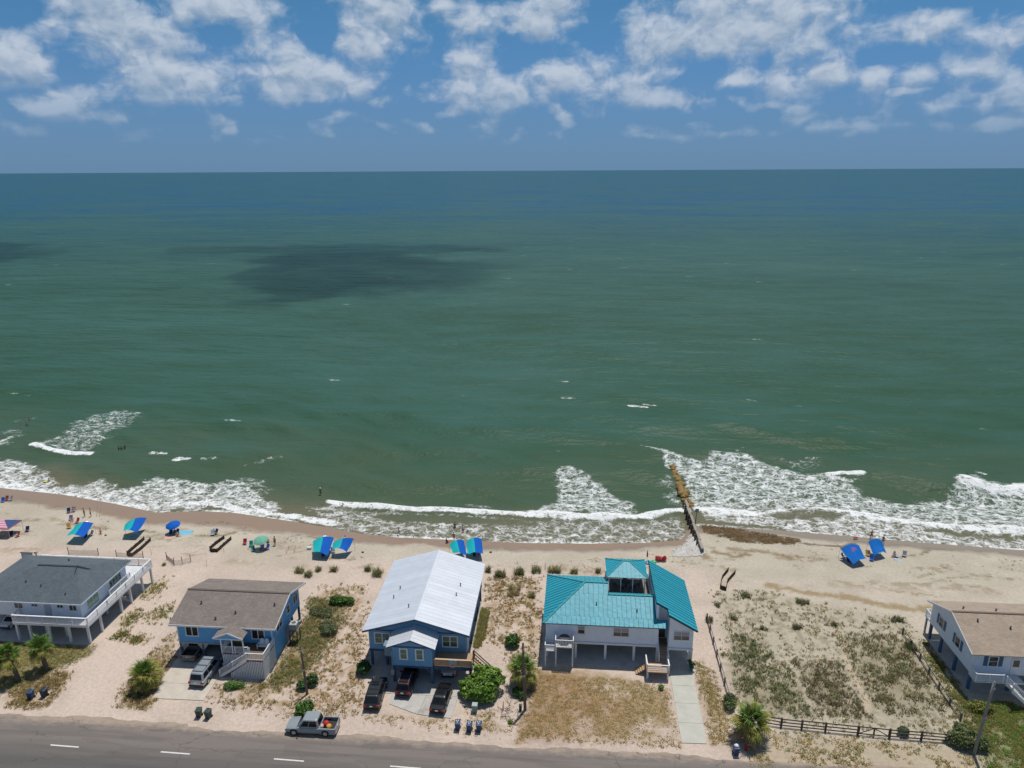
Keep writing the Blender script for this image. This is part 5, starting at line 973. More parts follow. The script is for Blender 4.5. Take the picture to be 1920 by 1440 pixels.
gb_ = thing("junction_box", "small dark green junction box left of the leaning pole", "utility box", (-4.85, 67.75, 0)); m = MB(); m.box(-0.16, 0.16, -0.14, 0.14, 0, 0.75); m.build("cabinet", BING, gb_, bevel=0.03); m = MB(); m.box(-0.18, 0.18, -0.16, 0.16, 0.75, 0.80); m.build("lid", BING, gb_)
wp = thing("marker_post", "short white marker post beside the leaning pole base", "post", (-5.05, 66.45, 0)); m = MB(); m.tube([(0, 0, -0.1), (0, 0, 0.85)], 0.05, 8); m.build("shaft", WHITED, wp); m = MB(); m.lathe([(0.07, 0.85), (0.07, 0.92), (0.02, 0.96)], n=8); m.build("cap", WHITE, wp)
POLE = M('pole_wood', (0.155, 0.120, 0.095), 0.85, 0.3, 3.0, stretch=(3, 3, 0.4)); POLEG = M('pole_wood_grey', (0.25, 0.24, 0.215), 0.85, 0.25, 3.0, stretch=(3, 3, 0.4))
def pole(label, base, top, r, mat):
    t = thing("utility_pole", label, "pole", (base[0], base[1], 0)); m = MB((base[0], base[1], 0)); b_ = Vector((base[0], base[1], -0.4)); tp = Vector(top)
    m.tube([b_+(tp-b_)*k for k in np.linspace(0, 1, 6)], [r*(1.1-0.35*k) for k in np.linspace(0, 1, 6)], 10); m.build("shaft", mat, t, smooth=True)
    d = (tp-b_).normalized(); m = MB((base[0], base[1], 0)); m.tube([tp, tp+d*0.12], [r*0.8, r*0.45], 10); m.build("cap", mat, t)
    for k in (0.55, 0.93): c = b_+(tp-b_)*k; m = MB((base[0], base[1], 0)); m.box(c.x-r*0.9, c.x+r*0.9, c.y-r*1.15, c.y-r*0.8, c.z-0.12, c.z+0.12); m.build("bracket", GREYM, t)
pole("tall brown wooden pole beside the bare sandy lawn", (-4.3, 67.9), (-4.55, 67.9, 9.0), 0.17, POLE); pole("brown wooden pole in the scrub between the two blue houses", (-30.5, 68.5), (-30.7, 68.5, 6.7), 0.15, POLE); pole("grey wooden pole beside the bright lawn at right", (43.8, 64.9), (44.25, 64.9, 9.3), 0.17, POLEG)

# ------------------------------------------------------------------ fences on the scrub lot
def rail_fence(label, pts, mat, rails=3, h=1.15, gates=(), group=None):
    t = thing("rail_fence", label, "fence", (pts[0][0], pts[0][1], 0), group=group); org = (pts[0][0], pts[0][1], 0)
    for (x, y) in pts: m = MB(org); m.box(x-0.09, x+0.09, y-0.09, y+0.09, -0.3, h+0.08); m.build("post", mat, t)
    for i in range(len(pts)-1):
        if i in gates: continue
        for k in range(rails):
            z = h*(0.28+0.72*k/(rails-1))-0.06+random.uniform(-0.03, 0.03); m = MB(org); m.bar((pts[i][0], pts[i][1], z), (pts[i+1][0], pts[i+1][1], z+random.uniform(-0.04, 0.04)), 0.05, 0.13); m.build("rail", mat, t)
    for i in gates:
        (x0, y0), (x1, y1) = pts[i], pts[i+1]; xm, ym = (x0+x1)/2, (y0+y1)/2
        for (a, b_, dx) in (((x0+0.13, y0), (xm-0.04, ym), 1), ((xm+0.04, ym), (x1-0.13, y1), -1)):
            m = MB(org)
            for z in (0.2, h-0.05): m.bar((a[0], a[1], z), (b_[0], b_[1], z), 0.05, 0.12)
            for q in (a, b_): m.bar((q[0], q[1], 0.13), (q[0], q[1], h), 0.06, 0.1)
            m.bar((a[0], a[1], 0.22 if dx > 0 else h-0.1), (b_[0], b_[1], h-0.1 if dx > 0 else 0.22), 0.04, 0.09); m.build("gate_leaf", mat, t)
FEN = M('fence_dark_wood', (0.085, 0.072, 0.060), 0.85, 0.3, 2.0); FENG = M('fence_grey_wood', (0.17, 0.15, 0.13), 0.9, 0.3, 2.0)
rail_fence("dark rail fence with double gate along the front of scrub lot", [(22.6, 67.75), (24.5, 67.45), (26.7, 67.3), (29.2, 67.1), (32.6, 66.9), (35.9, 66.7), (39.2, 66.6), (42.0, 66.5), (43.0, 66.45)], FEN, gates=(4,))
rail_fence("weathered rail fence from the teal roofed house side to the palm", [(19.8, 87.0), (19.75, 84.4), (19.7, 81.8), (19.66, 79.2), (19.62, 76.6), (19.6, 74.0), (19.55, 71.4)], FENG, rails=2, h=0.95)
rail_fence("weathered rail fence beside the tan roofed house", [(45.4, 85.7), (45.3, 83.0), (45.25, 80.4), (45.15, 77.8), (45.05, 75.1), (45.0, 72.4), (45.0, 70.0)], FENG, rails=2, h=0.95)

# ------------------------------------------------------------------ vegetation
LEAFMATS = {}
def leafmat(name, rough=0.55, trans=0.25, orand=0.0):
    return M(name, rough=rough, var=0.10, scale=3.0, spec=0.25, attr='Col', trans=trans, orand=orand)
GRASSM = leafmat('grass_blades', 0.7, 0.3); LEAFM = leafmat('broad_leaves', 0.45, 0.25)
def blades(name, pts, h, spread, nb, cols, lean=0.35, width=0.03, label=None, hv=0.4, flat=False):
    """many tufts, one mesh: pts (N,2), each tuft nb bent blades"""
    pts = np.asarray(pts); N = len(pts)
    if N == 0: return None
    B = N*nb; c = np.repeat(pts, nb, axis=0); zg = np.repeat(gz(pts[:, 0], pts[:, 1]), nb); ts = np.repeat(RNG.uniform(1-hv, 1+hv, N), nb)
    a = RNG.uniform(0, 6.283, B); r = spread*np.sqrt(RNG.uniform(0, 1, B))*ts; bx = c[:, 0]+r*np.cos(a); by = c[:, 1]+r*np.sin(a)
    a2 = a+RNG.normal(0, 0.7, B); L = h*ts*RNG.uniform(0.6, 1.15, B); ln = lean*RNG.uniform(0.4, 1.5, B)
    dx = np.cos(a2); dy = np.sin(a2); wx = -dy*width*ts; wy = dx*width*ts
    v = np.zeros((B, 5, 3), np.float32); z0 = zg-0.02
    v[:, 0] = np.stack([bx-wx, by-wy, z0], 1); v[:, 1] = np.stack([bx+wx, by+wy, z0], 1)
    mx = bx+dx*L*ln*0.45; my = by+dy*L*ln*0.45; mz = z0+L*0.62
    v[:, 2] = np.stack([mx+wx*0.8, my+wy*0.8, mz], 1); v[:, 3] = np.stack([mx-wx*0.8, my-wy*0.8, mz], 1)
    v[:, 4] = np.stack([bx+dx*L*ln*1.25, by+dy*L*ln*1.25, z0+L*(1.0-0.25*np.minimum(ln, 1.2))], 1)
    base = np.arange(B)[:, None]*5; tri = np.concatenate([base+np.array([0, 1, 2]), base+np.array([0, 2, 3]), base+np.array([3, 2, 4])], 0)
    me = mesh_np(name, v.reshape(-1, 3), tri, GRASSM)
    cols = np.asarray(cols); ci = np.repeat(RNG.integers(0, len(cols), N), nb); cc = cols[ci]*RNG.uniform(0.75, 1.25, (B, 1))*1.55; col_attr(me, np.repeat(cc, 5, axis=0))
    o = add_obj(name, me); o['kind'] = 'stuff'
    if label: o['label'] = label
    return o
def scatter(poly, n, clump=0.0, cs=0.5, seed=1, soft=0.0):
    lo = poly.min(0); hi = poly.max(0); p = RNG.uniform(lo, hi, (int(n*4), 2)); s = sdf(p[:, 0], p[:, 1], poly); ok = s < soft*RNG.uniform(-1, 1, len(p))
    if clump: ok &= fbm(p[:, 0], p[:, 1], cs, 3, seed) > clump+RNG.uniform(-0.16, 0.16, len(p))
    p = p[ok]; return p[:n]
def clear(p, boxes):
    ok = np.ones(len(p), bool)
    for (x0, x1, y0, y1) in boxes: ok &= ~((p[:, 0] > x0) & (p[:, 0] < x1) & (p[:, 1] > y0) & (p[:, 1] < y1))
    return p[ok]
SOLID = [(-24.6, -11.8, 71.2, 89.8), (-2.8, 16.4, 74.0, 88.4), (-49.6, -36.4, 70.4, 83.5), (-80, -62.4, 75.0, 90.5), (47.9, 62, 73.5, 88.2), (-49.4, -42.3, 66.3, 74), (-22, -12.1, 65.8, 74), (12.9, 16.1, 64, 76), (-23.3, -20.9, 66, 71.4)]
STRAW = (0.34, 0.26, 0.12); OCHR = (0.26, 0.18, 0.06); OLV = (0.15, 0.148, 0.055); GRN = (0.085, 0.135, 0.028); DGR = (0.050, 0.080, 0.022); BRN = (0.13, 0.085, 0.045); SAGE = (0.19, 0.20, 0.12); BRT = (0.10, 0.20, 0.025)
def veg(z, name, n, h, spread, nb, cols, clump=0.0, cs=0.5, lean=0.5, width=0.025, label=None, soft=0.8, seed=1):
    p = clear(scatter(ZP[z], n, clump, cs, seed, soft), SOLID); return blades(name, p, h, spread, nb, cols, lean, width, label)
veg('lawnL', "lawn_grass", 3000, 0.11, 0.15, 9, [OLV, GRN, OCHR, STRAW, OLV], 0.36, 0.3, 0.7, 0.03, "patchy green and straw lawn beside the far left palms")
veg('scrubL', "dry_grass", 900, 0.20, 0.14, 9, [STRAW, OCHR, OLV, BRN], 0.48, 0.5, 0.6, 0.025, "dry scrub on the sand at the far left verge")
veg('palmL', "dry_grass", 900, 0.22, 0.15, 9, [OCHR, STRAW, BRN, OLV], 0.38, 0.4, 0.6, 0.025, "brown dry grass round the bushy palm")
veg('yard23', "dune_grass", 2000, 0.17, 0.12, 9, [STRAW, OCHR, OCHR, BRN, OLV], 0.50, 0.9, 0.7, 0.03, "dry tufts scattered on sand between the two blue houses")
veg('yard23d', "dune_grass", 1500, 0.26, 0.17, 9, [OCHR, OLV, OLV, GRN, SAGE], 0.42, 0.45, 0.6, 0.03, "olive scrub beside the brown roofed blue house")
veg('yard34', "dune_grass", 1500, 0.17, 0.12, 9, [STRAW, OCHR, BRN, OLV], 0.47, 0.8, 0.7, 0.03, "dry tufts on sand between white and teal roofed houses")
veg('green3', "lawn_grass", 1400, 0.16, 0.14, 9, [GRN, OLV, OLV, OCHR], 0.25, 0.5, 0.6, 0.03, "green grass strip along the white roofed house", 0.3)
veg('lawn4', "lawn_grass", 4600, 0.08, 0.14, 8, [OCHR, (0.28, 0.20, 0.08), (0.25, 0.16, 0.07), STRAW, OLV, (0.20, 0.17, 0.07)], 0.47, 0.35, 0.9, 0.03, "sun browned lawn before the teal roofed house")
veg('lawn4r', "lawn_grass", 900, 0.13, 0.14, 8, [OCHR, OLV, STRAW], 0.44, 0.5, 0.8, 0.03, "thin dry grass right of the long driveway")
veg('lot', "dune_grass", 1800, 0.20, 0.13, 9, [SAGE, OLV, BRN, OLV, STRAW], 0.50, 0.7, 0.6, 0.028, "scattered dune tufts on the fenced scrub lot")
for q, k, cl in (('lot_a', 220, [OLV, SAGE, DGR]), ('lot_b', 560, [OLV, SAGE, DGR, OLV]), ('lot_c', 500, [BRN, (0.10, 0.075, 0.045), OLV, SAGE]), ('lot_d', 900, [OLV, BRN, SAGE, OLV, (0.12, 0.10, 0.05)])):
    veg(q, "dune_scrub", k, 0.30, 0.18, 10, cl, 0.47, 0.55, 0.55, 0.03, {"lot_a": "small olive thicket near the weathered left fence", "lot_b": "olive thicket behind the big palm", "lot_c": "brown thicket left of the footpath", "lot_d": "wide olive thicket right of the footpath"}[q], 3.5)
veg('verge', "verge_grass", 1100, 0.15, 0.13, 9, [OLV, STRAW, GRN, OCHR, STRAW], 0.52, 0.6, 0.7, 0.03, "sparse roadside weeds below the dark rail fence")
veg('lawnR', "lawn_grass", 5200, 0.16, 0.16, 9, [GRN, OLV, BRT, (0.13, 0.15, 0.04), OCHR], 0.34, 0.4, 0.6, 0.03, "bright green lawn at the right corner")
veg('h5side', "lawn_grass", 1200, 0.26, 0.16, 9, [OLV, GRN, OCHR], 0.42, 0.5, 0.6, 0.03, "rough grass between right fence and tan roofed house")
veg('v7verge', "verge_grass", 900, 0.12, 0.13, 9, [OCHR, STRAW, OLV, OCHR], 0.50, 0.6, 0.7, 0.03, "dry verge grass along the sandy road edge")
pp = np.concatenate([np.stack([G(ex, ey)[0]+RNG.normal(0, er/26.0, 110), G(ex, ey)[1]+RNG.normal(0, eb/12.0, 110)], 1) for ex, ey, er, eb in EL]); blades("dune_grass", clear(pp, SOLID), 0.24, 0.15, 9, [OLV, OCHR, GRN], 0.6, 0.03, "green and ochre tufts between the grey and brown roofed houses")
# tall sea-oat clumps one can count
def clump(px, py, rx, ry, n, h, cols, label, name="sea_oats"):
    c = G(px, py); p = np.stack([c[0]+np.clip(RNG.normal(0, 1, n), -1.3, 1.3)*rx/2.2, c[1]+np.clip(RNG.normal(0, 1, n), -1.3, 1.3)*ry/2.2], 1)
    o = blades(name, p-c[:2], h, 0.16, 12, cols, 0.45, 0.028)
    me = o.data; co = np.zeros(len(me.vertices)*3, np.float32); me.vertices.foreach_get('co', co); co = co.reshape(-1, 3)
    zc = np.repeat(gz(p[:, 0], p[:, 1])-gz(p[:, 0]-c[0], p[:, 1]-c[1])-c[2], 12*5); co[:, 2] += zc; me.vertices.foreach_set('co', co.ravel()); me.update()
    del o['kind']; o.location = c; tag(o, label, "beach grass", "clumps of tall beach grass")
for a in [(562,1072,0.9,0.8,26,0.75,"leftmost sea oat clump on the dune behind the brown roofed house"),(578,1079,0.9,0.7,24,0.7,"low sea oat clump just right of the leftmost one"),(597,1070,0.5,0.5,16,0.7,"narrow sea oat clump midway between the blue houses"),(627,1070,0.6,0.6,18,0.7,"rounded sea oat clump right of the narrow one"),(690,1070,0.7,0.6,18,0.75,"sea oats at the upper left of white roofed house"),(708,1078,1.0,1.2,42,0.85,"thick sea oats hugging the white roofed house wall side"),
          (915,1072,0.5,0.6,16,0.8,"small sea oat clump at the rear right of white roofed house"),(938,1080,1.1,1.0,40,0.85,"dense sea oat clump right of the white roof"),(972,1076,1.1,0.9,36,0.85,"broad sea oat clump halfway toward the teal roof"),(1006,1072,0.9,0.8,28,0.85,"sea oat clump beside a dark stake near teal roof"),(1040,1072,1.5,0.7,36,0.8,"long sea oat row behind the teal hip roof"),(1075,1074,0.8,0.6,18,0.7,"thin sea oats behind the teal roof ridge"),(964,1112,1.2,1.6,44,0.75,"olive beach grass mound below the sea oat row"),(997,1120,0.5,0.7,16,0.6,"small green tuft left of the teal roof edge"),(1120,1072,0.5,0.5,12,0.7,"wispy sea oats just left of the rooftop gazebo"),
          (1330,1165,0.6,0.6,18,0.6,"green tuft at the top of the weathered left fence"),(1345,1136,0.4,0.4,12,0.5,"small green tuft above the weathered left fence"),(1398,1118,0.8,0.8,24,0.6,"green dune clump on top of the scrub lot"),(1375,1160,0.6,0.5,14,0.5,"low dark clump in upper left scrub lot"),(1505,1130,1.3,0.7,30,0.6,"wide dark clump on the crest of scrub lot"),(1495,1178,0.7,0.5,22,0.5,"dark reddish clump in the upper scrub lot"),(1432,1180,0.6,0.5,14,0.45,"small dark clump left in upper scrub lot"),(1680,1163,1.1,0.6,26,0.55,"dark clump by the head of right fence"),(1565,1172,0.6,0.4,12,0.45,"small clump at the head of the footpath"),(1710,1215,0.9,1.0,30,0.6,"olive clump straddling the right fence"),
          (307,1060,0.35,0.3,10,0.4,"small green tuft by the wire sand fence"),(15,1085,0.7,0.6,18,0.6,"green tuft on the beach at the far left edge")]:
    clump(*a[:6], [OLV, SAGE, STRAW, DGR] if a[0] < 1300 else [OLV, DGR, BRN, SAGE], a[6])
# leafy shrubs
def leaves(lobes, n, size, cols, par, name="foliage", up=0.5, long=1.3):
    V = []; Cc = []; tot = sum(l[3]*l[4]*l[5] for l in lobes)
    for (x, y, z, a, b_, c) in lobes:
        k = int(n*(a*b_*c/tot)**0.8*(tot/tot)) if len(lobes) > 1 else n; k = max(k, 60)
        d = RNG.normal(0, 1, (k, 3)); d /= np.linalg.norm(d, axis=1)[:, None]; d[:, 2] = np.where(d[:, 2] < -0.35, -d[:, 2]*0.6, d[:, 2])
        bump = 0.78+0.5*(vnoise(d[:, 0]*2+x*3+9, d[:, 1]*2+d[:, 2]*2.7+y*3+9, 1.3, 5))
        r = (RNG.uniform(0, 1, k)**0.33*0.62+0.38)*bump; p = np.stack([x+d[:, 0]*a*r, y+d[:, 1]*b_*r, z+d[:, 2]*c*r], 1)
        nn = d+RNG.normal(0, 0.55, (k, 3))+np.array([0, 0, up]); nn /= np.linalg.norm(nn, axis=1)[:, None]
        t1 = np.cross(nn, RNG.normal(0, 1, (k, 3))); t1 /= np.linalg.norm(t1, axis=1)[:, None]; t2 = np.cross(nn, t1); s = size*RNG.uniform(0.6, 1.3, k)[:, None]
        q = np.stack([p-t1*s*long, p+t2*s*0.62-nn*s*0.12, p+t1*s*long, p-t2*s*0.62-nn*s*0.12], 1); V.append(q.reshape(-1, 3))
        cl = np.asarray(cols)[RNG.integers(0, len(cols), k)]*RNG.uniform(0.6, 1.4, (k, 1))*1.35; Cc.append(np.repeat(cl, 4, axis=0))
    V = np.concatenate(V); me = mesh_np(name, V, np.arange(len(V)).reshape(-1, 4), LEAFM); col_attr(me, np.concatenate(Cc)); return add_obj(name, me, par)
STEM = M('stem_bark', (0.11, 0.08, 0.055), 0.9, 0.25)
def shrub(label, px, py, lobes, n, size, cols, name="shrub", stems=4, g=None, cat="shrub"):
    c = G(px, py); t = thing(name, label, cat, c, group=g); leaves(lobes, n, size, cols, t, "crown")
    for k in range(stems):
        l = lobes[k % len(lobes)]; m = MB(); m.tube([(l[0]*0.25, l[1]*0.25, -0.1), (l[0]*0.6, l[1]*0.6, l[2]*0.5), (l[0], l[1], l[2])], [0.07, 0.05, 0.02], 6); m.build("stem", STEM, t)
    return t
SG = [(0.085, 0.175, 0.018), (0.12, 0.22, 0.03), (0.06, 0.12, 0.02), (0.20, 0.28, 0.05), (0.10, 0.19, 0.02)]; SGD = [(0.030, 0.075, 0.018), (0.045, 0.10, 0.022), (0.02, 0.05, 0.015)]; SGO = [(0.085, 0.10, 0.035), (0.12, 0.13, 0.05), (0.06, 0.085, 0.03), (0.14, 0.15, 0.08)]
shrub("big round bright green broadleaf bush beside the black sedan", 898, 1306, [(0, 0, 1.3, 1.9, 1.7, 1.4), (1.2, 1.2, 1.7, 1.6, 1.5, 1.5), (-1.1, 0.3, 1.0, 1.3, 1.3, 1.1), (0.7, -0.5, 0.9, 1.5, 1.2, 1.0), (0.2, 1.4, 1.9, 1.2, 1.1, 1.3)], 6500, 0.15, SG, "broadleaf_bush", 5)
shrub("round dark green bush on sand between white and teal roofs", 960, 1211, [(0, 0, 0.75, 0.95, 0.9, 0.85), (0.3, 0.2, 0.9, 0.7, 0.7, 0.7)], 1900, 0.10, SGD+SG[:1])
shrub("bright green spreading bush on the dune between blue houses", 640, 1132, [(0, 0, 0.5, 1.3, 0.8, 0.65), (-0.9, -0.1, 0.5, 0.8, 0.7, 0.75), (1.1, 0.1, 0.45, 0.9, 0.7, 0.5)], 2200, 0.10, SG[:3]+SGD)
shrub("grey green low bush below the bright spreading bush", 617, 1186, [(0, 0, 0.5, 1.2, 1.1, 0.7), (-0.6, 0.9, 0.5, 0.9, 0.8, 0.6)], 2000, 0.09, SGO+[(0.15, 0.18, 0.11)])
shrub("olive bush between the condenser stand and the dune", 600, 1150, [(0, 0, 0.3, 1.6, 1.0, 0.45), (1.0, -0.6, 0.3, 1.0, 0.8, 0.4)], 1500, 0.09, SGO)
shrub("round green bush at the foot of the pole by the pickup", 570, 1338, [(0, 0, 0.65, 1.0, 0.9, 0.75), (0.4, 0.3, 0.8, 0.7, 0.7, 0.7)], 1900, 0.10, SGD+SG[:2])
shrub("dark bush behind the pole between the blue houses", 585, 1283, [(0, 0, 0.6, 0.8, 0.7, 0.7), (-0.9, -0.9, 0.5, 0.6, 0.6, 0.6)], 1300, 0.10, SGD)
shrub("dark bush under the front left corner of white roofed house", 682, 1262, [(0, 0, 0.8, 0.9, 0.9, 0.9)], 1300, 0.11, SGD)
shrub("pale green bush at the foot of the white stairs", 433, 1290, [(0, 0, 0.35, 0.95, 0.6, 0.45), (0.9, 0.2, 0.3, 0.7, 0.5, 0.35)], 1100, 0.08, [(0.10, 0.19, 0.04), (0.07, 0.14, 0.03)])
shrub("small bush near the landing of the teal roofed house stairs", 1239, 1292, [(0, 0, 0.3, 0.35, 0.35, 0.35)], 350, 0.06, SG)
shrub("wide olive bush at the corner of the dark fence", 1808, 1398, [(0, 0, 0.9, 1.5, 1.1, 1.1), (1.3, -0.2, 0.7, 1.0, 0.9, 0.9), (-1.0, 0.3, 0.6, 0.9, 0.8, 0.8), (0.2, 1.2, 0.8, 1.0, 0.9, 0.9)], 3600, 0.11, SGO+[(0.10, 0.15, 0.03)])
shrub("green bush against the dark fence right of the gate", 1692, 1378, [(0, 0, 0.5, 0.65, 0.5, 0.6)], 700, 0.08, SGD+SGO)
shrub("yellow green shrub at the upper corner of the bright lawn", 1838, 1332, [(0, 0, 0.5, 1.4, 0.8, 0.6)], 1000, 0.10, [(0.16, 0.17, 0.03), (0.20, 0.17, 0.04), (0.10, 0.15, 0.03)])
shrub("low green bush at the corner of the palm and left fence", 1368, 1318, [(0, 0, 0.5, 0.8, 0.9, 0.6), (-0.3, -1.0, 0.4, 0.6, 0.8, 0.5)], 1100, 0.09, SGD+SGO)
shrub("dark ferny plant below the palm by the tall pole", 972, 1303, [(0, 0, 0.45, 0.8, 0.7, 0.5), (0.5, -0.5, 0.35, 0.6, 0.5, 0.4)], 900, 0.10, SGD+SG[:1])
shrub("small green weed at the leaning pole foot", 957, 1356, [(0, 0, 0.2, 0.3, 0.25, 0.25)], 220, 0.06, SG)
# brush pile
bpile = thing("brush_pile", "pile of dry grey brown palm branches near the tall pole", "brush pile", G(948, 1336)); BR = M('dry_branch', (0.20, 0.14, 0.10), 0.9, 0.3)
for k in range(26):
    a = random.uniform(0, 6.28); x, y = random.gauss(0, 0.7), random.gauss(0, 0.8); L = random.uniform(0.5, 1.4); m = MB(); m.tube([(x, y, 0.05), (x+L*0.5*math.cos(a), y+L*0.5*math.sin(a), random.uniform(0.1, 0.45)), (x+L*math.cos(a), y+L*math.sin(a), random.uniform(0.0, 0.5))], [0.035, 0.025, 0.01], 5); m.build("branch", BR, bpile)
# fan palms
def frond_mesh(seed, droop, cols, size=1.0):
    rng = np.random.default_rng(seed); V = []; Q = []; Cc = []
    def quad(a, b_, c, d, col):
        k = len(V); V.extend([a, b_, c, d]); Q.append((k, k+1, k+2, k+3)); Cc.extend([col]*4)
    pl = 0.95*size
    P0 = np.array([0, 0, 0.0]); P1 = np.array([pl*0.6, 0, pl*0.10]); P2 = np.array([pl, 0, -pl*0.02*droop])
    pc = np.array([0.16, 0.17, 0.05])
    for a, b_, w0, w1 in ((P0, P1, 0.03, 0.022), (P1, P2, 0.022, 0.016)):
        quad(a+[0, -w0, 0], b_+[0, -w1, 0], b_+[0, w1, 0], a+[0, w0, 0], pc); quad(a+[0, 0, -w0], b_+[0, 0, -w1], b_+[0, 0, w1], a+[0, 0, w0], pc)
    n = 19
    for i in range(n):
        s = (i-(n-1)/2)/((n-1)/2); ang = s*1.9; L = size*(0.95-0.30*abs(s))*rng.uniform(0.9, 1.1); o = P2+np.array([0.28*size*(1-abs(s)), 0, -0.10*droop*(1-abs(s))*size]) - np.array([0.14*size, 0, 0])
        d = np.array([math.cos(ang), math.sin(ang), 0.22*abs(s)-0.05]); pr = np.array([-math.sin(ang), math.cos(ang), 0]); w0 = 0.05*size
        a = o; b_ = o+d*L*0.55+np.array([0, 0, -0.06*droop*L]); c = o+d*L*0.92+np.array([0, 0, -0.42*droop*L*rng.uniform(0.7, 1.4)])
        col = np.array(cols[rng.integers(0, len(cols))])*rng.uniform(0.8, 1.2)
        quad(a-pr*w0*0.3, b_-pr*w0+[0, 0, 0.02], b_+pr*w0*0.1-[0, 0, 0.015], a+pr*w0*0.1, col); quad(a+pr*w0*0.1, b_+pr*w0*0.1-[0, 0, 0.015], b_+pr*w0+[0, 0, 0.02], a+pr*w0*0.3, col)
        quad(b_-pr*w0, c-pr*0.006, c+pr*0.006, b_+pr*w0, col)
    me = mesh_np("frond", np.array(V), np.array(Q), LEAFM); col_attr(me, np.array(Cc)*1.5); return me
PG = [(0.075, 0.14, 0.02), (0.10, 0.17, 0.03), (0.055, 0.10, 0.02)]; PY = [(0.20, 0.20, 0.04), (0.15, 0.18, 0.04), (0.24, 0.20, 0.06)]; PB = [(0.22, 0.15, 0.07), (0.17, 0.11, 0.05), (0.28, 0.21, 0.11)]
FR = {'g': [frond_mesh(i, 0.6+0.3*i, PG) for i in range(3)], 'y': [frond_mesh(10+i, 1.0+0.4*i, PY) for i in range(2)], 'b': [frond_mesh(20+i, 1.8, PB) for i in range(2)]}
TRUNK = M('palm_trunk', (0.14, 0.105, 0.08), 0.9, 0.35, 4.0, bump=0.8, bscale=12)
def palm(label, px, py, h, scale, nf, lean=(0, 0), mix='gggyyb', seed=1):
    rng = random.Random(seed); c = G(px, py); t = thing("fan_palm", label, "palm tree", c, group="fan palms"); top = Vector((lean[0], lean[1], h))
    m = MB(); k = 7; m.tube([(lean[0]*(i/k)**1.5, lean[1]*(i/k)**1.5, -0.2+(h+0.2)*i/k) for i in range(k+1)], [0.26-0.05*i/k+0.03*(i % 2) for i in range(k+1)], 10); tr = m.build("trunk", TRUNK, t)
    for i in range(10):   # boot stubs
        a = rng.uniform(0, 6.28); z = h*rng.uniform(0.45, 0.98); q = (z/h)**1.5; m = MB(); b0 = Vector((lean[0]*q+0.2*math.cos(a), lean[1]*q+0.2*math.sin(a), z)); m.bar(b0, b0+Vector((0.16*math.cos(a), 0.16*math.sin(a), 0.25)), 0.09, 0.04); m.build("leaf_stub", TRUNK, tr)
    for i in range(nf):
        f = i/(nf-1); el = math.radians(78-f*118+rng.uniform(-10, 10)); az_ = i*2.39996+rng.uniform(-0.25, 0.25)
        kd = mix[min(len(mix)-1, int(f*len(mix)))]; me = rng.choice(FR[kd]); o = bpy.data.objects.new("frond", me); COL.objects.link(o); o.parent = t
        o.location = top+Vector((0, 0, -0.25*f)); o.rotation_euler = (Matrix.Rotation(az_, 4, 'Z') @ Matrix.Rotation(-el, 4, 'Y') @ Matrix.Rotation(rng.uniform(-0.5, 0.5), 4, 'X')).to_euler(); s = scale*rng.uniform(0.85, 1.12); o.scale = (s, s, s)
    return t
palm("big bushy fan palm behind the overfilled blue bin", 1402, 1384, 2.1, 1.25, 44, (0.1, 0), 'ggyyyybb', 3)
palm("bushy fan palm on the brown verge left of the silver suv", 275, 1290, 1.7, 1.15, 38, (-0.1, 0.1), 'gyyyyyb', 4)
palm("windblown fan palm at the far left lawn, nearest the road", 36, 1277, 3.4, 1.0, 34, (-1.0, 0.2), 'gggyyb', 5)
palm("fan palm on the left lawn just right of the windblown one", 88, 1257, 3.2, 0.95, 34, (-0.55, 0.2), 'gggyyb', 6)
palm("fan palm with yellowing skirt behind the tall brown pole", 981, 1288, 2.2, 1.15, 36, (0.0, 0.2), 'ggyyyb', 7)

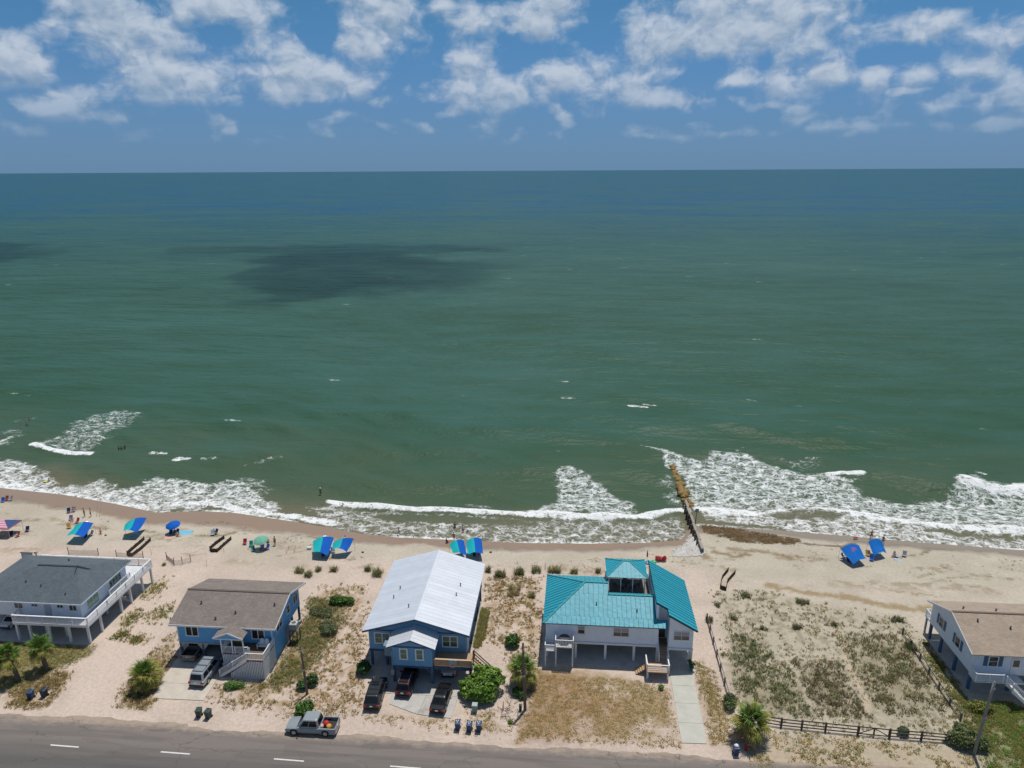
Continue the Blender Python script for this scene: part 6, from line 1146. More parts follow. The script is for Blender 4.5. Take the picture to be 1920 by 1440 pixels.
# ------------------------------------------------------------------ beach: shade sails, umbrellas, chairs
def fabric(name, col, trans=0.35): return M(name, col, 0.75, 0.06, 2.0, spec=0.2, trans=trans)
FTEAL = fabric('teal_fabric', (0.02, 0.55, 0.58)); FBLUE = fabric('royal_blue_fabric', (0.010, 0.15, 0.62)); FSKY = fabric('sky_blue_fabric', (0.008, 0.19, 0.62)); FPINK = fabric('pink_mark', (0.50, 0.12, 0.42)); ALU = M('aluminium_tube', (0.5, 0.5, 0.52), 0.35, 0.05, metal=0.6)
def up_px(x, y, h):
    """point h above the beach seen at a photo pixel"""
    p = P(x, y, h)
    for i in range(4): p = P(x, y, float(gz(p[0], p[1]))+h)
    return Vector(p)
def sail(label, tl, tr, br, bl, hs, mats, mark=False):
    c = [up_px(*q, h) for q, h in zip((tl, tr, br, bl), hs)]; cen = (c[0]+c[1])/2; org = Vector((cen.x, cen.y, float(gz(cen.x, cen.y)))); t = thing("shade_canopy", label, "beach canopy", org, group="wind canopies on the beach")
    n, k = 12, 10; ph = random.uniform(0, 6)
    def pt(u, v):
        p = (c[0]*(1-u)+c[1]*u)*(1-v)+(c[3]*(1-u)+c[2]*u)*v
        return p+Vector((0, 0, 0.55*math.sin(math.pi*u)*(1-0.35*v)+0.10*math.sin(7*v+3*u+ph)*v+0.05*math.sin(11*u+ph)*v-0.25*math.sin(math.pi*v)*0.5))
    nb = len(mats)
    for b_ in range(nb):
        m = MB(org); u0, u1 = b_/nb, (b_+1)/nb; vs = []; fs = []; nn = n//nb
        for i in range(nn+1):
            for j in range(k+1): vs.append(pt(u0+(u1-u0)*i/nn, j/k))
        N0 = len(vs); vs += [Vector(v)-Vector((0, 0, 0.012)) for v in vs]
        for i in range(nn):
            for j in range(k): a = i*(k+1)+j; fs.append((a, a+k+1, a+k+2, a+1)); fs.append((N0+a, N0+a+1, N0+a+k+2, N0+a+k+1))
        m.add(vs, fs); m.build("sail_panel", mats[b_], t, smooth=True)
    g0 = Vector((c[0].x-0.15, c[0].y, float(gz(c[0].x, c[0].y)))); g1 = Vector((c[1].x+0.15, c[1].y, float(gz(c[1].x, c[1].y))))
    arc = [g0]+[pt(u, 0)+Vector((0, 0.02, 0.03)) for u in np.linspace(0, 1, 9)]+[g1]; m = MB(org); m.tube(arc, 0.025, 6); m.build("arch_pole", ALU, t)
    if mark:
        m = MB(org)
        for (u, v, du, dv) in ((0.45, 0.2, 0.22, 0.10), (0.40, 0.32, 0.12, 0.12), (0.58, 0.30, 0.12, 0.08)): m.quad(*[pt(a, b_)+Vector((0, 0, 0.025)) for a, b_ in ((u, v), (u+du, v), (u+du*0.8, v+dv), (u-0.03, v+dv))])
        m.build("printed_mark", FPINK, t)
    return t
TB = (FTEAL, FBLUE)
sail("teal and blue wind canopy farthest left, beside yellow chair", (140, 987), (175, 981), (156, 1008), (125, 1003), (1.8, 2.0, 1.3, 1.6), TB)
sail("teal and blue wind canopy above the left dark sand barrier", (234, 984), (275, 971), (256, 1000), (230, 996), (1.7, 2.0, 1.2, 1.5), TB)
sail("teal and blue wind canopy with white cooler on its left", (587, 1015), (626, 1008), (614, 1042), (587, 1034), (1.8, 2.1, 0.9, 1.4), TB)
sail("teal and blue wind canopy just right of the cooler canopy", (624, 1019), (663, 1010), (650, 1035), (622, 1030), (1.8, 2.1, 1.1, 1.5), TB)
sail("teal and blue wind canopy behind the white ridge, left of pair", (843, 1021), (870, 1014), (876, 1043), (849, 1036), (1.8, 2.0, 1.1, 1.4), TB)
sail("teal and blue wind canopy right of the pair behind white roof", (874, 1016), (903, 1011), (906, 1039), (877, 1038), (1.9, 2.1, 1.2, 1.3), TB)
sail("solid blue canopy with pink mark on the right beach", (1576, 1029), (1611, 1023), (1624, 1048), (1600, 1057), (1.8, 2.0, 1.1, 0.8), (FSKY, FSKY), True)
sail("solid blue canopy beside the angler in red on right beach", (1628, 1016), (1654, 1015), (1662, 1036), (1640, 1043), (1.9, 2.0, 1.0, 0.8), (FSKY, FSKY))
# striped pop-up tent
pc = up_px(14, 1001, 0.0); pt_ = thing("popup_tent", "pink striped pop up tent with navy panel at left edge", "tent", pc)
PS = [M('tent_pink', (0.60, 0.20, 0.30), 0.75), M('tent_pale', (0.68, 0.48, 0.52), 0.75)]; NAV = M('tent_navy', (0.03, 0.065, 0.17), 0.75)
ap = Vector((0, 0, 2.75)); cs_ = [Vector((-1.8, -1.6, 1.95)), Vector((1.8, -1.6, 1.95)), Vector((1.8, 1.6, 1.95)), Vector((-1.8, 1.6, 1.95))]
for s_ in range(8):
    m = MB(); f0, f1 = s_/8, (s_+1)/8
    for a, b_ in ((0, 1), (2, 3), (3, 0)): m.quad(cs_[a].lerp(ap, f0), cs_[b_].lerp(ap, f0), cs_[b_].lerp(ap, f1*0.999), cs_[a].lerp(ap, f1*0.999))
    m.build("striped_panel", PS[s_ % 2], pt_)
m = MB(); m.quad(cs_[1], cs_[2], ap, ap+Vector((0, 0.001, 0))); m.build("navy_panel", NAV, pt_); m = MB()
for a in range(4): b_ = (a+1) % 4; m.quad(cs_[a]-Vector((0, 0, 0.22)), cs_[b_]-Vector((0, 0, 0.22)), cs_[b_], cs_[a])
m.build("valance", PS[0], pt_)
for c in cs_: m = MB(); m.tube([(c.x*0.97, c.y*0.97, -0.1), (c.x*0.97, c.y*0.97, 1.95)], 0.03, 6); m.build("leg", ALU, pt_)
def umbrella(label, px, py, r, h, mat, tilt=0.25):
    c = up_px(px, py, 0); t = thing("beach_umbrella", label, "umbrella", c); m = MB(); m.tube([(0, 0, -0.1), (0, 0, h)], 0.025, 6); m.build("pole", ALU, t)
    cv = MB(); n = 16; R = Matrix.Rotation(tilt, 3, 'X'); prof = [(0.02, 0.0), (0.4, -0.06), (0.75, -0.19), (1.0, -0.36)]; vs = []; fs = []
    for (a, z) in prof:
        for k in range(n): q = a*r*(1.0 if k % 2 == 0 else 0.955); vs.append(R @ Vector((q*math.cos(6.2832*k/n), q*math.sin(6.2832*k/n), z*r*1.0))+Vector((0, 0, h+0.03)))
    for i in range(3):
        for k in range(n): fs.append((i*n+k, i*n+(k+1) % n, (i+1)*n+(k+1) % n, (i+1)*n+k))
    fs.append(tuple(range(n))); cv.add(vs, fs); cn = cv.build("umbrella_cover", mat, t); m = MB()
    for k in range(0, n, 2): m.bar(Vector((0, 0, h-0.05)), vs[2*n+k]-Vector((0, 0, 0.03)), 0.012, 0.012)
    m.build("ribs", ALU, t, kind='stuff'); m = MB(); m.lathe([(0.03, 0), (0.02, 0.1)], (0, 0, h+0.04), 6); m.build("finial", ALU, t); return t
umbrella("royal blue beach umbrella above a light blue towel", 326, 1000, 1.25, 1.95, FBLUE); umbrella("mint green patterned umbrella on the beach", 490, 1030, 1.2, 2.0, M('mint_fabric', (0.22, 0.58, 0.44), 0.7, 0.42, 7.0, trans=0.4))
def chair(label, px, py, rz, mat, name="beach_chair", frame=None):
    c = up_px(px, py, 0); t = thing(name, label, "chair", c, rz, group="folding beach chairs"); fr = frame or ALU
    m = MB(); m.slab([(-0.27, -0.25, 0.30), (0.27, -0.25, 0.30), (0.27, 0.22, 0.22), (-0.27, 0.22, 0.22)], 0.02); m.build("seat", mat, t); m = MB(); m.slab([(-0.27, 0.22, 0.24), (0.27, 0.22, 0.24), (0.27, 0.55, 0.85), (-0.27, 0.55, 0.85)], 0.02); m.build("backrest", mat, t)
    for s in (-1, 1):
        m = MB(); m.tube([(s*0.29, -0.28, 0.0), (s*0.29, -0.24, 0.32), (s*0.29, 0.20, 0.24), (s*0.29, 0.56, 0.88)], 0.015, 5); m.tube([(s*0.29, 0.42, 0.0), (s*0.29, -0.05, 0.47), (s*0.29, 0.38, 0.50)], 0.015, 5); m.build("side_frame", fr, t)
    return t
FNAVY = fabric('navy_fabric', (0.02, 0.04, 0.12), 0.1); FPURP = fabric('purple_fabric', (0.28, 0.14, 0.40), 0.1); FYEL = fabric('mustard_fabric', (0.50, 0.30, 0.05), 0.1); FTEA2 = fabric('teal_chair_fabric', (0.015, 0.22, 0.25), 0.1); FRED = fabric('red_chair_fabric', (0.40, 0.03, 0.03), 0.1); FGREY = fabric('grey_chair_fabric', (0.30, 0.33, 0.38), 0.1); FPLB = fabric('pale_blue_fabric', (0.35, 0.50, 0.58), 0.1)
for a in [("blue beach chair at the far left water edge group", 5, 942, 0.3, FBLUE), ("red beach chair at the far left water edge group", 12, 939, 0.1, FRED), ("grey beach chair right end of far left water edge group", 19, 939, -0.4, FGREY),
          ("dark beach chair left of two by the standing pair", 129, 962, 0.5, FNAVY), ("pale beach chair right of two by the standing pair", 138, 960, 0.2, FGREY),
          ("purple beach chair above the far left wind canopy", 133, 976, 0.4, FPURP), ("red beach chair above the far left wind canopy", 144, 981, -0.2, FRED), ("mustard yellow chair left of the far left wind canopy", 130, 991, 0.8, FYEL),
          ("navy chair in the shadow of the far left wind canopy", 160, 1010, 0.2, FNAVY), ("grey chair right of the far left wind canopy shade", 170, 1005, -0.3, FGREY), ("dark chair just right of the pink striped tent", 51, 997, 0.3, FNAVY), ("dark chair in the shade of the pink striped tent", 22, 1006, 0.6, FNAVY), ("reddish chair in the shade of the pink striped tent", 32, 1007, -0.5, FRED),
          ("navy chair left under the royal blue umbrella", 320, 1003, 0.2, FNAVY), ("navy chair right under the royal blue umbrella", 331, 1002, -0.2, FNAVY), ("pale blue chair midway between blue umbrella and green umbrella", 399, 1004, 0.4, FPLB), ("navy chair beside the pale blue chair on the beach", 404, 1002, -0.3, FNAVY),
          ("teal lounge chair lower left of the green umbrella", 476, 1034, 0.7, FTEA2), ("teal chair upper left of the green umbrella", 471, 1025, 0.3, FTEA2), ("purple chair under the green umbrella", 491, 1032, 0.0, FPURP), ("indigo chair right of the green umbrella pole", 500, 1031, -0.4, FBLUE), ("maroon chair far left of the green umbrella group", 459, 1021, 0.2, FRED),
          ("navy chair beneath the cooler canopy", 606, 1045, 0.2, FNAVY), ("pale chair between the two middle wind canopies", 625, 1037, 0.5, FGREY), ("navy chair beneath the pink marked canopy", 1592, 1056, 0.4, FNAVY), ("dark chair beneath the pink marked canopy, left end", 1583, 1048, 0.8, FNAVY), ("tan chair between the two solid blue canopies", 1628, 1043, 0.2, FYEL), ("blue chair between the two solid blue canopies", 1634, 1052, -0.2, FBLUE), ("pale chair farthest right on the right beach", 1695, 1044, -0.5, FGREY), ("pale chair right of the solid blue canopies by the sunbather", 1681, 1045, 0.6, FPLB), ("pink chair under the pair of canopies behind white roof", 898, 1042, 0.1, fabric('pink_chair_fabric', (0.6, 0.2, 0.25), 0.1)), ("navy chair under the pair of canopies behind white roof", 890, 1044, 0.4, FNAVY)]:
    chair(*a)
def towel(label, px, py, L, Wd, rz, mat):
    c = up_px(px, py, 0); m = MB(); n = 8; vs = []; fs = []
    for i in range(n+1):
        for j in range(5): vs.append((L*(i/n-0.5), Wd*(j/4-0.5), 0.04+0.02*math.sin(i*2.1+j)))
    N0 = len(vs); vs += [(a, b_, z-0.03) for a, b_, z in vs]
    for i in range(n):
        for j in range(4): a = i*5+j; fs += [(a, a+5, a+6, a+1), (N0+a, N0+a+1, N0+a+6, N0+a+5)]
    m.add(vs, fs); o = m.build("beach_towel", mat, None, smooth=True); o.location = c; o.rotation_euler = (0, 0, rz); return tag(o, label, "towel")
towel("large light blue blanket beside the royal blue umbrella", 345, 1000, 2.6, 1.9, 0.1, M('light_blue_towel', (0.16, 0.45, 0.60), 0.9, 0.15, 3)); towel("pale pink towel left of the blue umbrella group", 316, 1009, 1.4, 0.8, 0.2, M('pink_towel', (0.62, 0.36, 0.30), 0.9))
towel("dark blue towel in the sun by the sunbather", 1684, 1050, 1.2, 0.7, -0.6, M('grey_blue_towel', (0.35, 0.42, 0.52), 0.9))
def cooler(label, px, py, col, lidc, rz=0.0):
    c = up_px(px, py, 0); t = thing("cooler", label, "cooler", c, rz); m = MB(); m.loft([[(-0.30, -0.18, 0), (0.30, -0.18, 0), (0.30, 0.18, 0), (-0.30, 0.18, 0)], [(-0.34, -0.21, 0.36), (0.34, -0.21, 0.36), (0.34, 0.21, 0.36), (-0.34, 0.21, 0.36)]]); m.build("body", col, t, bevel=0.03); m = MB(); m.box(-0.36, 0.36, -0.23, 0.23, 0.36, 0.44); m.build("lid", lidc, t, bevel=0.02); m = MB(); m.tube([(-0.37, 0, 0.25), (-0.40, 0, 0.40), (0.40, 0, 0.40), (0.37, 0, 0.25)], 0.015, 5); m.build("handle", BLACKP, t)
cooler("white cooler on the sand left of a wind canopy", 580, 1030, WHITE, WHITED); cooler("red and white cooler at the water edge near the angler", 1604, 1011, WHITE, MATS['red_fabric'])
lump("beach_bag", BLACKP, "small black bag lying right of the middle canopies", "bag", up_px(680, 1036, 0), 0.22, 11, flat=0.4); lump("beach_bag", BLACKP, "small black bag right of the paired canopies", "bag", up_px(920, 1036, 0), 0.24, 12, flat=0.4); lump("beach_bag", BLACKP, "small black bag on sand below the left beach sitter", "bag", up_px(198, 1004, 0), 0.22, 13, flat=0.35)

# ------------------------------------------------------------------ people
SK = [M('skin_a', (0.56, 0.34, 0.24), 0.6, 0.06), M('skin_b', (0.40, 0.23, 0.145), 0.6, 0.06), M('skin_c', (0.60, 0.38, 0.28), 0.6, 0.06)]; HAIRM = M('dark_hair', (0.035, 0.024, 0.017), 0.7, 0.2); HAIRB = M('brown_hair', (0.12, 0.075, 0.04), 0.7, 0.2)
POSE = {   # joint positions, metres: hip, chest, neck, head, (shoulder, elbow, hand) x2, (hipjoint, knee, ankle, toe) x2
 'stand': dict(hip=(0,0,.95), chest=(0,.01,1.28), neck=(0,0,1.48), head=(0,.0,1.63), L=((.19,0,1.42),(.25,.02,1.14),(.24,-.06,.90)), R=((-.19,0,1.42),(-.26,.02,1.14),(-.25,-.05,.90)), lL=((.10,0,.92),(.11,-.01,.50),(.11,.02,.08),(.13,-.16,.03)), lR=((-.10,0,.92),(-.12,-.02,.50),(-.14,.02,.08),(-.17,-.15,.03))),
 'walk': dict(hip=(0,0,.93), chest=(0,-.03,1.27), neck=(0,-.05,1.47), head=(0,-.08,1.61), L=((.19,-.03,1.41),(.25,.12,1.16),(.25,.10,.92)), R=((-.19,-.03,1.41),(-.25,-.12,1.16),(-.22,-.28,1.00)), lL=((.10,0,.90),(.11,-.22,.52),(.11,-.20,.10),(.12,-.36,.05)), lR=((-.10,0,.90),(-.11,.10,.50),(-.11,.34,.15),(-.11,.28,.03))),
 'fish': dict(hip=(0,0,.95), chest=(0,.02,1.28), neck=(0,.01,1.48), head=(0,-.01,1.63), L=((.19,0,1.42),(.24,-.16,1.22),(.10,-.38,1.28)), R=((-.19,0,1.42),(-.25,-.14,1.20),(-.04,-.36,1.14)), lL=((.10,0,.92),(.13,-.04,.50),(.15,.0,.08),(.18,-.17,.03)), lR=((-.10,0,.92),(-.12,.02,.50),(-.14,.05,.08),(-.17,-.12,.03))),
 'sit': dict(hip=(0,0,.14), chest=(0,.10,.46), neck=(0,.10,.66), head=(0,.06,.81), L=((.19,.10,.60),(.27,.02,.36),(.20,-.22,.34)), R=((-.19,.10,.60),(-.27,.02,.36),(-.20,-.24,.34)), lL=((.10,0,.13),(.14,-.36,.42),(.13,-.62,.08),(.14,-.80,.06)), lR=((-.10,0,.13),(-.14,-.40,.38),(-.13,-.70,.08),(-.15,-.88,.06)))}
def skinned(verts, edges, rad, root=0, sub=1):
    me = bpy.data.meshes.new("tmp"); me.from_pydata(verts, edges, []); o = bpy.data.objects.new("tmp", me); COL.objects.link(o)
    md = o.modifiers.new('s', 'SKIN'); md.use_smooth_shade = True
    for i, r in enumerate(rad): me.skin_vertices[0].data[i].radius = (r, r) if not hasattr(r, '__len__') else r
    me.skin_vertices[0].data[root].use_root = True; ss = o.modifiers.new('u', 'SUBSURF'); ss.levels = sub; ss.render_levels = sub
    dg = bpy.context.evaluated_depsgraph_get(); out = bpy.data.meshes.new_from_object(o.evaluated_get(dg)); bpy.data.objects.remove(o); bpy.data.meshes.remove(me); return out
PM = {}
def pose_meshes(ps):
    if ps in PM: return PM[ps]
    d = POSE[ps]; V = [d['hip'], d['chest'], d['neck'], d['head'], (d['head'][0], d['head'][1]-0.02, d['head'][2]+0.12)]; E = [(0, 1), (1, 2), (2, 3), (3, 4)]; R = [(0.145, 0.105), (0.165, 0.11), 0.055, 0.092, 0.075]
    for s in ('L', 'R'):
        k = len(V); V += list(d[s]); h = Vector(d[s][2]); e = Vector(d[s][1]); dr = (h-e).normalized(); pr = dr.cross(Vector((0, 0, 1)) if abs(dr.z) < 0.9 else Vector((0, 1, 0))).normalized()
        V.append(tuple(h+dr*0.07)); E += [(1, k), (k, k+1), (k+1, k+2), (k+2, k+3)]; R += [0.062, 0.042, 0.028, 0.034]
        for f in range(4): q = h+dr*0.07+pr*(f-1.5)*0.021; V.append(tuple(q+dr*0.075)); E.append((k+3, len(V)-1)); R.append(0.009)
        V.append(tuple(h+pr*0.05+dr*0.05)); E.append((k+2, len(V)-1)); R.append(0.010)
    for s in ('lL', 'lR'): k = len(V); V += list(d[s]); E += [(0, k), (k, k+1), (k+1, k+2), (k+2, k+3)]; R += [0.095, 0.062, 0.040, 0.035]
    body = skinned(V, E, R)
    g = lambda a, b_, t: tuple(Vector(a).lerp(Vector(b_), t))
    SV = [d['hip'], g(d['hip'], d['chest'], 0.30)]; SE = [(0, 1)]; SR = [(0.165, 0.125), (0.155, 0.118)]
    for s in ('lL', 'lR'): k = len(SV); SV += [d[s][0], g(d[s][0], d[s][1], 0.75)]; SE += [(0, k), (k, k+1)]; SR += [0.112, 0.092]
    shorts = skinned(SV, SE, SR)
    TV = [g(d['hip'], d['chest'], 0.15), d['chest'], g(d['chest'], d['neck'], 0.55)]; TE = [(0, 1), (1, 2)]; TR_ = [(0.165, 0.12), (0.182, 0.127), 0.09]
    for s in ('L', 'R'): k = len(TV); TV += [d[s][0], g(d[s][0], d[s][1], 0.7)]; TE += [(1, k), (k, k+1)]; TR_ += [0.078, 0.062]
    shirt = skinned(TV, TE, TR_); hd = d['head']
    m = MB(); m.lathe([(0.03, -0.02), (0.092, 0.0), (0.100, 0.06), (0.085, 0.12), (0.045, 0.155), (0.01, 0.165)], (hd[0], hd[1]+0.022, hd[2]+0.0), 10); hair = m.mesh("hair", None, True)
    m = MB(); m.lathe([(0.17, 0), (0.175, 0.012), (0.105, 0.03), (0.10, 0.10), (0.06, 0.13)], (hd[0], hd[1], hd[2]+0.07), 12); cap = m.mesh("hat", None, True)
    m = MB(); m.add([(hd[0]-0.012, hd[1]-0.085, hd[2]+0.03), (hd[0]+0.012, hd[1]-0.085, hd[2]+0.03), (hd[0], hd[1]-0.118, hd[2]-0.005), (hd[0], hd[1]-0.08, hd[2]+0.05)], [(0, 1, 2), (1, 3, 2), (3, 0, 2)]); nose = m.mesh("nose", None)
    m = MB()
    for sx_ in (-0.033, 0.033): m.lathe([(0.001, -0.01), (0.010, 0), (0.001, 0.01)], (hd[0]+sx_, hd[1]-0.088, hd[2]+0.05), 6)
    m.box(hd[0]-0.025, hd[0]+0.025, hd[1]-0.092, hd[1]-0.086, hd[2]-0.038, hd[2]-0.03); eyes = m.mesh("face", None)
    PM[ps] = (body, shorts, shirt, hair, cap, nose, eyes); return PM[ps]
def cmesh(me, mat): c = me.copy(); c.materials.clear(); c.materials.append(mat); return c
CL = {}
def cloth(c):
    if c not in CL: CL[c] = M('cloth_%d' % len(CL), c, 0.85, 0.08)
    return CL[c]
def person(label, px, py, ps, rz, skin=0, shorts=(0.03, 0.04, 0.08), shirt=None, hat=None, hair=0, sc=1.0, sink=0.0, sea=False, group=None):
    c = Vector(P(px, py, SEA)) if sea else up_px(px, py, 0); c.z -= sink; t = thing("person", label, "person", c, rz, group="people on the beach"); t.scale = (sc, sc, sc); b_ = pose_meshes(ps)
    bo = add_obj("body", cmesh(b_[0], SK[skin]), t); add_obj("nose", cmesh(b_[5], SK[skin]), bo); add_obj("face_features", cmesh(b_[6], HAIRM), bo)
    if shorts: add_obj("shorts", cmesh(b_[1], cloth(shorts)), t)
    if shirt: add_obj("shirt", cmesh(b_[2], cloth(shirt)), t)
    add_obj("hair", cmesh(b_[3], (HAIRM, HAIRB)[hair]), t)
    if hat: add_obj("hat", cmesh(b_[4], cloth(hat)), t)
    return t
person("walker in pale blue shirt and grey shorts along the wet sand", 748, 1004, 'walk', 1.7, 0, (0.20, 0.24, 0.32), (0.50, 0.58, 0.66), (0.55, 0.6, 0.66))
person("dark clad wader standing in the foam behind the pair canopies", 853, 994, 'stand', 0.2, 1, (0.03, 0.03, 0.05), (0.04, 0.04, 0.06), sink=0.2)
person("person in white top and dark purple shorts at the foam edge", 868, 1001, 'stand', 0.5, 0, (0.12, 0.06, 0.12), (0.62, 0.60, 0.62))
person("child in dark swimwear crouching right of the white topped person", 877, 1001, 'sit', 0.9, 1, (0.03, 0.03, 0.04), (0.03, 0.03, 0.04), sc=0.8)
person("bather in dark red swimwear standing left of paired canopies", 851, 1015, 'stand', 3.0, 0, (0.10, 0.02, 0.03), (0.14, 0.03, 0.04), hair=1)
person("person in black sitting on sand left of paired canopies", 838, 1018, 'sit', 2.6, 0, (0.02, 0.02, 0.02), (0.02, 0.02, 0.02), hair=1)
person("wader in dark red shirt and white cap in the water", 601, 925, 'stand', 2.8, 0, (0.02, 0.03, 0.05), (0.16, 0.02, 0.02), (0.65, 0.65, 0.65), sink=0.55, sea=True)
person("man in blue patterned shorts right of the green umbrella", 503, 1025, 'stand', 0.5, 1, (0.06, 0.12, 0.30))
person("man in black shorts standing farthest right of green umbrella", 516, 1023, 'stand', -0.4, 1, (0.02, 0.02, 0.03))
person("person in black seated under the green umbrella", 491, 1028, 'sit', 0.2, 1, (0.02, 0.02, 0.02), (0.02, 0.02, 0.03))
person("left person of the standing pair near the fishing rods", 159, 969, 'stand', 1.8, 1, (0.20, 0.09, 0.05))
person("right person of the standing pair near the fishing rods", 171, 969, 'stand', -1.2, 0, (0.05, 0.10, 0.22))
person("sunbather seated on sand right of the far left canopy", 189, 1001, 'sit', 0.5, 2, (0.35, 0.10, 0.10))
person("person seated on the red chair group at far left", 13, 938, 'sit', 0.1, 1, (0.35, 0.03, 0.03), (0.35, 0.03, 0.03))
person("person reclining in pale chair by the standing pair", 137, 960, 'sit', 0.2, 0, (0.30, 0.08, 0.10))
person("person in purple seated above the far left canopy", 136, 977, 'sit', 0.5, 2, (0.35, 0.25, 0.5), (0.45, 0.35, 0.6))
person("person seated under the royal blue umbrella", 328, 1000, 'sit', 0.1, 1, (0.02, 0.03, 0.08), (0.03, 0.05, 0.12))
person("person lying at the edge of the light blue blanket", 333, 1005, 'sit', 1.2, 0, (0.30, 0.05, 0.05))
person("person in the chairs between the umbrellas", 402, 1001, 'sit', 0.3, 1, (0.04, 0.08, 0.15))
person("person on red towel behind the right middle canopy", 648, 1013, 'sit', 2.8, 0, (0.40, 0.06, 0.06), (0.45, 0.05, 0.05))
person("angler in red shirt and dark trousers on right beach", 1633, 1011, 'fish', 3.3, 1, (0.02, 0.02, 0.03), (0.42, 0.05, 0.07))
person("dark clad person standing behind the right solid blue canopy", 1655, 1021, 'stand', 2.4, 1, (0.03, 0.03, 0.05), (0.03, 0.04, 0.07))
person("sunbather in blue seated right of the solid blue canopies", 1676, 1044, 'sit', -0.8, 0, (0.05, 0.08, 0.2), None, hair=1)
person("person seated between the two solid blue canopies", 1629, 1041, 'sit', 0.3, 0, (0.2, 0.17, 0.1), (0.55, 0.45, 0.32), (0.55, 0.48, 0.35))
for i, (a, b_) in enumerate(((55, 788), (51, 798), (41, 803), (223, 842), (228, 842), (234, 840), (1812, 893))):
    person(["rightmost swimmer of the far left trio", "middle swimmer of the far left trio", "leftmost swimmer of the far left trio", "left bather of the dark trio past the break", "middle bather of the dark trio past the break", "right bather of the dark trio past the break", "lone swimmer in the surf at far right"][i], a, b_, 'stand', i*0.9, i % 2, (0.03, 0.03, 0.04), (0.03, 0.03, 0.05) if i > 2 else None, sink=1.0, sea=True)
person("boogie boarder in the left surf", 92, 904, 'stand', 1.0, 0, (0.05, 0.06, 0.1), sink=0.9, sea=True)
bb = MB(); bb.loft([[(0.55*math.cos(a)*k*(1.0 if math.cos(a) > 0 else 1.0), 0.28*math.sin(a)*k, z) for a in np.linspace(0, 6.2832, 15)[:-1]] for k, z in ((0.92, 0.0), (1.0, 0.03), (1.0, 0.05), (0.92, 0.07))]); bo = bb.build("boogie_board", M('yellow_foam', (0.65, 0.62, 0.05), 0.5), None); bo.location = Vector(P(86, 904, SEA))+Vector((0, 0, 0.12)); tag(bo, "yellow boogie board in the left surf", "boogie board")
def rod(label, base, tip, stand=True):
    t = thing("fishing_rod", label, "fishing rod", base); m = MB(base); b_ = Vector(base); tp = Vector(tip); m.tube([b_+(tp-b_)*k for k in (0, 0.4, 0.8, 1)], [0.016, 0.012, 0.007, 0.004], 5); m.build("blank", BLACKP, t); m = MB(base); m.tube([b_, b_+(tp-b_)*0.14], 0.024, 6); m.build("grip", BLACKP, t); m = MB(base); c = b_+(tp-b_)*0.17; m.lathe([(0.05, -0.04), (0.05, 0.04)], (c.x, c.y-0.05, c.z), 8); m.build("reel", ALU, t)
a = up_px(181, 969, 0); rod("left fishing rod standing in sand by the standing pair", a, a+Vector((0.2, 0.9, 3.0))); a = up_px(186, 970, 0); rod("right fishing rod standing in sand by the standing pair", a, a+Vector((0.4, 0.9, 2.9))); a = up_px(1602, 1013, 0); rod("fishing rod upright by the red and white cooler", a, a+Vector((-0.1, 0.5, 2.6))); a = up_px(1633, 1011, 1.15)+Vector((0, 0.3, 0)); rod("fishing rod held by the angler in red", a, a+Vector((-0.4, 1.6, 1.6)))

# ------------------------------------------------------------------ dark sand barriers, sand fences, stakes, sign
BAR = M('dark_barrier_fabric', (0.050, 0.038, 0.032), 0.85, 0.25)
def barrier(label, pts):
    ps = [up_px(x, y, 0) for x, y in pts]; t = thing("sand_barrier", label, "barrier", ps[1], group="dark U shaped sand barriers")
    sm = []
    for i in range(len(ps)-1):
        for k in range(6): sm.append(ps[i].lerp(ps[i+1], k/6))
    sm.append(ps[-1]); m = MB(ps[1]); h = 0.62
    rings = []
    for i, p in enumerate(sm):
        d = (sm[min(i+1, len(sm)-1)]-sm[max(i-1, 0)]); d.z = 0; d.normalize(); nn = Vector((-d.y, d.x, 0))*0.035; w_ = 0.05*math.sin(i*1.3); g = float(gz(p.x, p.y))
        rings.append([(p.x-nn.x, p.y-nn.y, g-0.1), (p.x+nn.x, p.y+nn.y, g-0.1), (p.x+nn.x+w_*0.5, p.y+nn.y, g+h+w_*0.6), (p.x-nn.x+w_*0.5, p.y-nn.y, g+h+w_*0.6)])
    m.loft(rings); m.build("barrier_wall", BAR, t)
    for i in range(0, len(sm), 3): p = sm[i]; g = float(gz(p.x, p.y)); m = MB(ps[1]); m.box(p.x-0.04, p.x+0.04, p.y-0.10, p.y-0.04, g-0.1, g+h+0.12); m.build("stake", WOODD, t)
barrier("dark U shaped sand barrier behind the grey roofed house deck", [(271, 1012), (255, 1026), (239, 1040), (243, 1043), (249, 1043), (266, 1030), (283, 1014)]); barrier("dark U shaped sand barrier below the beach chairs, middle of three", [(421, 1010), (404, 1022), (394, 1031), (397, 1035), (408, 1035), (420, 1024), (434, 1012)]); barrier("dark U shaped sand barrier right of the teal wing roof", [(1365, 1071), (1354, 1085), (1350, 1103), (1355, 1106), (1361, 1107), (1364, 1092), (1378, 1076)])
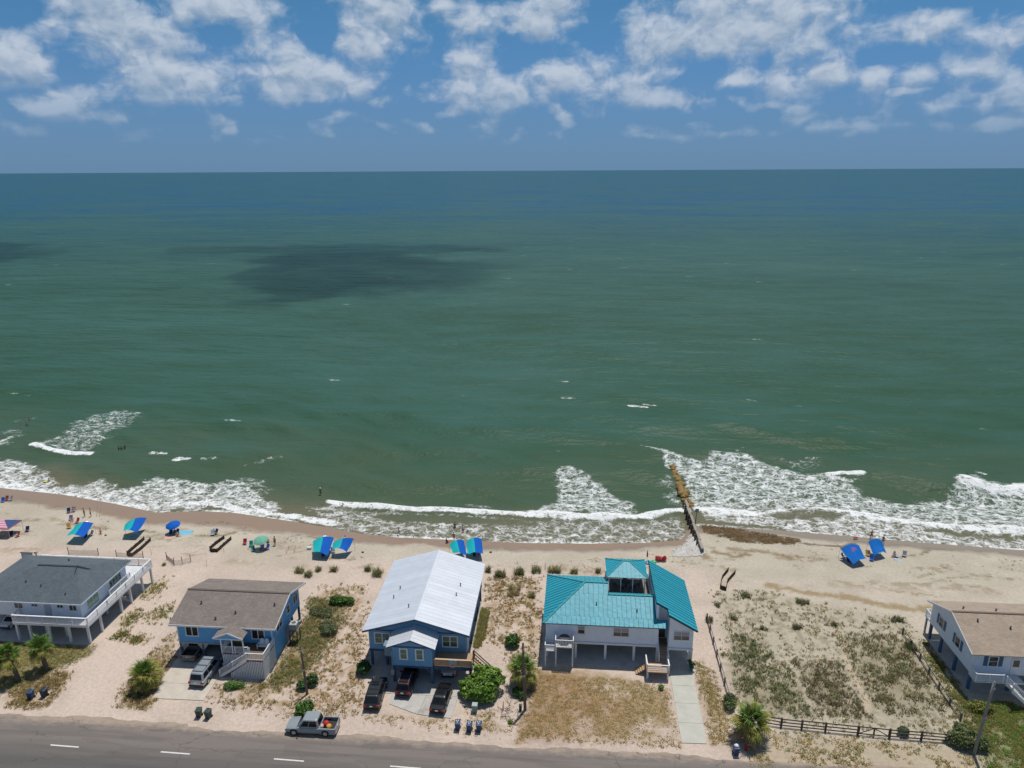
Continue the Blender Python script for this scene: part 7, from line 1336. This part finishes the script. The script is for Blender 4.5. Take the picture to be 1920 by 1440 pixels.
def sandfence(label, pts, h=1.1):
    ps = [up_px(x, y, 0) for x, y in pts]; t = thing("sand_fence", label, "fence", ps[0])
    for p in ps: m = MB(ps[0]); m.tube([(p.x, p.y, p.z-0.2), (p.x, p.y, p.z+h+0.25)], 0.05, 6); m.build("post", WOODD, t)
    for i in range(len(ps)-1):
        m = MB(ps[0]); a, b_ = ps[i], ps[i+1]; L = (b_-a).length; k = int(L/0.16)
        for j in range(1, k): q = a.lerp(b_, j/k); sg = -0.12*math.sin(math.pi*j/k); m.box(q.x-0.02, q.x+0.02, q.y-0.008, q.y+0.008, q.z, q.z+h*0.85+sg)
        for z in (0.25, 0.8): m.bar(a+Vector((0, 0, z)), b_+Vector((0, 0, z)), 0.012, 0.012)
        m.build("slat_run", WOODG, t, kind='stuff')
sandfence("bent wire and slat sand fence right of the grey roofed house", [(313, 1049), (327, 1060), (342, 1058), (358, 1054)]); sandfence("low sand fence run behind the grey roof ridge", [(129, 1040), (185, 1041)]); sandfence("low sand fence run behind the white deck corner", [(219, 1045), (269, 1047)])
def stake(label, px, py, h, mat=WOODD, w=0.05):
    c = up_px(px, py, 0); t = thing("stake", label, "stake", c); m = MB(); m.tube([(0, 0, -0.2), (0.02, 0, h)], w, 6); m.build("shaft", mat, t); m = MB(); m.lathe([(w, h), (w*0.3, h+0.06)], (0.02, 0, 0), 6); m.build("tip", mat, t)
stake("dark stake in the sea oats left of the teal hip roof", 1022, 1068, 0.9); stake("grey stump post left of the grey roofed house on the beach", 27, 1077, 1.0, WOODG, 0.12); stake("thin pale stake with orange tag right of left barrier", 284, 1040, 1.0, M('pale_stake', (0.5, 0.33, 0.25), 0.8), 0.03); stake("thin pale stake between the two left barriers", 420, 1037, 0.9, MATS['pale_stake'], 0.03); stake("thin stake on open sand above the brown roof", 388, 1062, 1.1, MATS['pale_stake'], 0.025)
sb = thing("notice_board", "grey notice board on two posts on the far left beach", "sign", up_px(54, 1056, 0)); m = MB(); m.box(-0.95, 0.95, -0.04, 0.04, 0.75, 1.85); m.build("panel", M('board_grey', (0.27, 0.33, 0.38), 0.6, 0.12), sb); m = MB(); m.box(-1.02, 1.02, -0.10, 0.10, 1.85, 1.95); m.build("cap", DARK, sb)
for s in (-0.7, 0.7): m = MB(); m.box(s-0.06, s+0.06, -0.05, 0.05, -0.3, 0.75); m.build("post", WOODG, sb)
b2 = thing("lifeguard_post", "pale post with small box right of the notice board", "post", up_px(70, 1050, 0)); m = MB(); m.box(-0.07, 0.07, -0.07, 0.07, -0.2, 1.2); m.build("shaft", WOODG, b2); m = MB(); m.box(-0.22, 0.22, -0.15, 0.15, 1.2, 1.55); m.build("box", M('pale_pink_box', (0.5, 0.40, 0.38), 0.7), b2)
rope = M('orange_tape', (0.55, 0.22, 0.12), 0.8); nest = thing("roped_square", "small roped off square of stakes left of the cooler", "stakes", up_px(545, 1035, 0))
cp = [up_px(x, y, 0) for x, y in ((537, 1038), (541, 1031), (554, 1030), (552, 1037))]; o_ = nest.location
for p in cp: m = MB(o_); m.tube([(p.x, p.y, p.z-0.1), (p.x, p.y, p.z+0.8)], 0.03, 5); m.build("stake", MATS['pale_stake'], nest)
for i in range(4): a, b_ = cp[i], cp[(i+1) % 4]; m = MB(o_); m.bar(a+Vector((0, 0, 0.7)), b_+Vector((0, 0, 0.7)), 0.03, 0.03); m.build("tape", rope, nest)
# red chairs, folded umbrella and gear behind the gazebo
REDC = M('red_plastic', (0.45, 0.012, 0.03), 0.45, 0.05)
def adiron(label, px, py, rz):
    t = thing("adirondack_chair", label, "chair", up_px(px, py, 0), rz, group="red slatted chairs"); m = MB(); m.slab([(-0.33, -0.35, 0.42), (0.33, -0.35, 0.42), (0.33, 0.25, 0.25), (-0.33, 0.25, 0.25)], 0.04); m.build("seat", REDC, t)
    for k in range(5): x = -0.28+k*0.14; hh = 1.05+0.13*(1-abs(k-2)/2); m = MB(); m.slab([(x-0.06, 0.22, 0.25), (x+0.06, 0.22, 0.25), (x+0.06, 0.50, hh), (x-0.06, 0.50, hh)], 0.03); m.build("back_slat", REDC, t)
    for s in (-1, 1):
        m = MB(); m.box(s*0.42-0.08, s*0.42+0.08, -0.42, 0.40, 0.58, 0.62); m.build("armrest", REDC, t)
        for yy in (-0.34, 0.32): m = MB(); m.box(s*0.38-0.04, s*0.38+0.04, yy-0.05, yy+0.05, 0, 0.58); m.build("leg", REDC, t)
adiron("left of two red slatted chairs near the stone rubble", 1234, 1051, 2.9); adiron("right of two red slatted chairs near the stone rubble", 1243, 1051, 3.4)
fu = thing("folded_umbrella", "folded dark blue umbrella standing behind the rooftop gazebo", "umbrella", up_px(1213, 1054, 0)); m = MB(); m.tube([(0, 0, -0.2), (0, 0, 1.0)], 0.025, 6); m.build("pole", ALU, fu); m = MB(); m.lathe([(0.05, 0.9), (0.12, 1.05), (0.10, 1.6), (0.04, 2.1), (0.01, 2.2)], n=10); m.build("folded_cover", FNAVY, fu)
lump("inflatable_ring", M('aqua_vinyl', (0.10, 0.42, 0.50), 0.4), "aqua float lying behind the rooftop gazebo corner", "float", up_px(1216, 1056, 0), 0.55, 21, flat=0.3); lump("inflatable_ring", M('green_vinyl', (0.10, 0.40, 0.14), 0.4), "green float lying left of the red chairs", "float", up_px(1226, 1054, 0), 0.5, 22, flat=0.3)
# things in the carport of the teal roofed house
sf = MB(); sf.loft([[(k*0.27*math.cos(a), 0.03*math.sin(a), 1.1+z) for a in np.linspace(0, 6.2832, 11)[:-1]] for z, k in ((-1.05, 0.25), (-0.9, 0.6), (-0.5, 0.95), (0.1, 1.0), (0.6, 0.8), (0.95, 0.35), (1.08, 0.05))]); so = sf.build("surfboard", M('cream_board', (0.62, 0.58, 0.50), 0.4), None, smooth=True); so.location = (15.75, 76.95, 0.1); so.rotation_euler = (math.radians(-8), 0, 0); tag(so, "cream surfboard leaning on the carport corner post", "surfboard")
pot = thing("potted_plant", "teal pot with leafy plant at the carport corner", "plant", (15.95, 76.1, 0.09)); m = MB(); m.lathe([(0.18, 0), (0.27, 0.45), (0.30, 0.47), (0.30, 0.55), (0.24, 0.55)], n=14); m.build("pot", M('teal_pot', (0.015, 0.18, 0.17), 0.4), pot); leaves([(0, 0, 0.85, 0.4, 0.35, 0.45), (-0.3, 0, 1.3, 0.3, 0.3, 0.35)], 260, 0.08, SGD, pot, "foliage")
# furniture in the gazebo
GD = M('dark_patio', (0.03, 0.032, 0.036), 0.5)
gt = thing("gazebo_table", "dark round table inside the rooftop gazebo", "table", (8.3, 86.2, 5.32)); m = MB(); m.lathe([(0.6, 0.70), (0.62, 0.73), (0.6, 0.76)], n=16); m.build("table_top", GD, gt); m = MB(); m.lathe([(0.25, 0), (0.06, 0.05), (0.05, 0.70)], n=10); m.build("pedestal", GD, gt)
for i, (x, y, lb) in enumerate(((6.8, 86.0, "leftmost dark chair in the rooftop gazebo"), (7.7, 85.1, "front left dark chair in the rooftop gazebo"), (9.1, 85.2, "front right dark chair in the rooftop gazebo"), (9.9, 86.1, "rightmost dark chair in the rooftop gazebo"), (8.3, 87.3, "rear dark chair in the rooftop gazebo"))):
    t = thing("patio_chair", lb, "chair", (x, y, 5.32), math.atan2(86.2-y, 8.3-x)+math.pi/2, group="gazebo chairs"); m = MB(); m.box(-0.25, 0.25, -0.25, 0.25, 0.42, 0.47); m.build("seat", GD, t); m = MB(); m.slab([(-0.25, 0.22, 0.47), (0.25, 0.22, 0.47), (0.25, 0.34, 0.98), (-0.25, 0.34, 0.98)], 0.04); m.build("backrest", GD, t)
    for sx_ in (-0.22, 0.22):
        for sy_ in (-0.22, 0.22): m = MB(); m.bar((sx_, sy_, 0), (sx_, sy_, 0.42), 0.04, 0.04); m.build("leg", GD, t)

# ------------------------------------------------------------------ the groin
ROCK = M('algae_rock', (0.26, 0.165, 0.055), 0.8, 0.35, 1.2, dirt=(0.10, 0.07, 0.035), bump=0.5, bscale=4); STONE = M('pale_rubble', (0.47, 0.45, 0.42), 0.9, 0.2, 1.0, orand=0.2)
rg = thing("rock_groin", "brown algae covered boulders running out into the surf", "boulders", Vector(P(1275, 915, SEA)))
rngr = random.Random(5)
for i in range(46):
    f = i/45; px_ = 1262+(1292-1262)*f**1.1+rngr.uniform(-5, 6)*(0.6+0.8*f); py_ = 872+(948-872)*f+rngr.uniform(-2, 2); p = Vector(P(px_, py_, SEA+0.2)); r = rngr.uniform(0.42, 0.82)*(0.75+0.4*math.sin(math.pi*min(1, f*1.1)))
    b_ = lump("boulder", ROCK, None, None, p-rg.location+Vector((0, 0, -0.45)), r, 100+i, parent=rg, flat=0.55); b_.rotation_euler = (rngr.uniform(-0.3, 0.3), rngr.uniform(-0.3, 0.3), rngr.uniform(0, 6))
GW = M('groin_timber', (0.30, 0.265, 0.215), 0.9, 0.25, 2.0, stretch=(3, 0.4, 3)); GD2 = M('wet_timber', (0.11, 0.09, 0.07), 0.6, 0.2)
ga0 = Vector(P(1285, 938, 0.3)); ga1 = Vector(P(1318, 1030, 0.25)); tg = thing("timber_groin", "weathered timber groin wall with dark piles between boulders and rubble", "groin", (ga1.x, ga1.y, 0)); og = tg.location
nseg = 6
for i in range(nseg):
    a = ga0.lerp(ga1, i/nseg); b_ = ga0.lerp(ga1, (i+1)/nseg-0.006); m = MB(og); m.bar(a+Vector((0.05*(-1)**i, 0, 0)), b_+Vector((0.05*(-1)**i, 0, 0)), 0.42, 0.22); m.build("cap_beam", GW, tg)
    m = MB(og); m.bar(a+Vector((0.12, 0, -0.9)), b_+Vector((0.12, 0, -0.9)), 0.12, 1.5); m.build("sheet_planks", GD2, tg)
for i in range(9): a = ga0.lerp(ga1, (i+0.3)/10); m = MB(og); m.tube([(a.x-0.42, a.y, -3.0), (a.x-0.42, a.y, a.z+0.05)], [0.15, 0.13], 8); m.build("pile", GD2, tg)
mk_ = thing("marker_sign", "square grey marker on a leaning post beside the timber groin", "sign", Vector(P(1303, 984, -0.9))); m = MB(); m.tube([(0, 0, -0.5), (0.2, 0.2, 2.6)], 0.09, 8); m.build("post", GW, mk_); m = MB(); m.box(-0.12, 0.52, 0.12, 0.18, 2.4, 3.1); m.build("sign_panel", M('marker_grey', (0.22, 0.24, 0.25), 0.6), mk_)
# pale stone rubble at its landward end
rp = pxpoly([(1298, 1004), (1308, 1006), (1322, 1034), (1312, 1042), (1262, 1044), (1268, 1034), (1288, 1020)]); pts = scatter(rp, 1500, soft=0.7); m = MB()
ico = [(0, 0, 1), (0.9, 0, 0.3), (0.28, 0.85, 0.3), (-0.73, 0.53, 0.3), (-0.73, -0.53, 0.3), (0.28, -0.85, 0.3), (0, 0, -0.6)]; icf = [(0, 1, 2), (0, 2, 3), (0, 3, 4), (0, 4, 5), (0, 5, 1), (6, 2, 1), (6, 3, 2), (6, 4, 3), (6, 5, 4), (6, 1, 5)]
for (x, y) in pts:
    s = random.uniform(0.10, 0.24); zz = float(gz(x, y))+0.04; q = random.uniform(0, 6.28); m.add([(x+s*random.uniform(0.7, 1.3)*(a*math.cos(q)-b_*math.sin(q)), y+s*random.uniform(0.7, 1.3)*(a*math.sin(q)+b_*math.cos(q)), zz+s*0.7*c) for a, b_, c in ico], icf)
ro = m.build("stone_rubble", STONE, None, kind='stuff'); ro['label'] = "spread of pale broken stones at the landward end of the groin"
# seaweed mats beside the groin
SW = M('seaweed', (0.085, 0.055, 0.028), 0.8, 0.4, 4.0); blades("seaweed_wrack", np.concatenate([scatter(wk, 1500, 0.42, 0.8, 8, 0.8)]), 0.12, 0.18, 8, [(0.13, 0.085, 0.04), (0.09, 0.06, 0.03), (0.17, 0.115, 0.055)], 1.4, 0.05, "brown seaweed mat right of the groin")

bp_ = RNG.uniform((-112, 97), (80, 118), (9000, 2)); dd_ = shore(bp_[:, 0])-bp_[:, 1]; ok_ = (dd_ > 4.5) & (dd_ < 15) & (fbm(bp_[:, 0]*0.35, bp_[:, 1], 0.55, 4, 4) > 0.545+RNG.uniform(-0.03, 0.05, 9000)) & (fbm(bp_[:, 0], bp_[:, 1], 0.25, 3, 77) > 0.5); bp_ = bp_[ok_][:900]
blades("seaweed_wrack", bp_, 0.07, 0.16, 7, [(0.15, 0.10, 0.05), (0.10, 0.07, 0.035), (0.19, 0.14, 0.07)], 1.6, 0.035, "scattered brown wrack along the upper beach")

# ------------------------------------------------------------------ the cloud overhead whose shadow lies on the sea
CM, n, b = newmat("cloud_vapour"); oo_ = [x for x in n.t.nodes if x.type == 'OUTPUT_MATERIAL'][0]; n.t.nodes.remove(b); vs_ = n.n('ShaderNodeVolumePrincipled'); vs_.inputs['Color'].default_value = (0.95, 0.96, 0.97, 1); vs_.inputs['Density'].default_value = 0.030; vs_.inputs['Anisotropy'].default_value = 0.4; n.t.links.new(vs_.outputs[0], oo_.inputs['Volume'])
def cloud(label, polys, T, alt, soft, seed):
    """one closed body of vapour, thick in the middle and thinning out to its edges"""
    ws = [np.array([P(x, y, SEA)[:2] for x, y in p]) for p in polys]; lo = np.min([w_.min(0) for w_ in ws], 0)-soft; hi = np.max([w_.max(0) for w_ in ws], 0)+soft; nx, ny = 90, 70
    cx, cy = np.meshgrid(np.linspace(lo[0], hi[0], nx), np.linspace(lo[1], hi[1], ny)); x, y = cx.ravel(), cy.ravel()
    nz = fbm(x, y*0.6, 0.035, 4, seed); t = np.zeros_like(x)
    for w_, k, sf in zip(ws, T, (soft, soft*0.45)): t = np.maximum(t, k*(1-sstep(sdf(x, y, w_)+(nz-0.5)*sf*4.0, -sf*1.1, sf*0.9)))
    t = t*(0.25+1.5*nz)*np.clip(sstep(np.minimum(np.minimum(x-lo[0], hi[0]-x), np.minimum(y-lo[1], hi[1]-y)), 0, soft*0.5), 0, 1)+0.02
    X2 = x+SUNV.x/SUNV.z*alt; Y2 = y+SUNV.y/SUNV.z*alt; N0 = len(x); v = np.concatenate([np.stack([X2, Y2, alt+0.7*t], 1), np.stack([X2, Y2, alt-0.3*t], 1)])
    r = (np.arange(ny-1)[:, None]*nx+np.arange(nx-1)[None, :]).ravel(); q = np.stack([r, r+1, r+1+nx, r+nx], 1); f = [q, (q+N0)[:, ::-1]]
    ring = list(range(nx))+[nx*(k+1)-1 for k in range(1, ny)]+[nx*(ny-1)+k for k in range(nx-2, -1, -1)]+[nx*k for k in range(ny-2, 0, -1)]; rg_ = np.array(ring); nx_ = np.roll(rg_, -1); f.append(np.stack([rg_+N0, nx_+N0, nx_, rg_], 1))
    o = add_obj("cloud", mesh_np("cloud", v, np.concatenate(f), CM, True)); o['label'] = label; o['kind'] = 'stuff'
cloud("low cloud drifting over the sea", [[(440, 488), (560, 472), (700, 470), (840, 480), (860, 530), (740, 562), (560, 568), (420, 545), (480, 515)], [(320, 464), (560, 458), (960, 461), (940, 473), (640, 478), (330, 475)]], (31, 15), 420, 28, 3)
cloud("low cloud drifting over the sea at left", [[(-90, 445), (60, 455), (75, 475), (30, 492), (-90, 500)]], (24,), 420, 24, 5)
